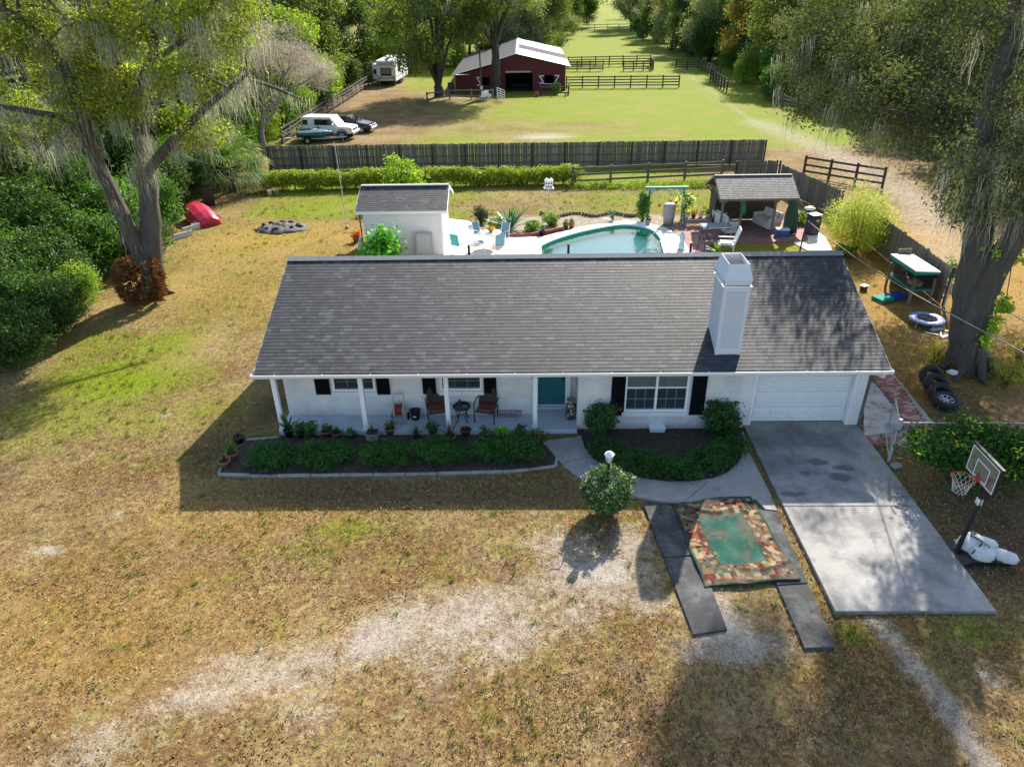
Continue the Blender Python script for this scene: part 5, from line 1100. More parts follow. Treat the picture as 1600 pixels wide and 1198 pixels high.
# base box reaches to the right of the pole, board hangs over towards the drive
MB().extr([(-.08, .0), (1.08, .0), (1.0, .14), (.1, .16)], -.40, .40).build('base', HB, t, .02); MB().tube([(.0, 0, .1), (.04, .0, 1.0), (.1, 0, 2.0), (.14, 0, 2.25)], .055, 10).build('pole', HB, t)
MB().tube([(.08, 0, 1.45), (-.05, 0, 2.3)], .02, 6).build('strut', HB, t); MB().tube([(.14, 0, 2.2), (-.08, 0, 2.35)], .02, 6).build('strut', HB, t); MB().tube([(.5, .3, .12), (.06, 0, 1.0)], .018, 6).build('strut', HB, t)
MB().bx(.02, .12, -.05, .05, 1.50, 1.66).build('height_label', M('white_sticker', (.7, .7, .68), .5), t)
bw, bh, bz, bx_ = 1.06, .68, 2.12, -.12
bb = MB().bx(bx_, bx_+.02, -bw/2+.02, bw/2-.02, bz+.02, bz+bh-.02).build('backboard', M('smoky_acrylic', (.20, .19, .13), .15, .1, 4, col2=(.10, .02, .03), amt=.3), t)
fr = MB(); fr.bx(bx_+.0, bx_+.07, -bw/2-.02, -bw/2+.019, bz-.02, bz+bh+.02).bx(bx_, bx_+.07, bw/2-.019, bw/2+.02, bz-.02, bz+bh+.02).bx(bx_, bx_+.07, -bw/2+.019, bw/2-.019, bz-.02, bz+.019).bx(bx_, bx_+.07, -bw/2+.019, bw/2-.019, bz+bh-.019, bz+bh+.02)
obj('frame', fr.mesh('frame', HB), bb)
ln = MB(); y0, y1, z0, z1 = -bw/2+.03, bw/2-.03, bz+.03, bz+bh-.03; e = .022; xx = bx_-.006
for a in ((y0, y1, z0, z0+e), (y0, y1, z1-e, z1), (y0, y0+e, z0+e, z1-e), (y1-e, y1, z0+e, z1-e), (-.24, .24, bz+.44, bz+.44+e), (-.24, -.24+e, bz+.09, bz+.44), (.24-e, .24, bz+.09, bz+.44), (-.24, .24, bz+.09-e, bz+.09)): ln.bx(xx, xx+.004, a[0], a[1], a[2], a[3])
obj('white_lines', ln.mesh('white_lines', CHW), bb)
RED = M('rim_red', (.55, .05, .03), .45, .1)
rim_ = MB().torus((bx_-.34, 0, bz+.1), .235, .012, 32, 8); rim_.box((bx_-.06, 0, bz+.09), (.11, .16, .04)); o = obj('rim', rim_.mesh('rim', RED), t)
net = MB()
for k in range(12):
    for s in (-1, 1):
        pts = []
        for j in range(5): a = (k+s*j*.5)/12*6.283; rr2 = .23-.095*(j/4)**.7; pts.append((bx_-.34+rr2*math.cos(a), rr2*math.sin(a), bz+.09-j*.09))
        net.tube(pts, .005, 4, False)
obj('net', net.mesh('net', M('net_cord', (.55, .6, .55), .8)), t)
BAG = M('white_sandbag', (.58, .58, .58), .75, .12, 3, 1.0, 9, bdist=.06); rr = random.Random(2)
for k, (dx, dy, dz, sx, sy, a, lb) in enumerate(((.32, .1, .28, .30, .22, .4, 'knotted white sandbag at the foot of the hoop pole'), (.42, -.22, .24, .26, .2, -.3, 'white sandbag in front on the hoop base under the strap'), (.66, .1, .24, .27, .17, -.5, 'flat white sandbag in the middle of the hoop base'), (.88, -.25, .19, .32, .17, -.55, 'flat white sandbag at the far end of the hoop base'))):
    o = MB().blob((0, 0, 0), (sx, sy, .13 if k > 1 else .19), 18, 12, .07, rr, .8); t2 = thing('sandbag', lb, 'sandbag', (q.x+dx, q.y+dy, dz), a); o.build('bag', BAG, t2)
    if k < 2: MB().lathe([(.03, .15), (.02, .2), (.06, .27), (.05, .27)], (0, 0, 0), 8).build('knot', BAG, t2)
t2 = thing('strap', 'black strap tied across the sandbags on the hoop base', 'strap', (q.x, q.y, 0)); MB().tube([(.05, .32, .2), (.3, .1, .49), (.5, -.2, .46), (.7, -.43, .12)], .018, 5).tube([(.12, -.3, .3), (.42, -.12, .48), (.55, .2, .3)], .018, 5).build('band', HB, t2)

# ================================================================ rug
RA, RB_, RC_, RD = g(1050, 790), g(1172, 778), g(1250, 908), g(1100, 920); nu, nv = 84, 112; r = np.random.default_rng(7)
u, v = np.meshgrid(np.linspace(0, 1, nu), np.linspace(0, 1, nv)); u, v = u.ravel(), v.ravel()
A_, B_, C_, D_ = (np.array(p)[:2] for p in (RD, RC_, RB_, RA))
XY = (A_[None]*((1-u)*(1-v))[:, None]+B_[None]*(u*(1-v))[:, None]+C_[None]*(u*v)[:, None]+D_[None]*((1-u)*v)[:, None])
XY += np.c_[.015*np.sin(v*9+1), .018*np.sin(u*11)]
def wrinkle(du, dv, w, a): return a*np.exp(-((du*u+dv*v-w[0])/w[1])**2)*np.clip(np.sin((dv*u-du*v+w[2])*4)+.5, 0, 1.2)
Zr = .062+.02*np.abs(np.sin(u*5.1+v*2.2+.6*np.sin(v*7)))**6+.02*np.abs(np.sin(v*6.3-u*2.7+.5*np.sin(u*9)))**8+.07*np.exp(-((v-.86-.03*np.sin(u*9))/.03)**2)*np.clip(np.sin(u*3.3), 0, 1)+.05*np.exp(-((v-.17-.05*np.sin(u*7))/.022)**2)*np.clip(u*1.5, 0.2, 1)+.06*np.exp(-(((u-.55)/.18)**2+((v-1.0)/.05)**2))+.03*np.exp(-(((u-.1)/.08)**2+((v-.25)/.06)**2))+.012*np.sin(u*14+v*6)**2
nx_, ny_ = 13, 17; pal = np.array([(.26, .04, .028), (.38, .26, .11), (.46, .38, .22), (.02, .018, .016), (.07, .15, .10), (.36, .13, .05), (.19, .03, .03), (.50, .42, .27), (.085, .045, .035)]); pal = pal*.50+np.array([.08, .065, .045])*.12
def rug_col(u, v):
    iu, iv = np.minimum((u*nx_).astype(int), nx_-1), np.minimum((v*ny_).astype(int), ny_-1); rr_ = np.random.default_rng(3); tab = rr_.integers(0, 9, (nx_, ny_)); sub = rr_.integers(0, 9, (nx_*2, ny_*2)); pick = rr_.random((nx_, ny_)) < .5
    c = pal[tab[iu, iv]]; c2_ = pal[sub[np.minimum((u*nx_*2).astype(int), nx_*2-1), np.minimum((v*ny_*2).astype(int), ny_*2-1)]]; c = np.where(pick[iu, iv][:, None], c2_, c)
    for (cu, cv, rad_, sg) in ((.0, .38, .17, 1), (.0, .70, .2, 1), (1.0, .4, .2, -1), (1.0, .72, .18, -1), (.42, -.03, .16, 1), (.7, .22, .15, 1), (.3, 1.03, .15, 1), (.62, 1.04, .2, 1)):     # swept arcs
        d = np.hypot((u-cu)*2.15, (v-cv)*2.95); c = np.where(((d > rad_*2) & (d < rad_*2+.035))[:, None], np.array([.17, .03, .02]), c); c = np.where(((d > rad_*1.4) & (d < rad_*1.4+.11) & (np.sin(v*40+u*9) > -.4))[:, None], np.array([.30, .24, .13]), c)
    cen = (u > .235+.02*np.sin(v*5)) & (u < .765) & (v > .2) & (v < .80+.02*np.sin(u*8)); c = np.where(cen[:, None], np.array([.034, .105, .080])*(.7+.4*nz(u*9, v*12, 1, 5))[:, None], c)
    stain = cen & (nz(u*4, v*6, 1, 9) > .66); c = np.where(stain[:, None], c*.8+np.array([.05, .042, .016]), c)
    edge = (u < .025) | (u > .975) | (v < .02) | (v > .98); inn = ((np.abs(u-.235) < .012) | (np.abs(u-.765) < .012)) & (v > .19) & (v < .82); c = np.where((edge | inn)[:, None], np.array([.03, .065, .05]), c); dirt = np.clip(nz(u*7, v*9, 1, 17)*nz(u*23, v*31, 1, 18)*2.2-.35, 0, .75)[:, None]; return c*(1-dirt)+np.array([.12, .10, .075])*dirt
nf = (nu-1)*(nv-1); I = np.arange(nu*nv).reshape(nv, nu); F = np.stack([I[:-1, :-1], I[:-1, 1:], I[1:, 1:], I[1:, :-1]], -1).reshape(-1, 4)
me = npmesh('area_rug', np.c_[XY, Zr], F, MA('rug_pile', .95, .6, 140, .4, .05), rug_col(u, v), True)
o = tag(obj('area_rug', me), 'large wrinkled rug with green centre and red patchwork border lying on the wheel strips', 'rug'); md = o.modifiers.new('t', 'SOLIDIFY'); md.thickness = .012; md.offset = -1
# red stake frame of a small yard sign
q = g(897, 848); t = thing('sign_frame', 'small bare red metal sign frame stuck in the lawn', 'sign frame', (q.x, q.y, 0)); MB().tube([(0, 0, 0), (-.03, 0, .55), (-.03, 0, .62), (-.25, 0, .62)], .012, 6).build('frame', RED, t)
# lamp post in the clipped bush
q = g(946, 800); lampx = (q.x, q.y)
t = thing('lamp_post', 'small white lantern on a post rising from the clipped round bush', 'lamp post', (q.x+.02, q.y+.05, 0)); MB().tube([(0, 0, 0), (0, 0, 1.52)], .035, 8).build('post', IR, t)
MB().lathe([(.02, 1.5), (.06, 1.53), (.09, 1.62), (.11, 1.75), (.12, 1.76), (.05, 1.83), (.001, 1.85)], n=6, smooth=False).build('lantern', M('frosted_lantern', (.62, .64, .66), .25, .1), t); MB().lathe([(.13, 1.74), (.13, 1.77), (.04, 1.84), (.001, 1.86)], n=6, smooth=False).build('cap', CHW, t)
for k in range(6): a = k/6*6.28; MB().tube([(.065*math.cos(a), .065*math.sin(a), 1.53), (.118*math.cos(a), .118*math.sin(a), 1.75)], .007, 4).build('bar', BLK, t)

# ================================================================ right side yard
TY = M('tyre_rubber', (.018, .018, .018), .8, .2, 6, .3, 40); ALU = M('alloy_rim', (.5, .5, .52), .35, .1, metal=.6)
def tyre(label, loc, rot, rim):
    t = thing('tyre', label, 'tyre', loc); t.rotation_euler = rot
    prof = [(.22, -.10), (.27, -.125), (.35, -.12), (.385, -.09), (.39, -.045), (.383, -.043), (.383, -.037), (.39, -.035), (.39, .035), (.383, .037), (.383, .043), (.39, .045), (.385, .09), (.35, .12), (.27, .125), (.22, .10), (.215, 0), (.22, -.10)]
    MB().lathe(prof, n=36).build('tread', TY, t)
    if rim:
        MB().lathe([(.215, -.09), (.22, .08), (.2, .085), (.19, -.02), (.001, -.03)], n=30).build('rim', BLK, t)
        for k in range(7): a = k/7*6.283; MB().box((.115*math.cos(a), .115*math.sin(a), .05), (.18, .05, .03), a, 0, -.1).build('spoke', ALU, t)
        MB().lathe([(.06, .03), (.055, .075), (.001, .08)], n=14).build('hub', ALU, t); MB().torus((0, 0, .08), .208, .012, 30, 6).build('rim_lip', ALU, t)
for k, (px, py, z, rx, lb, rm) in enumerate(((1452, 601, .34, .66, 'bare black tyre leaning at the back of the tyre row', 0), (1459, 613, .31, .58, 'bare black tyre second from the back of the tyre row', 0), (1467, 626, .28, .5, 'bare black tyre just behind the tyre with the alloy wheel', 0), (1475, 635, .21, .2, 'black tyre on a silver alloy wheel at the front of the tyre row', 1))):
    q = g(px, py); tyre(lb, (q.x, q.y-.0, z*.93), (rx, 0, rad(8)), rm)
q = g(1478, 606); t = tag(MB().blob((0, 0, 0), (.17, .13, .07), 10, 6, .2, random.Random(5)).build('white_bag', BAG), 'crumpled white plastic bag on the tyres', 'bag'); t.location = (*g(1478, 612)[:2], .72)
# raised cage
q = g(1432, 468); t = thing('rabbit_cage', 'wire pet cage with white lid and teal trim on wooden legs', 'cage', (16.1, 28.35, 0), rad(93)); TEALP = M('teal_plastic', (.012, .22, .17), .8, .1, spec=.15); WD = M('old_wood', (.20, .155, .10), .9, .25, 4, .4, 30, stretch=(1, 1, .2))
for sx in (-.95, .95):
    for sy in (-.42, .42): MB().box((sx, sy, .55), (.08, .08, 1.1)).build('leg', WD, t)
MB().box((0, 0, .62), (2.0, .95, .06)).build('tray', TEALP, t); MB().box((0, 0, 1.42), (2.06, 1.0, .05), 0, .06).build('lid', CHW, t); MB().box((.1, 0, 1.455), (.9, .55, .012), 0, .06).build('lid_panel', M('lid_grey', (.5, .5, .49), .5, .08), t)
for s in (-1, 1): MB().box((0, s*.47, 1.34), (2.0, .03, .12)).build('trim', TEALP, t); MB().box((s*1.0, 0, 1.34), (.03, .92, .12)).build('trim', TEALP, t)
for k in range(26): x = -1.0+k*.08; MB().tube([(x, .47, .65), (x, .47, 1.3)], .005, 4).build('bar', IR, t)
for k in range(12): y = -.44+k*.08; MB().tube([(-1.0, y, .65), (-1.0, y, 1.3)], .005, 4).build('bar', IR, t); MB().tube([(1.0, y, .65), (1.0, y, 1.3)], .005, 4).build('bar', IR, t)
MB().box((-.5, .1, .75), (.5, .4, .2)).build('nest_box', WD, t, .01); MB().box((0, -.455, .98), (1.96, .015, .62)).build('shade_panel', M('cage_shade', (.03, .03, .032), .9), t); MB().box((0, 0, .66), (1.9, .85, .02)).build('bedding', M('bedding', (.09, .07, .05), 1, .3, 8), t)  # dark sheet added inside, its colour stands in for the shade within the cage
for k in range(3): MB().box((1.15, -.35+k*.2, .82), (.04, .18, 1.64)).build('side_board', WD, t)
t = thing('plastic_tub', 'teal and blue plastic tub on the ground below the pet cage', 'tub', (15.2, 28.0, 0), .4); MB().box((-.3, 0, .06), (.7, .6, .12)).build('teal_half', TEALP, t, .02); MB().box((.4, -.05, .08), (.65, .55, .16)).build('blue_half', M('blue_plastic', (.02, .05, .22), .8, .1, spec=.15), t, .02)
q = g(1448, 508); t = thing('trampoline', 'small round blue exercise trampoline beside the oak', 'trampoline', (q.x, q.y+.1, 0), .2); BLU = M('trampoline_pad', (.14, .24, .48), .5, .12, 3)
MB().lathe([(.36, .25), (.38, .27), (.60, .27), (.63, .24), (.63, .2), (.6, .2)], n=32).build('pad', BLU, t); MB().lathe([(.001, .245), (.37, .25)], n=32).build('mat', M('black_mat', (.010, .010, .022), .9, spec=.05), t)
for k in range(6): a = k/6*6.28+.3; MB().tube([(.55*math.cos(a), .55*math.sin(a), .22), (.58*math.cos(a), .58*math.sin(a), 0)], .018, 6).build('leg', GALV, t)
rr = random.Random(9)
for k in range(5):
    q = g(1456+k*7, 523+rr.uniform(-8, 8)); o = tag(MB().box((0, 0, .03), (rr.uniform(.3, .7), rr.uniform(.06, .16), .03), rr.uniform(0, 3), .1).build('scrap_board', CUSH), ('white scrap board nearest the trampoline', 'short white scrap board left of the oak roots', 'pale scrap board in the middle of the scrap heap', 'white scrap strip close to the oak trunk', 'white scrap strip touching the oak trunk')[k], 'scrap board'); o.location = (q.x, q.y, 0)
q = g(1349, 453); t = thing('roof_vent_box', 'small black box lying on the side lawn', 'box', (q.x, q.y, 0), .5); MB().box((0, 0, .1), (.26, .2, .2)).build('body', HB, t, .01); MB().box((0, 0, .21), (.28, .22, .02)).build('lid', CHW, t)
q = g(1398, 728); t = tag(MB().box((0, 0, .06), (.26, .2, .12), .3).build('concrete_block', KERB, None, .015), 'grey concrete block at the foot of the chain link gate post', 'block'); t.location = (q.x, q.y-.05, 0)
# ================================================================ left yard edge
q = g(318, 345); t = thing('overturned_boat', 'overturned red plastic boat hull at the edge of the left thicket', 'boat', (q.x, q.y-.1, 0), rad(-52)); t.scale = (1.15, 1.15, 1.2); RP = M('red_hull', (.50, .018, .05), .3, .12, 2, .1, 20)
b = MB(); sec = [(-1.15, .25, .42), (-.9, .55, .62), (-.2, .68, .74), (.5, .68, .70), (1.0, .62, .58), (1.15, .58, .50)]; vs = []
for x, w, h in sec: vs += [(x, -w, .0), (x, -w*.92, h*.55), (x, -w*.55, h), (x, 0, h*1.06), (x, w*.55, h), (x, w*.92, h*.55), (x, w, 0)]
b.add(vs, [(i*7+j, i*7+j+1, (i+1)*7+j+1, (i+1)*7+j) for i in range(5) for j in range(6)]+[(0, 1, 2, 3, 4, 5, 6), (41, 40, 39, 38, 37, 36, 35)], False); b.xf(Matrix.Rotation(.28, 4, 'X') @ Matrix.Rotation(.16, 4, 'Y')); o = b.build('hull', RP, t); o.modifiers.new('b', 'BEVEL').width = .04
MB().box((0, .66, .25), (2.1, .05, .06), 0, .28).build('gunwale', RP, t)
q = g(328, 320); t = thing('wheelie_bin', 'black plastic bin standing behind the red boat', 'bin', (q.x, q.y, 0), .4); BP = M('black_plastic', (.014, .014, .016), .45, .2)
MB().box((0, 0, .5), (.6, .62, 1.0), taper=1.15).build('body', BP, t, .02); MB().box((0, .02, 1.05), (.72, .76, .08), 0, .08).build('lid', BP, t, .02); MB().tube([(-.3, .42, .98), (.3, .42, .98)], .03, 6).build('handle', BP, t)
for s in (-1, 1): MB().torus((s*.3, .3, .12), .1, .03, 14, 6, 'X').build('wheel', BP, t)
for k, (px, py, rz, lb) in enumerate(((287, 372, .95, 'weathered white plank on edge nearest the moss draped oak'), (300, 361, 1.0, 'weathered white plank on edge below the red boat'), (311, 356, .85, 'short pale plank end beside the red boat'))):
    q = g(px, py); t = thing('garden_plank', lb, 'plank', (q.x, q.y, 0), rz); MB().box((0, 0, .16), (1.1-.3*(k == 2), .05, .3)).build('board', M('pale_plank', (.5, .49, .44), .85, .2, 4, .3, 30), t, .006); MB().box((.4, .05, .2), (.07, .06, .42)).build('stake', WD, t)
for px, lb in ((422, 'white plastic pail beside the hedge end'), (433, 'grey plastic pail beside the hedge end')):
    q = g(px, 305); t = thing('pail', lb, 'pail', (q.x, q.y, 0)); MB().lathe([(.001, 0), (.14, 0), (.17, .32), (.18, .33), (.16, .32), (.13, .02), (.001, .02)], n=16).build('body', CUSH if px < 430 else potm['grey'], t); MB().tube([(-.17, 0, .32), (-.1, -.12, .25), (.1, -.12, .25), (.17, 0, .32)], .006, 4).build('handle', GALV, t)
q = g(557, 378); t = thing('red_flower_pot', 'pot of red flowers left of the shed corner', 'flower pot', (q.x, q.y, 0)); MB().lathe([(.001, 0), (.14, 0), (.18, .3), (.19, .3), (.16, .28)], n=16).build('pot', potm['clay'], t); flower_leaves(91, (0, 0, .38), (.22, .22, .15), 160, .13, (.5, .01, .02), (.6, .02, .03), 'flowers', t, tw=.07, per=8, c3=(.04, .1, .02), p3=.25)
# ================================================================ barn
barn = thing('red_barn', 'dark red barn with white metal roof and wide open doorway', 'barn', (-1.5, 104, 0)); OFF = Vector(barn.location)
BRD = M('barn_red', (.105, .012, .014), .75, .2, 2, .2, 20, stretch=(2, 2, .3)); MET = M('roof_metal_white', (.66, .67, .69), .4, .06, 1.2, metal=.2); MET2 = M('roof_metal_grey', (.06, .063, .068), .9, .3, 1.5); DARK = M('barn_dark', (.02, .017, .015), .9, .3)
B0, B1, bxl, bxr, bxp, zl, zr_, zp = 92.0, 115.5, -8.0, 5.05, -.7, 2.05, 2.85, 4.15
def zt(x): return zl+(zp-zl)*(x-bxl)/(bxp-bxl) if x < bxp else zr_+(zp-zr_)*(bxr-x)/(bxr-bxp)
def wall_piece(x0, x1, z0, z1=None):
    pts = [(x0, z0), (x1, z0)]
    if z1 is None:
        pts += [(x1, zt(x1)-.06-(.24 if x1 <= -3.2 else 0))]
        if x0 < bxp < x1: pts += [(bxp, zp-.06)]
        pts += [(x0, zt(x0)-.06-(.24 if x0 <= -3.2 else 0))]
    else: pts += [(x1, z1), (x0, z1)]
    MB().extr(pts, B0, B0+.12).build('wall', BRD, barn, 0, True)
wall_piece(bxl, -4.9, 0); wall_piece(-4.9, -4.0, 0, .75); wall_piece(-4.9, -4.0, 1.65); wall_piece(-4.0, -2.1, 0); wall_piece(-2.1, 1.15, 2.15); wall_piece(1.15, 2.55, 0); wall_piece(2.55, 3.7, 0, .85); wall_piece(2.55, 3.7, 1.75); wall_piece(3.7, bxr, 0)
for x in (bxl, bxr-.12): MB().bx(x, x+.12, B0+.12, B1, 0, zt(x+.06)-.1).build('wall', BRD, barn, 0, True)
MB().bx(bxl, bxr, B1-.12, B1, 0, 1.9).build('wall', BRD, barn, 0, True)
MB().bx(bxl+.15, bxr-.15, B0+.2, B1-.2, -.02, .03).build('floor', DARK, barn, 0, True); MB().bx(-2.2, 1.2, 99, 99.1, 0, 2.2).build('partition', DARK, barn, 0, True); MB().bx(1.3, 1.4, B0+.3, 99, 0, 2.4).build('partition', DARK, barn, 0, True); MB().bx(-2.4, -2.3, B0+.3, 99, 0, 2.4).build('partition', DARK, barn, 0, True)
MB().box((-.6, B0+.06, 2.2), (2.6, .3, .2), 0, 0, .04).build('door_header', M('pale_timber', (.5, .4, .28), .8, .2), barn) if False else None
MB().bx(-2.05, .95, B0-.14, B0-.02, 2.1, 2.28).build('door_header', M('pale_timber', (.5, .4, .28), .8, .2), barn, 0, True)
MB().bx(-1.6, .9, 95, 96.2, .05, .5).build('hay_heap', DARK, barn, .1, True)
def roof_sheet(name, x0, z0, x1, z1, y0, y1, mat, rib=.3):
    t = MB(); L_ = math.hypot(x1-x0, z1-z0); nxv, nzv = -(z1-z0)/L_, (x1-x0)/L_
    t.extr([(x0, z0), (x1, z1), (x1+nxv*.03, z1+nzv*.03), (x0+nxv*.03, z0+nzv*.03)], y0, y1)
    o = t.build(name, mat, barn, 0, True); n_ = int((y1-y0)/rib); m_ = MB().extr([(x0+nxv*.03, z0+nzv*.03), (x1+nxv*.03, z1+nzv*.03), (x1+nxv*.055, z1+nzv*.055), (x0+nxv*.055, z0+nzv*.055)], 0, .04).mesh('roof_rib', mat, 0, (OFF.x, 0, 0))
    for k in range(1, n_): obj('roof_rib', m_, o, (0, y0+k*(y1-y0)/n_-OFF.y, 0))
    return o
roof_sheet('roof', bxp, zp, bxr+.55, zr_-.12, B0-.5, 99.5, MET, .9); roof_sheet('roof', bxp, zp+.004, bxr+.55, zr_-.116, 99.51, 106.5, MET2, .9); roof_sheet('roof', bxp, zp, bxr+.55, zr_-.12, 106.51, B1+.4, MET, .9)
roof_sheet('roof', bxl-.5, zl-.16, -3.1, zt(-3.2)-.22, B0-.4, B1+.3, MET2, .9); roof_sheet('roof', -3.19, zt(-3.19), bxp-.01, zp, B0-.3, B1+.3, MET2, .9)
MB().extr([(bxp-.2, zp-.02), (bxp, zp+.09), (bxp+.2, zp-.0), (bxp+.2, zp-.04), (bxp, zp+.04), (bxp-.2, zp-.05)], B0-.5, B1+.4).build('ridge_cap', CHW, barn, 0, True)
MB().box((-7.3, B0-.35, 2.15), (1.5, .9, .04), 0, .5).build('awning', CUSH2, barn, 0) if False else None
aw = MB().bx(-7.9, -6.3, B0-.9, B0-.02, 2.0, 2.05); aw.build('awning', CUSH2, barn, 0, True)
def zmark(x, s, z0, z1, w=.55):
    b = MB(); b.bx(min(x, x+s*w), max(x, x+s*w), B0-.045, B0-.005, z0, z0+.1); b.bx(min(x, x+s*w), max(x, x+s*w), B0-.045, B0-.005, z1-.1, z1)
    L_ = math.hypot(w, z1-z0-.2); b.box((x+s*w/2, B0-.026, (z0+z1)/2), (.11, .036, L_+.1), 0, 0, s*math.atan2(w-.1, z1-z0-.2)); return b.build('shutter_brace', CHW, barn, 0, True)
for x, s in ((2.5, -1), (3.75, 1), (-4.95, -1)):
    z0, z1 = (.85, 1.75) if x > 0 else (.72, 1.68); MB().bx(min(x, x+s*.55), max(x, x+s*.55), B0-.03, B0-.001, z0, z1).build('shutter', BRD, barn, 0, True); zmark(x, s, z0, z1)
MB().bx(2.5, 3.75, B0-.04, B0-.002, .78, .84).build('sill', CHW, barn, 0, True)
t = thing('barrel', 'dark blue barrel at the left corner of the barn', 'barrel', (-8.6, 91.5, 0)); MB().lathe([(.001, 0), (.33, 0), (.36, .3), (.33, .6), (.36, .9), (.33, 1.15), (.001, 1.17)], n=16).build('body', M('barrel_blue', (.02, .03, .09), .5), t); MB().torus((0, 0, 1.15), .32, .025, 16, 6).build('rim', M('barrel_blue', (.02, .03, .09), .5), t)
t = thing('utility_pole', 'thin dark pole with meter box in front of the barn', 'pole', (-4.75, 88.0, 0)); MB().tube([(0, 0, 0), (-.1, 0, 5.6)], [.09, .07], 8).build('pole', FD, t); MB().box((.0, -.12, .95), (.3, .16, .4)).build('meter_box', GALV, t); MB().lathe([(.05, 5.5), (.25, 5.55), (.18, 5.75), (.001, 5.8)], (-.12, -.1, 0), 10).build('lamp', GALV, t)
t = thing('garden_chair', 'white plastic garden chair beside the farm gate', 'chair', (-3.9, 85.4, 0), 2.6)
MB().box((0, 0, .42), (.5, .48, .04)).build('seat', CHW, t); MB().box((0, .25, .72), (.5, .04, .6), rx=-.15).build('backrest', CHW, t)
for sx in (-1, 1):
    MB().tube([(sx*.23, -.22, 0), (sx*.24, -.2, .62), (sx*.24, .22, .64)], .025, 5).build('armrest', CHW, t); MB().tube([(sx*.22, .26, 0), (sx*.22, .24, .42)], .025, 5).build('leg', CHW, t)
t2 = copy_tree(t); t2.location = (-4.5, 84.9, 0); t2.rotation_euler = (0, 0, 3.6); t2['label'] = 'white plastic garden chair left of the other one by the barn fence'
t = thing('feed_bucket', 'red feed bucket at the right edge of the barn doorway', 'bucket', (1.6, 87.6, 0)); MB().lathe([(.001, 0), (.16, 0), (.22, .4), (.2, .4), (.14, .03)], n=14).build('body', RED, t); MB().tube([(-.2, 0, .4), (0, 0, .6), (.2, 0, .4)], .012, 4).build('handle', GALV, t)

# ================================================================ vehicles
CG = MGLASS('car_glass', (.012, .014, .016), .05)
def wheel(par, x, y, R, w, rim=ALU, name='wheel'):
    o = MB().lathe([(R*.6, -w/2), (R*.92, -w/2), (R, -w*.35), (R, w*.35), (R*.92, w/2), (R*.6, w/2)], n=24).xf(Matrix.Translation((x, y, R)) @ Matrix.Rotation(math.pi/2, 4, 'X')).build(name, TY, par)
    s = -1 if y < 0 else 1
    obj('rim', MB().lathe([(R*.62, s*w*.45), (R*.58, s*w*.3), (.001, s*w*.42)], n=16).xf(Matrix.Translation((x, y, R)) @ Matrix.Rotation(-math.pi/2, 4, 'X')).mesh('rim', rim), o)
    b = MB()
    for k in range(6): a = k/6*6.283; b.box((x+R*.33*math.cos(a), y+s*(w*.5), R+R*.33*math.sin(a)), (R*.5, .03, R*.16), 0, 0, -a)
    obj('spokes', b.mesh('spokes', rim), o); return o
def loft(sections, par, name, mat, bev=.03):
    """sections: (x, half width low, half width high, z low, z mid, z high)"""
    b = MB(); vs = []
    for x, wl_, wm, wh, z0, zm, z1 in sections: vs += [(x, -wl_, z0), (x, -wm, zm), (x, -wh, z1), (x, wh, z1), (x, wm, zm), (x, wl_, z0)]
    n = len(sections); b.add(vs, [(i*6+j, i*6+(j+1) % 6, (i+1)*6+(j+1) % 6, (i+1)*6+j) for i in range(n-1) for j in range(6)]+[tuple(range(6)), tuple(range(n*6-6, n*6))])
    o = b.build(name, mat, par)
    if bev: md = o.modifiers.new('bevel', 'BEVEL'); md.width = bev; md.segments = 2; md.limit_method = 'ANGLE'; md.angle_limit = .4
    return o
PWH = M('car_white', (.75, .77, .78), .25, .04, 1); PBK = M('car_black', (.012, .010, .013), .2, .1); TRM = M('car_trim', (.05, .05, .055), .5)
sv = thing('parked_suv', 'boxy white off road car with white roof parked behind the board fence', 'car', (-16.75, 64.6, 0), rad(-8))
loft([(-2.2, .86, .92, .88, .55, .85, 1.12), (-1.9, .88, .94, .90, .48, .9, 1.16), (.75, .88, .94, .90, .48, .9, 1.14), (1.2, .88, .94, .88, .48, .9, 1.12), (2.1, .84, .9, .80, .5, .85, 1.04), (2.3, .78, .82, .74, .55, .8, .95)], sv, 'body', PWH, .06)
loft([(-2.12, .86, .84, .80, 1.13, 1.35, 1.74), (-1.7, .88, .86, .80, 1.14, 1.4, 1.79), (.55, .88, .86, .80, 1.13, 1.4, 1.78), (1.05, .88, .87, .84, 1.12, 1.16, 1.2)], sv, 'cabin', PWH, .04)
MB().box((-.75, 0, 1.81), (2.6, 1.62, .05)).build('roof', CHW, sv, .02)
for s in (-1, 1):
    MB().add([(-.95, s*.885, 1.2), (.72, s*.885, 1.2), (.5, s*.845, 1.66), (-.95, s*.845, 1.66)], [(0, 1, 2, 3)]).build('side_window', CG, sv); MB().add([(-2.05, s*.885, 1.22), (-1.55, s*.885, 1.22), (-1.55, s*.845, 1.62), (-2.0, s*.845, 1.62)], [(0, 1, 2, 3)]).build('side_window', CG, sv)
    MB().box((2.28, s*.62, .86), (.08, .26, .16)).build('headlight', M('headlight', (.7, .7, .68), .15), sv, .02); MB().box((2.2, s*.84, .92), (.1, .1, .12)).build('turn_light', M('amber', (.6, .16, .02), .3), sv); MB().box((-2.2, s*.8, .85), (.08, .16, .3)).build('tail_light', M('tail_red', (.35, .015, .015), .3), sv); MB().box((.72, s*1.04, 1.28), (.14, .2, .18)).build('mirror', CHW, sv, .03)
    for x in (-1.35, 1.42): MB().torus((x, s*.90, .42), .46, .05, 20, 6, 'Y').build('wheel_arch', TRM, sv)
    MB().box((.02, s*.93, .42), (1.9, .08, .1)).build('side_step', TRM, sv)
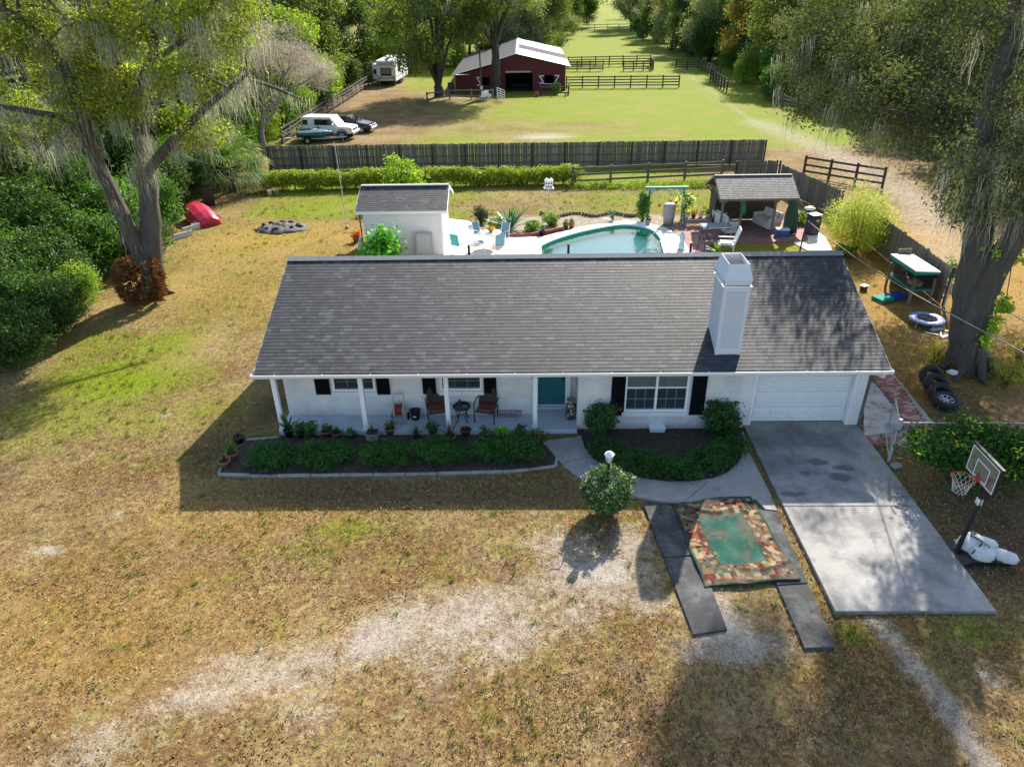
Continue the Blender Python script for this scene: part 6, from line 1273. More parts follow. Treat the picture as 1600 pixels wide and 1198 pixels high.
MB().add([(.6, -.76, 1.70), (.6, .76, 1.70), (1.04, .80, 1.2), (1.04, -.80, 1.2)], [(0, 1, 2, 3)]).build('windscreen', CG, sv)
MB().box((2.36, 0, .58), (.14, 1.7, .22)).build('bumper', GALV, sv, .03); MB().box((2.31, 0, .82), (.05, .9, .14)).build('grille', TRM, sv); MB().box((-2.3, 0, .56), (.14, 1.7, .2)).build('bumper', TRM, sv, .03)
sp_ = MB().lathe([(.001, -.1), (.33, -.1), (.36, 0), (.33, .1), (.001, .1)], n=20).xf(Matrix.Translation((-2.36, .1, 1.05)) @ Matrix.Rotation(math.pi/2, 4, 'Y')); sp_.build('spare_wheel', TRM, sv)
for x in (-1.35, 1.42):
    for y in (-.82, .82): wheel(sv, x, y, .39, .27)
cr = thing('parked_car', 'dark saloon car parked beyond the white off road car', 'car', (-15.6, 67.6, 0), rad(-10))
loft([(-2.2, .75, .82, .72, .35, .6, .92), (-1.6, .84, .88, .78, .25, .6, .98), (-.2, .86, .9, .78, .22, .6, .94), (1.0, .86, .9, .78, .22, .6, .9), (1.9, .82, .86, .70, .25, .58, .76), (2.25, .68, .7, .58, .32, .55, .66)], cr, 'body', PBK, .06)
loft([(-1.75, .72, .7, .66, .96, .98, 1.0), (-.95, .76, .72, .60, .95, 1.15, 1.36), (.0, .77, .72, .60, .93, 1.15, 1.40), (.95, .78, .76, .72, .9, .92, .95)], cr, 'cabin', PBK, .03)
for s in (-1, 1):
    MB().add([(-1.25, s*.765, 1.0), (.7, s*.785, .97), (.1, s*.645, 1.34), (-.85, s*.645, 1.32)], [(0, 1, 2, 3)]).build('side_window', CG, cr); MB().box((2.12, s*.55, .64), (.14, .3, .1)).build('headlight', MATS['headlight'], cr, .02); MB().box((-2.15, s*.6, .76), (.1, .3, .12)).build('tail_light', MATS['tail_red'], cr); MB().box((.72, s*.95, 1.0), (.1, .16, .1)).build('mirror', PBK, cr, .02)
MB().add([(.12, -.6, 1.36), (.12, .6, 1.36), (.92, .72, .97), (.92, -.72, .97)], [(0, 1, 2, 3)]).build('windscreen', CG, cr); MB().box((2.24, 0, .42), (.1, 1.4, .2)).build('bumper', MATS['galvanised'], cr, .03)
for x in (-1.35, 1.35):
    for y in (-.78, .78): wheel(cr, x, y, .32, .2)
js = thing('jet_ski', 'green and white jet ski on a trailer in front of the white car', 'jet ski', (-17.6, 62.9, 0), rad(2)); JG = M('jet_green', (.012, .10, .085), .25, .1)
loft([(-1.5, .42, .55, .50, .45, .68, .8), (-.6, .5, .6, .52, .40, .66, .82), (.5, .45, .58, .46, .40, .66, .86), (1.2, .22, .38, .26, .5, .7, .86), (1.6, .04, .1, .05, .68, .76, .82)], js, 'hull', JG, .03)
loft([(-1.3, .36, .34, .3, .8, .9, .95), (-.2, .36, .34, .26, .82, .95, 1.02), (.3, .4, .36, .2, .84, 1.0, 1.12), (1.0, .26, .22, .1, .85, .92, .96), (1.4, .1, .08, .04, .82, .85, .87)], js, 'deck', PWH, .03)
loft([(-1.25, .2, .2, .16, .95, 1.05, 1.1), (-.3, .2, .2, .14, 1.0, 1.1, 1.15), (-.05, .16, .16, .1, 1.0, 1.05, 1.08)], js, 'seat', JG, .03); MB().tube([(.25, -.38, 1.28), (.32, 0, 1.22), (.25, .38, 1.28)], .025, 6).build('handlebar', BLK, js); MB().box((.42, 0, 1.14), (.3, .3, .2), 0, 0, .5).build('cowl', JG, js, .03)
tr_ = thing('boat_trailer', 'galvanised trailer carrying the green jet ski', 'trailer', (-17.6, 62.9, 0), rad(2))
for s in (-1, 1): MB().tube([(-1.6, s*.55, .36), (1.2, s*.5, .36), (2.6, 0, .38)], .035, 6).build('frame', GALV, tr_); wheel(tr_, -.5, s*.78, .25, .16); MB().torus((-.5, s*.78, .27), .3, .05, 14, 5, 'Y').build('mudguard', BLK, tr_)
for x in (-1.4, -.5, .9): MB().tube([(x, -.55, .36), (x, .55, .36)], .03, 6).build('cross_bar', GALV, tr_)
MB().tube([(2.3, 0, .38), (2.3, 0, .02)], .03, 6).build('jack', GALV, tr_); MB().box((-2.3, 0, .35), (1.5, .1, .06), .2).build('ramp_plank', CUSH, tr_)
# travel trailer
rv = thing('travel_trailer', 'white travel trailer camper parked at the end of the yard', 'camper', (-17.2, 102.6, 0), rad(-3)); RW = M('camper_white', (.74, .75, .74), .4, .05, 1); RGY = M('camper_grey', (.40, .42, .43), .45, .08)
b = MB(); prof = [(-3.9, .55), (-4.0, .9), (-4.0, 2.3), (-3.85, 2.95), (-3.6, 3.05), (3.6, 3.05), (4.0, 2.4), (4.0, .8), (3.7, .55)]
b.extrx(prof, -1.22, 1.22); o = b.build('body', RW, rv); md = o.modifiers.new('b', 'BEVEL'); md.width = .07; md.segments = 2; md.limit_method = 'ANGLE'
w_ = MB().bx(-.68, .68, -4.03, -4.005, 1.25, 2.15).build('rear_window', CG, rv)
obj('blind', MB().bx(-.6, .6, -4.036, -4.031, 1.45, 2.08).mesh('blind', M('camper_blind', (.16, .16, .16), .7, .2, 6)), w_); obj('window_frame', MB().bx(-.75, .75, -4.02, -4.003, 1.18, 1.25).bx(-.75, .75, -4.02, -4.003, 2.15, 2.22).bx(-.75, -.68, -4.02, -4.003, 1.25, 2.15).bx(.68, .75, -4.02, -4.003, 1.25, 2.15).mesh('window_frame', RGY), w_)
sw = MB(); sw.tube([(-1.2, -4.01, 1.3), (-.9, -4.01, 1.08), (-.3, -4.01, .98), (.3, -4.01, .98), (.9, -4.01, 1.08), (1.2, -4.01, 1.3)], .045, 6); sw.build('swoosh_stripe', BLK, rv); MB().bx(-1.05, 1.05, -4.015, -4.002, 2.4, 2.8).build('cap_panel', RGY, rv)
for s in (-1, 1): MB().bx(s*.95-.14, s*.95+.14, -4.05, -4.0, .85, .98).build('tail_light', MATS['tail_red'], rv); 
MB().bx(-1.15, 1.15, -4.12, -4.0, .5, .62).build('bumper', BLK, rv); MB().bx(-.35, .35, -1.6, -.9, 3.06, 3.3).build('air_conditioner', CUSH, rv, .05); MB().bx(-.3, .3, -3.2, -2.7, 3.06, 3.16).build('roof_vent', BLK, rv, .03); MB().bx(-.3, .3, .9, 1.4, 3.06, 3.16).build('roof_vent', CUSH2, rv, .03)
MB().bx(1.225, 1.30, -3.4, 3.0, 2.72, 2.92).build('awning_roll', CHW, rv, .02); MB().bx(-1.95, -1.225, -3.0, .5, .75, 2.5).build('slide_out', RW, rv, .03); MB().bx(-1.85, -1.3, -3.02, -3.005, 1.35, 1.9).build('side_window', CG, rv)
MB().bx(1.223, 1.235, -2.2, -1.0, 1.5, 2.2).build('side_window', CG, rv); MB().bx(1.223, 1.24, .4, 1.1, .7, 2.5).build('entry_door', RGY, rv); MB().bx(1.223, 1.232, -3.6, 3.4, 1.0, 1.2).build('side_stripe', RGY, rv)
for y in (-.9, 0.0):
    for s in (-1, 1): o = MB().lathe([(.2, -.1), (.33, -.1), (.36, 0), (.33, .1), (.2, .1), (.001, .05)], n=18).xf(Matrix.Translation((s*1.12, y, .36)) @ Matrix.Rotation(math.pi/2, 4, 'Y')).build('wheel', TY, rv)
for s in (-1, 1): MB().tube([(s*1.0, -3.7, .55), (s*1.1, -3.75, .02)], .03, 5).build('stabiliser', GALV, rv); MB().tube([(s*.5, 4.0, .6), (0, 5.2, .55)], .05, 6).build('hitch', BLK, rv)
# far white building glimpses on the left
for (px, py, Y, w, d, h, lb) in ((10, 150, 66, 9, 10, 3.2, 'pale roofed neighbour building glimpsed at the far left edge'), (128, 110, 80, 7, 9, 3.0, 'white roofed outbuilding glimpsed through the left oak')):
    q = gy(px, py, Y); t = thing('neighbour_building', lb, 'building', (q.x, Y, 0)); MB().bx(-w/2, w/2, -d/2, d/2, 0, h).build('wall', RW, t)
    MB().extrx([(-d/2-.4, h-.05), (0, h+1.3), (d/2+.4, h-.05), (d/2+.4, h-.15), (0, h+1.2), (-d/2-.4, h-.15)], -w/2-.4, w/2+.4).build('roof', MET, t)
    for k in range(3): MB().bx(-w/2+.8+k*2.1, -w/2+1.8+k*2.1, -d/2-.04, -d/2-.002, 1.0, 2.1).build('window', CG, t)
# ================================================================ vegetation
BARK = M('oak_bark', (.092, .078, .064), .95, .55, 3.5, 1.0, 9, stretch=(2.2, 2.2, .32), col2=(.13, .122, .108), amt=.25, bdist=.09)
BARKD = M('dark_bark', (.055, .046, .04), .95, .35, 3, .9, 14, stretch=(1.4, 1.4, .3))
BARKG = M('grey_twig', (.20, .185, .17), .95, .25, 3, .4, 20)
LEAFM = MLEAF('tree_leaf', .4, .55, .22); SHRUBM = MLEAF('shrub_leaf'); MOSSM = MLEAF('spanish_moss', .3, .9, .05, (1.15, 1.15, 1.0))
def limb_tube(b, rng, pts, r0, r1, n=9, k=4):
    P = smooth_line(pts, k); m_ = len(P); P = [p+Vector((rng.uniform(-1, 1), rng.uniform(-1, 1), rng.uniform(-.5, .5)))*(.05*r0 if 0 < i < m_-1 else 0) for i, p in enumerate(P)]
    b.tube(P, [r0+(r1-r0)*(i/(m_-1))**.8 for i in range(m_)], n, True, .07, rng)
def tree(name, label, seed, h, r, n, size, c1, c2, cat='tree', clear=.35, nl=7, tr=.22, moss=0, bark=BARKD, flat=.75, group=None, c3=None, p3=0, tw=.5, aspect=.55, lean=0, top=.15, extra=0):
    rng = random.Random(seed); t = thing(name, label, cat, (0, 0, 0), 0, group); b = MB(); z0 = h*clear; cl = []
    lx = lean*h*.1; fork = Vector((lx*.4, 0, z0)); limb_tube(b, rng, [Vector((0, 0, -.15)), Vector((lx*.1, rng.uniform(-.1, .1), z0*.5)), fork], tr*1.35, tr)
    for k in range(nl):
        a = k/nl*6.283+rng.uniform(-.4, .4); q = rng.uniform(.45, .85)*r; zz = rng.uniform(z0+(h-z0)*.25, h-r*.3); e = Vector((lx+q*math.cos(a), q*math.sin(a), zz)); mid = fork.lerp(e, .5)+Vector((0, 0, (zz-z0)*.15)); limb_tube(b, rng, [fork-Vector((0, 0, .2)), mid, e], tr*.55, tr*.12, 7, 3)
        rr_ = r*rng.uniform(.34, .5); cl.append((e.x, e.y, e.z, rr_, rr_, rr_*flat))
    for k in range(3): rr_ = r*rng.uniform(.38, .52); cl.append((lx+rng.uniform(-.3, .3)*r, rng.uniform(-.3, .3)*r, h-rr_*flat*rng.uniform(.8, 1.4), rr_, rr_, rr_*flat)); limb_tube(b, rng, [fork, fork.lerp(Vector(cl[-1][:3]), .6), Vector(cl[-1][:3])], tr*.6, tr*.15, 6, 3)
    for k in range(extra): a = rng.uniform(0, 6.28); q = rng.uniform(.6, 1)*r; rr_ = r*rng.uniform(.2, .34); cl.append((q*math.cos(a), q*math.sin(a), rng.uniform(z0*.5, h*.8), rr_, rr_, rr_))
    b.build('trunk', bark, t)
    parts = [foliage(seed, cl, n, size, c1, c2, aspect, tw, 22, .5, .4, .25, c3, p3)]
    V, F, C = parts[0]; obj('crown', npmesh('crown', V, F, LEAFM, C), t)
    if moss:
        rr2 = np.random.default_rng(seed+9); tops = []
        for k in range(moss): c = cl[rr2.integers(len(cl))]; d = rr2.normal(size=3); d /= np.linalg.norm(d); tops.append((c[0]+d[0]*c[3]*.95, c[1]+d[1]*c[4]*.95, c[2]-abs(d[2])*c[5]*.6))
        V, F, C = strands(seed+3, tops, .8, 2.2, 7, .06, (.16, .17, .11), (.30, .31, .22)); tag(obj('moss', npmesh('moss', V, F, MOSSM, C), t), kind='stuff')
    return t
def shrub(name, label, seed, rx, ry, h, n, size, c1, c2, cat='shrub', group=None, lumps=6, tw=.18, stems=5, c3=None, p3=0, up=.5, aspect=.55, shell=.5, base=.0, droop=0, lump=.45):
    rng = random.Random(seed); t = thing(name, label, cat, (0, 0, 0), 0, group); cl = [(0, 0, base+(h-base)*.5, rx*.72, ry*.72, (h-base)*.5)]
    for k in range(lumps): a = k/max(1, lumps)*6.283+rng.uniform(-.4, .4); q = rng.uniform(.45, .75); z = base+(h-base)*rng.uniform(.3, .78); rr_ = rng.uniform(lump*.75, lump*1.2); cl.append((rx*q*math.cos(a), ry*q*math.sin(a), z, rx*rr_, ry*rr_, min((h-base)*rr_*.75, z*.95)))
    b = MB()
    for k in range(stems): a = rng.uniform(0, 6.28); q = rng.uniform(.1, .5); b.tube([(.05*math.cos(a), .05*math.sin(a), -.05), (rx*q*.5*math.cos(a), ry*q*.5*math.sin(a), h*.4), (rx*q*math.cos(a), ry*q*math.sin(a), h*.75)], [.03+.006*h, .02+.004*h, .006], 5)
    b.build('stems', BARKD, t); V, F, C = foliage(seed, cl, n, size, c1, c2, aspect, tw, 14, up, shell, .28, c3, p3, droop)
    V[:, 2] = np.maximum(V[:, 2], .01); obj('foliage', npmesh('foliage', V, F, SHRUBM, C), t); return t
# ---------------------------------------------------------------- near planting
FD1, FD2 = (.011, .040, .008), (.042, .125, .022)
sp = [(428, 711, .82, 'low feathery green shrub at the left end of the porch bed'), (510, 709, .85, 'low feathery green shrub in the porch bed below the left window'), (603, 708, .85, 'low feathery green shrub just right of the square grey planter'), (686, 706, .85, 'low feathery green shrub below the left wicker chair'), (768, 703, .6, 'low feathery green shrub below the right wicker chair'), (818, 702, .55, 'low feathery green shrub at the walkway end of the porch bed')]
for i, (px, py, w, lb) in enumerate(sp):
    q = g(px, py+12); o = shrub('bed_shrub', lb, 300+i, w*.9, .44+.07*(i % 2), .62, 5600 if w > .7 else 4000, .07, FD1, FD2, tw=.09, lumps=7, aspect=.4, up=.9, shell=.3, group='feathery shrubs in the porch bed'); o.location = (q.x, q.y, 0)
for i, (px, py, w, d, h, lb) in enumerate(((948, 712, .6, .42, .5, 'dark low shrub at the walkway side of the half moon bed'), (1003, 732, .62, .42, .48, 'low green shrub left of centre in the half moon bed'), (1062, 738, .66, .42, .5, 'low green shrub right of centre in the half moon bed'), (1112, 728, .6, .46, .52, 'low green shrub at the driveway side of the half moon bed'), (1140, 708, .45, .42, .5, 'low green shrub in the half moon bed next to the driveway'))):
    q = g(px, py+5); o = shrub('bed_shrub', lb, 320+i, w, d, h, 4600, .07, (.009, .036, .008), (.034, .095, .018), tw=.09, lumps=6, aspect=.45, up=.9, shell=.3, group='low shrubs in the half moon bed'); o.location = (q.x, q.y+.1, 0)
for px, py, lb, rx in ((939, 684, 'clipped dark shrub left of the picture window', .46), (1128, 682, 'clipped dark shrub between the picture window and the garage', .52)):
    q = g(px, py); o = shrub('clipped_shrub', lb, int(px), rx, rx*.9, 1.05, 5600, .08, (.012, .042, .012), (.045, .11, .03), tw=.08, lumps=9, c3=(.16, .07, .04), p3=.012, lump=.5); o.location = (q.x, q.y+.25, 0)
o = shrub('round_bush', 'large clipped round bush with pale flowers around the white lantern', 340, .78, .76, 1.34, 11000, .055, (.012, .04, .012), (.040, .10, .026), tw=.05, lumps=12, c3=(.36, .34, .28), p3=.075, base=.14, lump=.17, shell=.9); o.location = (*lampx, 0)
q = g(1500, 772); t = thing('leafy_bush', 'big glossy green bush behind the basketball hoop', 'bush', (12.2, 15.75, 0)); b = MB(); rng = random.Random(6); cl = []
for k in range(22): x, y = rng.uniform(-1.75, 1.9), rng.uniform(-.6, .6); z = rng.uniform(.35, 1.35)-abs(x)*.12; cl.append((x, y, z, .5, .42, .4)); b.tube([(x*.5, y*.4, 0), (x*.8, y*.8, z*.6), (x, y, z)], [.03, .02, .006], 5)
b.build('stems', BARKD, t); V, F, C = foliage(345, cl, 20000, .12, (.009, .034, .006), (.036, .105, .016), .45, .16, 14, .5, .4, .3, (.25, .30, .03), .05); obj('foliage', npmesh('foliage', V, F, SHRUBM, C), t)
o = shrub('yellow_bush', 'airy yellow green bamboo like bush right of the pavilion', 350, 1.55, 1.3, 2.9, 15000, .14, (.12, .16, .015), (.34, .38, .035), tw=.22, lumps=9, aspect=.2, stems=16, up=.7); o.location = (16.2, 34.0, 0)
o = shrub('small_tree', 'small round yellow green citrus tree behind the shed', 351, 1.1, 1.0, 2.5, 6500, .17, (.06, .13, .012), (.24, .33, .03), cat='tree', tw=.2, lumps=8); o.location = (*gy(632, 270, 43.5)[:2], 0)
o = shrub('broadleaf_plant', 'lush broad leaved green plant between the shed and the house', 352, .66, .5, 2.0, 900, .30, (.03, .13, .015), (.12, .33, .035), cat='plant', tw=.3, lumps=7, aspect=.7); o.location = (gy(598, 388, 32.3).x, 32.3, 0)
o = shrub('vine_shrub', 'narrow leafy vine climbing the left post of the teal arbor', 353, .38, .34, 1.6, 2600, .10, (.018, .06, .01), (.10, .20, .03), tw=.1, lumps=6); o.location = (g(1004, 346).x, g(1004, 346).y, 0)
o = shrub('flowering_shrub', 'small shrub with pale yellow flower heads behind the right arbor post', 354, .5, .5, 1.5, 1500, .12, (.02, .07, .012), (.08, .18, .03), tw=.12, c3=(.7, .66, .35), p3=.4, base=.6); o.location = (g(1069, 342).x, g(1069, 342).y, 0)
o = shrub('dark_shrub', 'small dark conical shrub left of the big agave', 355, .42, .42, 1.0, 3000, .07, (.010, .018, .008), (.035, .05, .02), tw=.08, lumps=6); o.location = (*g(752, 349)[:2], 0)
for k, (px, py, lb) in enumerate(((775, 356, 'low yellow green plant between the dark shrub and the agave'), (832, 362, 'low green plant right of the agave beside the brick rim'), (1250, 352, 'green shrub behind the blue bin'), (1318, 400, 'dark green plant below the yellow bush'), (860, 352, 'small grey green plant in the gravel bed'), (1475, 440, 'bright green shrub behind the pet cage and fence'))):
    q = g(px, py); o = shrub('garden_plant', lb, 360+k, .5 if k < 5 else .9, .45, .55 if k < 5 else 1.1, 900, .12, (.03, .09, .015), (.16, .24, .04), cat='plant', tw=.1, lumps=5); o.location = (q.x, q.y, 0)
q = g(798, 358); t = thing('agave', 'big blue green agave with long pointed leaves by the patio table', 'agave', (q.x, q.y, 0)); spiky(401, t, 46, 1.45, .085, (.05, .13, .10), (.16, .27, .21), .05, 1.25, 'leaves', 'agave_leaf', .12, 5)
q = g(957, 345); t = thing('agave', 'small blue green agave in the gravel bed behind the pool', 'agave', (q.x, q.y, 0)); spiky(402, t, 30, .7, .05, (.06, .15, .11), (.18, .28, .22), .03, 1.2, 'leaves', 'agave_leaf', .12, 5)
q = g(1106, 394); t = thing('spiky_plant', 'light green fern like plant beside the white lounge chair', 'plant', (g(1118, 395).x, g(1118, 395).y-.3, .05)); spiky(403, t, 40, .75, .022, (.08, .20, .02), (.22, .36, .04), .03, 1.2)
for k, (px, py, lb) in enumerate(((847, 368, 'black nursery pot on the brick rim by the pool'), (884, 358, 'dark pot with brown plant in the gravel bed'), (893, 356, 'small reddish pot in the gravel bed behind the pool'), (1012, 352, 'small blue pot under the arbor'))):
    q = g(px, py); p = pot('potted_plant', lb, (q.x, q.y, .02), .16, .28, ('black', 'brown', 'clay', 'grey')[k]); bushy(420+k, p, .38, .15, 120, .08, (.03, .06, .02), (.1, .13, .04))
# hedge
t = thing('clipped_hedge', 'long clipped yellow green hedge in front of the board fence', 'hedge', (-6.6, 47.0, 0)); cl = [(x, rng.uniform(-.1, .1)+(x+10)*.04, rng.uniform(.35, .9), .6, .42, .42) for x in np.arange(-10.2, 10.2, .24)]
V, F, C = foliage(430, cl, 58000, .12, (.085, .12, .010), (.23, .28, .022), .6, .14, 12, .6, .5, .3); V[:, 2] = np.clip(V[:, 2], .02, 1.28+.05*np.sin(V[:, 0]*3)); obj('foliage', npmesh('foliage', V, F, SHRUBM, C), t)
for x in np.arange(-10, 10.2, .8): MB().tube([(x, (x+10)*.04, -.05), (x+.05, (x+10)*.04, .8)], [.05, .02], 5).build('stem', BARKD, t)
cl = [(x, rng.uniform(-.4, .4), .12, .6, .45, .16) for x in np.arange(-1, 9, .35)]; V, F, C = foliage(431, cl, 7000, .10, (.06, .10, .012), (.22, .28, .03), .6, .14, 12); V[:, 2] = np.maximum(V[:, 2], .0); o = tag(obj('ground_cover', npmesh('ground_cover', V, F, SHRUBM, C)), 'loose green ground cover below the three rail fence', 'ground cover', kind='stuff'); o.location = (4.4, 46.6, 0)
# ---------------------------------------------------------------- left moss draped oak
def big_oak(name, label, base, limbs, clumps, n, size, c1, c2, seed, moss=None, c3=(.30, .33, .03), mat=None):
    t = thing(name, label, 'tree', base); off = Vector(t.location); rng = random.Random(seed)
    for i, (nm, pts, r0, r1, k) in enumerate(limbs):
        b = MB(); limb_tube(b, rng, [p-off for p in pts], r0, r1, 12 if r0 > .25 else 8, 5)
        if nm == 'trunk' and i == 0:
            for a in range(7): w = a/7*6.283+.3; b.tube([Vector((math.cos(w)*r0*.75, math.sin(w)*r0*.75, .55)), Vector((math.cos(w)*r0*1.2, math.sin(w)*r0*1.2, .12)), Vector((math.cos(w)*r0*1.9, math.sin(w)*r0*1.9, -.06))], [r0*.26, r0*.2, r0*.06], 7)
        b.build(nm, BARK, t)
    K = [(c[0]-off.x, c[1]-off.y, c[2]-off.z, c[3], c[4], c[5]) for c in clumps]
    V, F, C = foliage(seed, K, n, size, c1, c2, .5, .30, 22, .5, .35, .28, c3, .05); obj('crown', npmesh('crown', V, F, mat or LEAFM, C), t)
    # twigs tying the clumps to the limbs
    b = MB(); ends = [p-off for l in limbs for p in smooth_line(l[1], 3)[3:]]
    for c in K:
        p = Vector(c[:3]); e = min(ends, key=lambda q: (q-p).length); m_ = e.lerp(p, .5)+Vector((rng.uniform(-.3, .3), rng.uniform(-.3, .3), .25)); b.tube(smooth_line([e, m_, p], 3), [.06-.008*i for i in range(7)], 5)
        for k in range(3): d = Vector((rng.uniform(-1, 1)*c[3], rng.uniform(-1, 1)*c[4], rng.uniform(-.6, .8)*c[5])); b.tube([p, p+d*.5+Vector((0, 0, .1)), p+d], [.022, .015, .006], 4)
    tag(b.build('twigs', BARK, t), kind='stuff')
    if moss:
        V, F, C = strands(seed+1, [(m_[0]-off.x, m_[1]-off.y, m_[2]-off.z) for m_ in moss], .35, 1.6, 24, .013, (.24, .25, .18), (.44, .43, .34), .17, 7); tag(obj('moss', npmesh('moss', V, F, MOSSM, C), t), kind='stuff')
    return t
LO = g(238, 462); Y0 = LO.y
limbs = [('trunk', [LO, gy(237, 380, Y0), gy(232, 300, Y0+.1), gy(225, 235, Y0+.2), gy(205, 165, Y0+.4), gy(185, 95, Y0+.8), gy(165, 0, Y0+1)], .54, .13, 0),
 ('trunk', [gy(232, 425, Y0-.1), gy(200, 355, Y0-.4), gy(172, 295, Y0-.7), gy(145, 235, Y0-1), gy(125, 170, Y0-1.4), gy(90, 90, Y0-1.6), gy(30, 30, Y0-2), gy(-40, -10, Y0-2)], .34, .12, 0),
 ('limb', [gy(228, 255, Y0+.1), gy(226, 236, Y0+.2), gy(215, 150, Y0-.2), gy(240, 80, Y0-.6), gy(250, -30, Y0-1)], .24, .14, 0),
 ('limb', [gy(236, 260, Y0), gy(275, 215, Y0-.6), gy(320, 170, Y0-1), gy(358, 138, Y0-1.6), gy(385, 118, Y0-2)], .24, .05, 0), ('limb', [gy(225, 180, Y0+.3), gy(270, 135, Y0+1.2), gy(330, 122, Y0+2), gy(400, 128, Y0+3), gy(470, 155, Y0+3.6)], .2, .05, 0),
 ('limb', [gy(148, 240, Y0-1), gy(105, 190, Y0-1.8), gy(50, 175, Y0-2.3), gy(-20, 162, Y0-2.6)], .17, .08, 0),
 ('limb', [gy(205, 120, Y0+.5), gy(165, 90, Y0+1.6), gy(110, 40, Y0+2.6), gy(60, -20, Y0+3)], .14, .06, 0), ('limb', [gy(150, 245, Y0-1), gy(110, 205, Y0-.2), gy(70, 235, Y0+.8)], .12, .04, 0), ('limb', [gy(238, 95, Y0-.5), gy(290, 60, Y0-.8), gy(330, 10, Y0-1)], .13, .06, 0)]
rng = random.Random(77); cl = []; moss = []
for px in range(-30, 420, 50):
    for py in range(-90, 240, 48):
        if (150 < px < 290 and py > 150) or rng.random() < .18: continue
        if px > 330 and (py > 130): continue
        p = gy(px+rng.uniform(-22, 22), py+rng.uniform(-20, 20), Y0+rng.uniform(-3.4, 3.8)); rr_ = rng.uniform(.65, 1.15); cl.append((p.x, p.y, p.z, rr_, rr_, rr_*.62))
for k in range(16): cl.append((LO.x+rng.uniform(-6, 6), Y0+rng.uniform(-5, 5), rng.uniform(12.4, 15), 1.3, 1.3, .9))
for c in cl:
    for k in range(6): moss.append((c[0]+rng.uniform(-1, 1)*c[3], c[1]+rng.uniform(-1, 1)*c[4], c[2]-rng.uniform(-.3, .6)*c[5]))
for nm, pts, r0, r1, k in limbs[1:]:
    for p in smooth_line(pts, 5)[4:]: 
        for j in range(1): moss.append((p.x+rng.uniform(-.1, .1), p.y+rng.uniform(-.2, .2), p.z-r0*.3))
for k in range(16): p = gy(222+rng.uniform(-12, 14), 232+rng.uniform(-30, 40), Y0-.35); moss.append(tuple(p))
lo = big_oak('oak_tree', 'big twin trunked oak draped in grey moss at the left', LO, limbs, cl, 98000, .13, (.04, .065, .012), (.20, .235, .03), 500, moss)
q = gy(240, 405, Y0-.1); t = thing('bromeliad_clump', 'rust red clump of spiky bromeliads growing round the oak base', 'bromeliads', (LO.x+.22, LO.y-.3, .2)); r = np.random.default_rng(8)
V, F, C = [], [], []
for k in range(230):
    a = r.uniform(0, 6.28); z = r.uniform(-.1, 1.6); ww = .56+.24*math.sin((z+.1)*1.8)
    o_ = np.array([ww*math.cos(a), ww*math.sin(a), z]); n = 11; dirs = norm(np.array([math.cos(a), math.sin(a), .35])+r.normal(size=(n, 3))*.55)
    for d in dirs: s_ = norm(np.cross(d, r.normal(size=3))[None])[0]*.022; L_ = r.uniform(.18, .36); b0 = len(V); V += [o_-s_, o_+s_, o_+d*L_*.6+s_*.7+[0, 0, .02], o_+d*L_-[0, 0, .04]]; F.append((b0, b0+1, b0+2, b0+3)); c = np.array([.085, .028, .012])+r.random()*np.array([.16, .075, .03]); C += [c]*4
obj('leaves', npmesh('leaves', np.array(V), np.array(F), MLEAF('bromeliad_leaf', .15, .5), np.array(C)), t)
bushy(440, t, .35, .3, 160, .16, (.03, .10, .015), (.10, .25, .03), 'green_leaves'); t.children[-1].location = (-.1, -.55, .1)
# ---------------------------------------------------------------- right oak
RO = g(1510, 578); Y1 = RO.y
limbs = [('trunk', [RO, gy(1512, 520, Y1), gy(1518, 440, Y1+.05), gy(1530, 360, Y1+.2), gy(1530, 290, Y1+.5), gy(1540, 200, Y1+1), gy(1560, 120, Y1+1.2), gy(1585, 40, Y1+1), gy(1590, -60, Y1+.6)], .64, .17, 0),
 ('limb', [gy(1520, 520, Y1-.1), gy(1532, 470, Y1-.2), gy(1560, 410, Y1-.4), gy(1600, 350, Y1-.6), gy(1660, 250, Y1-.6), gy(1700, 120, Y1-.4)], .48, .25, 0),
 ('limb', [gy(1531, 290, Y1+.5), gy(1510, 235, Y1+3), gy(1460, 190, Y1+6.5), gy(1390, 150, Y1+9.5), gy(1320, 110, Y1+11)], .15, .04, 0),
 ('limb', [gy(1531, 320, Y1+.4), gy(1550, 260, Y1+2), gy(1520, 230, Y1+4), gy(1470, 225, Y1+6)], .18, .06, 0)]
rng = random.Random(33); cl = []; moss = []
def rc(px, py, Y, rr_): p = gy(px, py, Y); cl.append((p.x, p.y, p.z, rr_, rr_, rr_*.7))
for px in range(1255, 1640, 44):
    for py in range(-40, 330, 40):
        edge = 1245 if py < 110 else 1245+(py-110)*1.25
        if px < edge or rng.random() < .12: continue
        if 1545 < px and py > 250 and rng.random() < .6: continue
        rc(px+rng.uniform(-16, 16), py+rng.uniform(-16, 16), Y1+rng.uniform(1.2, 9.5)*(1 if px < 1480 else .75)+.3, rng.uniform(.7, 1.15))
for k in range(9): cl.append((rng.uniform(17.5, 23), rng.uniform(22, 30), rng.uniform(11.8, 14.5), 1.25, 1.25, .9))
for k in range(30): rc(rng.uniform(1250, 1500), rng.uniform(10, 190), Y1+rng.uniform(4, 12), rng.uniform(.8, 1.2))
for k in range(30): rc(rng.uniform(1490, 1630), rng.uniform(110, 330), Y1+rng.uniform(-1.8, 1.0), rng.uniform(.55, .85))
for k in range(16): rc(rng.uniform(1330, 1500), rng.uniform(20, 230), Y1+rng.uniform(.2, 3), rng.uniform(.6, .95))
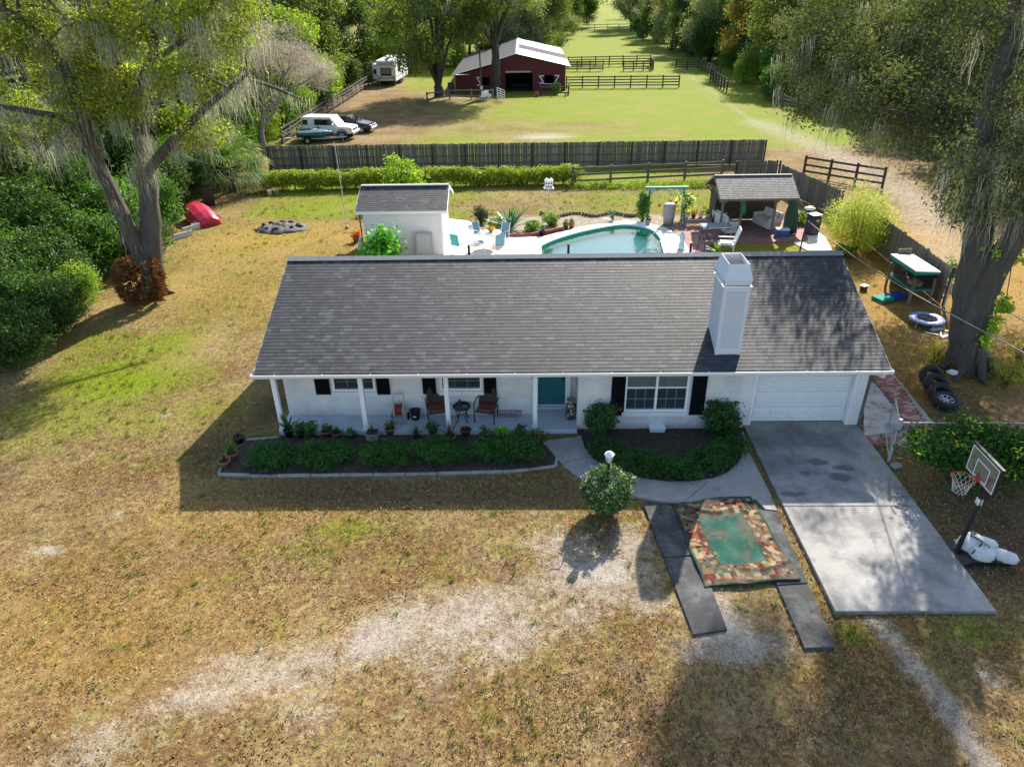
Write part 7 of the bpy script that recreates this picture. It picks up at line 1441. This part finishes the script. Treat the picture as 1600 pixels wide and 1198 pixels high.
def on_drive(c, u):                               # sunlit in the photograph: lawn, wheel strips, most of the drive and the roof left of the chimney
    x, y = c[0]-.57*c[2], c[1]-1.32*c[2]; rx, ry = c[0]-.57*(c[2]-3), c[1]-1.32*(c[2]-3)
    if rx < 6.9 and 16.5 < ry < 27: return True
    if 6.9 <= rx < 10.6 and 17 < ry < 23: return u < (.86 if ry < 20 else .72)
    r8 = c[3]*.85
    if 5.9-r8 < x < 9.6+r8 and 10.6-r8 < y < 15.6: return u < .91
    return .3 < x < 12.5 and 3 < y <= 15.6
new = []
for c in cl:
    k = 1.0; u = rng.random()
    while on_drive(c, u) and k < 1.42: k *= 1.05; c = (c[0]*1.05, c[1]*1.05, CAM_H+(c[2]-CAM_H)*1.05, c[3]*1.03, c[4]*1.03, c[5]*1.03)
    if k < 1.42 and not (1.2 < k and rng.random() < .45): new.append(c)
cl = new
rng = random.Random(91)
for k in range(22): p = gy(rng.uniform(1480, 1640), rng.uniform(215, 335), Y1+rng.uniform(-1.6, .2)); cl.append((p.x, p.y, p.z, .5, .5, .42))
for k in range(26): p = gy(rng.uniform(1440, 1640), rng.uniform(-20, 210), Y1+rng.uniform(7, 12)); cl.append((p.x, p.y, p.z, 1.1, 1.1, .8))
for k in range(14): p = gy(rng.uniform(1575, 1660), rng.uniform(-10, 240), Y1+rng.uniform(-1.5, 1.5)); cl.append((p.x, p.y, p.z, .6, .6, .5))
for px, py, rr_ in ((1195, 1015, .5), (1140, 1055, .62), (1100, 1090, .5), (1125, 1135, .62), (1085, 1185, .6), (1180, 1185, .45), (1335, 1090, .55), (1400, 1075, .5), (1445, 1130, .5), (1355, 1160, .62), (1285, 1185, .5), (1425, 1190, .5), (1300, 1030, .3)):  # unseen crown clumps added above the view, shaped to cast the lawn shadows
    q = g(px, py)
    for k in range(5): cl.append((q.x+7.6+rng.uniform(-.2, .2), q.y+17.6+rng.uniform(-.2, .2), 13.3, rr_, rr_, rr_*.9))
for k in range(9): cl.append((rng.uniform(17.5, 23), rng.uniform(15, 20), rng.uniform(7, 12), 1.3, 1.3, .9))
for c in cl:
    for k in range(1): moss.append((c[0]+rng.uniform(-1, 1)*c[3], c[1]+rng.uniform(-1, 1)*c[4], c[2]-rng.uniform(.1, .7)*c[5]))
big_oak('oak_tree', 'huge oak with thick leaning trunk at the right edge', RO, limbs, cl, 165000, .12, (.028, .042, .018), (.11, .13, .055), 600, moss, (.12, .13, .05), MLEAF('oak_leaf_dull', .22, .75, .12))
V, F, C = [], [], []
t = thing('trunk_vine', 'bright green vine leaves on the right oak trunk', 'vine', (gy(1560, 470, Y1-.5).x, Y1-.75, 0)); cl2 = [(rng.uniform(-.5, .3), rng.uniform(0, .25), z, .2, .15, .25) for z in (1.5, 2.0, 2.6, 3.0, 4.2, 4.5)]
V, F, C = foliage(610, cl2, 420, .17, (.08, .18, .015), (.25, .36, .03), .7, .12, 8); obj('leaves', npmesh('leaves', V, F, SHRUBM, C), t); b = MB(); b.tube([(-.1, .1, .0), (-.2, .15, 1.5), (.1, .1, 3), (-.1, .2, 4.5)], .015, 5); b.build('stem', BARKD, t)
for k, (px, py, lb) in enumerate(((1460, 568, 'yellow weeds at the left foot of the right oak'), (1572, 600, 'green weeds along the fence right of the oak'), (1590, 560, 'dry tall weeds behind the right oak at the fence'))):
    q = g(px, py); o = shrub('weeds', lb, 620+k, .6, .4, .75, 700, .12, (.10, .11, .015), (.36, .30, .05) if k != 1 else (.14, .2, .03), cat='weeds', tw=.12, aspect=.25); o.location = (q.x, q.y, 0)
# ---------------------------------------------------------------- fan palms
def fan_palm(name, label, seed, h, nf, L_, c1, c2, cat='palm', skirt=0):
    r = np.random.default_rng(seed); t = thing(name, label, cat); b = MB(); b.tube([(0, 0, -.1), (.05, 0, h*.5), (0, 0, h)], [.2, .17, .16], 9); b.build('trunk', BARKD, t); V, F, C = [], [], []
    for k in range(nf):
        a = r.uniform(0, 6.283); e = r.uniform(-.5, 1.3); d = np.array([math.cos(a)*math.cos(e), math.sin(a)*math.cos(e), math.sin(e)]); o_ = np.array([0, 0, h]); hub = o_+d*L_*.55+np.array([0, 0, .0]); s_ = norm(np.cross(d, [0, 0, 1.])[None])[0]; c = np.array(c1)+(np.array(c2)-np.array(c1))*r.random()
        b0 = len(V); V += [o_-s_*.02, o_+s_*.02, hub+s_*.015, hub-s_*.015]; F.append((b0, b0+1, b0+2, b0+3)); C += [c]*4; upn = np.cross(s_, d)
        for j in range(15):
            w = (j-7)/7*1.9; fd = d*math.cos(w)+s_*math.sin(w); ln = L_*.55*(1-.25*abs(w)/1.9)*r.uniform(.85, 1.1); sd = np.cross(fd, upn)*.035; tip = hub+fd*ln+np.array([0, 0, -.35*ln]); mid = hub+fd*ln*.6; b0 = len(V); V += [hub-sd*.3, mid-sd, tip, mid+sd]; F.append((b0, b0+1, b0+2, b0+3)); C += [c*(.8+.4*r.random())]*4
    obj('fronds', npmesh('fronds', np.array(V), np.array(F), MLEAF('palm_frond', .3, .65, .15), np.array(C)), t); return t
o = fan_palm('fan_palm', 'silvery fan palm drooping at the left end of the board fence', 700, 1.5, 80, 2.8, (.07, .13, .035), (.22, .30, .10)); o.location = (-19.0, 46.8, 0)
o = fan_palm('fan_palm', 'second fan palm in the thicket left of the silvery palm', 701, 2.6, 36, 2.0, (.03, .08, .015), (.09, .17, .03)); o.location = (-21.2, 44.0, 0)
for k, (px, py, lb) in enumerate(((140, 402, 'small light green palmetto in the thicket below the oak'), (25, 492, 'palmetto at the lower left edge of the thicket'), (14, 560, 'dry palmetto fronds at the left picture edge'))):
    q = g(px, py); o = fan_palm('palmetto', lb, 705+k, .7, 18, 1.1, (.05, .10, .02), (.16, .24, .05)); o.location = (q.x, q.y, 0)
# ---------------------------------------------------------------- left thicket
SA = [(.008, .022, .005), (.048, .098, .018)]; SB = [(.014, .042, .008), (.072, .155, .022)]; SCc = [(.05, .10, .012), (.20, .29, .03)]
proto = [shrub('thicket_shrub', '', 720, 2.2, 2.0, 3.4, 9000, .15, *SA, tw=.2, lumps=16, lump=.26, stems=12), shrub('thicket_shrub', '', 721, 2.0, 1.9, 3.7, 8000, .22, *SB, tw=.24, lumps=14, lump=.27, stems=10, aspect=.4), shrub('thicket_shrub', '', 722, 1.7, 1.7, 2.9, 7000, .13, *SCc, tw=.2, lumps=14, lump=.27, stems=10), shrub('thicket_shrub', '', 723, 2.4, 2.1, 4.7, 10000, .26, *SA, tw=.3, lumps=17, lump=.26, stems=12, aspect=.35)]
used = [False]*4
def px_put(k, X, Y, s, label, group='shrubs of the left thicket'):
    o = place(proto[k], used[k], (X, Y, 0), (X*7.3+Y*3.1) % 6.28, s, label); used[k] = True; o['group'] = group; return o
TH = [(0, -18.3, 22.6, .75, 'dark shrub at the lower left corner of the thicket'), (1, -19.6, 24.4, .8, 'green shrub second from the lower left corner of the thicket'), (0, -18.4, 25.4, .72, 'dark rounded shrub at the front edge of the left thicket'), (0, -20.6, 26.6, .95, 'large dark shrub at the left picture edge'), (2, -18.6, 27.6, .7, 'light green shrub left of the oak base'), (0, -20.2, 28.6, .95, 'dark shrub directly left of the twin oak trunks'), (1, -22.2, 28.2, 1.0, 'tall green shrub at the left picture edge behind the dark one'),
 (3, -22.5, 31.5, 1.0, 'tall dark shrub behind the leaning oak trunk'), (1, -20.0, 31.4, .85, 'green shrub seen between the two oak trunks'), (0, -18.6, 33.4, .8, 'dark shrub just right behind the oak trunk'), (1, -20.4, 35.2, 1.0, 'bright green shrub right of the oak trunk'), (3, -23.4, 36.2, 1.05, 'tall dark shrub deep in the thicket behind the oak'), (1, -20.2, 38.4, .95, 'bright green shrub hanging over the red boat'), (0, -21.6, 41.6, 1.05, 'dark shrub behind the black bin'), (3, -24.5, 43.6, 1.1, 'tall dark shrub between the oak and the fan palms'), (1, -20.9, 49.0, 1.15, 'bright green shrub behind the fan palm'), (2, -21.6, 53.0, 1.25, 'yellow green shrub at the left end of the board fence'),
 (1, -22.4, 56.8, 1.2, 'green shrub behind the left end of the board fence'), (2, -21.4, 61.2, 1.0, 'light green shrub left of the jet ski'), (3, -24.5, 60.5, 1.1, 'tall dark shrub left of the parked cars'), (1, -21.8, 66.8, 1.1, 'green shrub beside the dark rail fence behind the white car'), (2, -22.0, 73.5, 1.2, 'yellow green shrub along the left rail fence'), (0, -22.0, 80.5, 1.2, 'dark shrub along the left rail fence'), (2, -22.4, 88.0, 1.3, 'light green shrub left of the camper'), (0, -21.8, 94.5, 1.2, 'dark shrub beside the left wall of the camper')]
for k, X, Y, s, lb in TH: px_put(k, X, Y, s, lb)
for k, X, Y, s, lb in ((2, 3.9, 90.3, .42, 'dark bush in front of the right barn window'), (1, 27.0, 82.5, 1.0, 'vine covered shrub at the turn of the grass track'), (2, 29.0, 76.5, 1.0, 'light green vine shrub at the right edge of the lane'), (1, 31.5, 68.5, 1.1, 'green shrub behind the sagging fence on the right'), (0, 32, 60.0, 1.3, 'dark shrub behind the sagging fence on the right'), (0, 32, 52, 1.3, 'dark shrub right of the lane, nearest the big oak'), (2, 27.5, 96.5, 1.1, 'yellowish shrub beside the near track fence'), (1, 29.5, 89, 1.4, 'green vine mound beside the track'), (2, -10.5, 121.0, 1.3, 'yellow sunlit shrub behind the camper yard'), (2, -2, 122, .9, 'light green shrub behind the barn')): px_put(k, X, Y, s, lb, 'shrubs round the barn field')
LB = ['dark shrub below the rusty orange tree', 'green shrub below the cabbage palm behind the far track fence', 'tall dark shrub at the corner of the far track fence', 'dark shrub right of the far paddock pens', 'yellow green shrub right of the far field, beside a palm', 'dark shrub at the right edge of the far field', 'green shrub below the grey tree at the far field opening', 'tall dark shrub behind the vine mound beside the track', 'dark rounded shrub behind the light green tree right of the lane', 'yellow green shrub deep behind the sagging fence', 'dark shrub behind the sagging fence below an oak', 'green shrub right of the near end of the lane', 'tall dark shrub behind the crown of the huge oak', 'dark shrub left of the rusty orange tree', 'yellow green shrub at the left of the far field opening', 'dark shrub left of the far field below the third oak', 'green shrub left of the far field below a cabbage palm', 'tall dark shrub left of the far field, second nearest', 'dark shrub left of the far field just behind the barn', 'yellow green shrub behind the left barn roof', 'dark shrub behind the barn ridge', 'green shrub behind the camper roof', 'tall dark shrub in the wood left behind the camper', 'dark rounded shrub close behind the camper slide out', 'yellow green shrub behind the left rail fence, far half', 'dark shrub behind the left rail fence, near half']
for i, (X, Y) in enumerate(((30.5, 101), (31, 113), (28.5, 120), (28.2, 131), (29.0, 144), (28, 160), (26.5, 178), (34, 92), (35.5, 76), (36, 64), (37, 55), (33.5, 47), (34, 40), (30, 107), (9.0, 196), (8, 181), (5.5, 168), (3.4, 152), (1.2, 136), (-12.5, 131), (-6, 133), (-20, 120), (-27, 110), (-25, 99), (-26, 79), (-26, 70))): px_put((0, 1, 3, 0, 2)[i % 5], X, Y, 1.25+.5*((i*37) % 10)/10, LB[i], 'understorey shrubs round the field')
# ---------------------------------------------------------------- trees behind
OA = dict(c1=(.028, .048, .012), c2=(.12, .15, .035)); OB = dict(c1=(.018, .035, .010), c2=(.065, .10, .022)); OC = dict(c1=(.05, .09, .012), c2=(.20, .27, .03)); OG = dict(c1=(.09, .095, .06), c2=(.22, .22, .15))
tp = {'oak': tree('oak_tree', '', 801, 12.5, 5.2, 30000, .32, **OA, moss=60, tw=.6, clear=.22, extra=9), 'dark': tree('evergreen_tree', '', 802, 12, 4.4, 28000, .32, **OB, tw=.6, clear=.12, extra=12, moss=20), 'light': tree('leafy_tree', '', 803, 9.5, 3.8, 22000, .30, **OC, tw=.5, clear=.12, extra=9),
 'grey': tree('mossy_tree', '', 804, 12.5, 4.8, 24000, .30, **OG, tw=.6, clear=.14, moss=200, extra=11, c3=(.09, .14, .03), p3=.3), 'orange': tree('rusty_tree', '', 805, 11.5, 3.6, 18000, .30, (.11, .08, .03), (.30, .17, .05), tw=.5, clear=.25, extra=5, c3=(.07, .12, .02), p3=.4),
 'tall': tree('oak_tree', '', 806, 14.5, 6.2, 22000, .30, (.03, .05, .014), (.13, .16, .04), tw=.55, clear=.42, nl=8, tr=.5, moss=70, bark=BARKD)}
tused = {k: False for k in tp}
def tput(k, X, Y, s, label, group, zs=1.0):
    o = place(tp[k], tused[k], (X, Y, 0), (X*5.7+Y*2.3) % 6.28, (s, s, s*zs), label); tused[k] = True; o['group'] = group
GL_, GR_, GB_ = 'trees of the left wood', 'trees of the right wood', 'trees behind the barn field'
tp['multi'] = tree('oak_tree', '', 807, 13.5, 6.0, 22000, .30, (.03, .05, .014), (.13, .16, .04), tw=.55, clear=.09, nl=6, tr=.5, moss=50, bark=BARKD, extra=0); tused['multi'] = False; tput('multi', -9.7, 88.6, 1.0, 'tall oak with many stems in front of the left side of the barn', GB_); tput('tall', -3.1, 89.4, .86, 'tall oak in front of the barn doorway', GB_)
for k, X, Y, s, lb in (('dark', -27, 36, .8, 'dark tree at the left picture edge behind the oak'), ('oak', -30, 44, .85, 'mossy oak at the upper left behind the big oak'), ('light', -25.5, 49.5, .95, 'light green tree between the big oak and the fan palm'), ('dark', -27, 56, .9, 'dark tree above the bright green shrub'), ('oak', -26, 66, .95, 'oak left of the parked cars'), ('grey', -34, 56, .9, 'grey mossy tree at the far left'), ('dark', -25.6, 75, .9, 'dark tree along the left rail fence'), ('light', -25, 84, 1.0, 'light green tree left of the camper drive'), ('oak', -26.4, 92, .95, 'oak directly left of the camper'), ('dark', -24.5, 104, .95, 'dark tree behind the left side of the camper'), ('light', -19.5, 112, .9, 'light green tree behind the camper'), ('oak', -35, 70, 1.1, 'oak in the second row left of the cars'), ('grey', -34, 84, 1.05, 'grey mossy tree in the second row on the left'), ('dark', -36, 98, 1.1, 'dark tree in the second row left of the camper'), ('oak', -44, 62, 1.1, 'oak far back at the left picture edge'), ('dark', -44, 84, 1.2, 'dark tree far back on the left'), ('oak', -54, 100, 1.3, 'oak farthest left in the back row'), ('grey', -30, 116, 1.1, 'grey tree behind the left wood'), ('light', -41, 48, 1.0, 'light green tree behind the pale roofed neighbour building')): tput(k, X, Y, s, lb, GL_)
for k, X, Y, s, lb in (('dark', -14.5, 124, 1.0, 'dark tree behind the gap right of the camper'), ('oak', -8.5, 127, 1.0, 'oak behind the left barn roof'), ('grey', -1.5, 126, .95, 'grey mossy tree behind the barn ridge'), ('oak', 2.5, 130, .85, 'oak at the left end of the far grass field'), ('dark', 1, 142, .95, 'dark tree on the left side of the far field'), ('dark', 3.4, 158, 1.0, 'dark tree second on the left side of the far field'), ('oak', 5.5, 174, 1.0, 'oak third on the left side of the far field'), ('dark', 9.0, 190, .95, 'dark tree at the left of the far field opening'), ('oak', -21, 134, 1.2, 'oak far behind the camper'), ('dark', -5, 148, 1.2, 'dark tree far behind the barn'), ('grey', 26.5, 196, 1.1, 'grey tree right of the far field opening'), ('dark', 14, 214, 1.1, 'dark tree far beyond the left of the field opening'), ('oak', 31, 214, 1.2, 'oak far beyond the right of the field opening'), ('oak', -14, 152, 1.2, 'oak in the back row left of the barn')): tput(k, X, Y, s, lb, GB_)
for k, X, Y, s, lb in (('dark', 28.5, 168, .9, 'dark tree on the right of the far field, farthest row'), ('grey', 29.5, 152, .95, 'grey mossy tree on the right of the far field'), ('dark', 29.5, 138, .9, 'dark bushy tree right of the far paddock'), ('grey', 29.5, 124, .95, 'grey mossy tree above the far track fence'), ('orange', 30.3, 108, .9, 'rusty orange tinted tree on the right of the track'), ('light', 33, 116, .9, 'light green tree behind the rusty tree'), ('oak', 31.5, 96, .85, 'oak right of the near track fence'), ('dark', 33.5, 86, .85, 'dark tree with bare stem right of the lane'), ('light', 33, 78, .85, 'light green tree behind the vine shrubs'), ('grey', 38, 101, 1.1, 'grey tree in the second row on the right'), ('oak', 39, 84, 1.0, 'oak in the second row right of the lane'), ('dark', 36, 70, 1.0, 'dark tree behind the sagging fence'), ('oak', 37, 60, 1.0, 'oak above the sagging fence on the right'), ('dark', 40, 50, 1.0, 'dark tree at the right picture edge'), ('oak', 36, 132, 1.1, 'oak far back on the right'), ('dark', 37, 150, 1.1, 'dark tree far back on the right'), ('oak', 46, 116, 1.2, 'oak farthest back on the right'), ('oak', 33, 44, .75, 'oak with low boughs over the lane'), ('grey', 48, 72, 1.1, 'grey tree behind the right wood'), ('oak', 38, 38, .9, 'oak behind the trunk of the huge oak')): tput(k, X, Y, s, lb, GR_)
cp_ = fan_palm('cabbage_palm', 'cabbage palm at the right of the far field opening', 850, 4.6, 40, 2.4, (.03, .055, .012), (.09, .13, .03)); cp_.location = (25.6, 176, 0); cp_['group'] = 'cabbage palms by the far field'
for X, Y, lb in ((27, 160, 'cabbage palm in front of the dark far trees on the right'), (8.0, 166, 'cabbage palm on the left side of the far field'), (27.2, 144, 'cabbage palm next to the grey mossy tree'), (31, 118, 'cabbage palm behind the far track fence'), (35, 92, 'cabbage palm in the right wood')):
    o = copy_tree(cp_); o.location = (X, Y, 0); o.rotation_euler = (0, 0, X); o['label'] = lb
# bare twiggy tree above the parked cars
t = thing('bare_tree', 'leafless grey twiggy tree above the fan palm on the left', 'tree', (-20.2, 57.5, 0)); t.scale = (1.3, 1.2, 1.15); rng = random.Random(4); b = MB(); tips = []
def br(p, d, L_, r0, lv):
    e = p+d*L_; m_ = p.lerp(e, .5)+Vector((rng.uniform(-1, 1), rng.uniform(-1, 1), rng.uniform(-.3, .6)))*L_*.1; b.tube([p, m_, e], [r0, r0*.8, r0*.55], 6 if r0 > .05 else 4, False)
    if lv == 0: tips.append(e); return
    for k in range(3 if lv > 1 else 4): nd = (d+Vector((rng.uniform(-1, 1), rng.uniform(-1, 1), rng.uniform(-.5, .7)))*.75).normalized(); br(p.lerp(e, rng.uniform(.6, 1)), nd, L_*rng.uniform(.6, .85), r0*.5, lv-1)
br(Vector((0, 0, -.1)), Vector((.12, 0, 1)).normalized(), 3.2, .22, 5); b.build('trunk', BARKG, t)
V, F, C = foliage(860, [(p.x, p.y, p.z, .5, .5, .4) for p in tips], 14000, .42, (.16, .145, .125), (.30, .28, .25), .045, .3, 10, .2, .0, .2); tag(obj('twigs', npmesh('twigs', V, F, MOSSM, C), t), kind='stuff')
# far wood that reads as one mass
r = np.random.default_rng(9); cl = []
for k in range(420):
    Y = r.uniform(215, 430); X = r.uniform(-1, 1)*(40+Y*.95)
    if abs(X-Y*.1) < 6+Y*.012 and Y < 238: continue
    cl.append((X, Y, r.uniform(4, 9), 6, 6, r.uniform(4, 6)))
for k in range(160):
    s = -1 if r.random() < .5 else 1; Y = r.uniform(60, 215); X = s*r.uniform(52+Y*.12, 75+Y*.9); cl.append((X, Y, r.uniform(4, 9), 5, 5, r.uniform(4, 5.5)))
V, F, C = foliage(870, cl, 110000, 1.0, (.03, .05, .014), (.12, .15, .045), .6, 1.3, 20, .5, .5, .25, (.16, .15, .09), .15)
tag(obj('far_woodland', npmesh('far_woodland', V, F, LEAFM, C)), 'far green woodland beyond the field', 'woodland', kind='stuff')
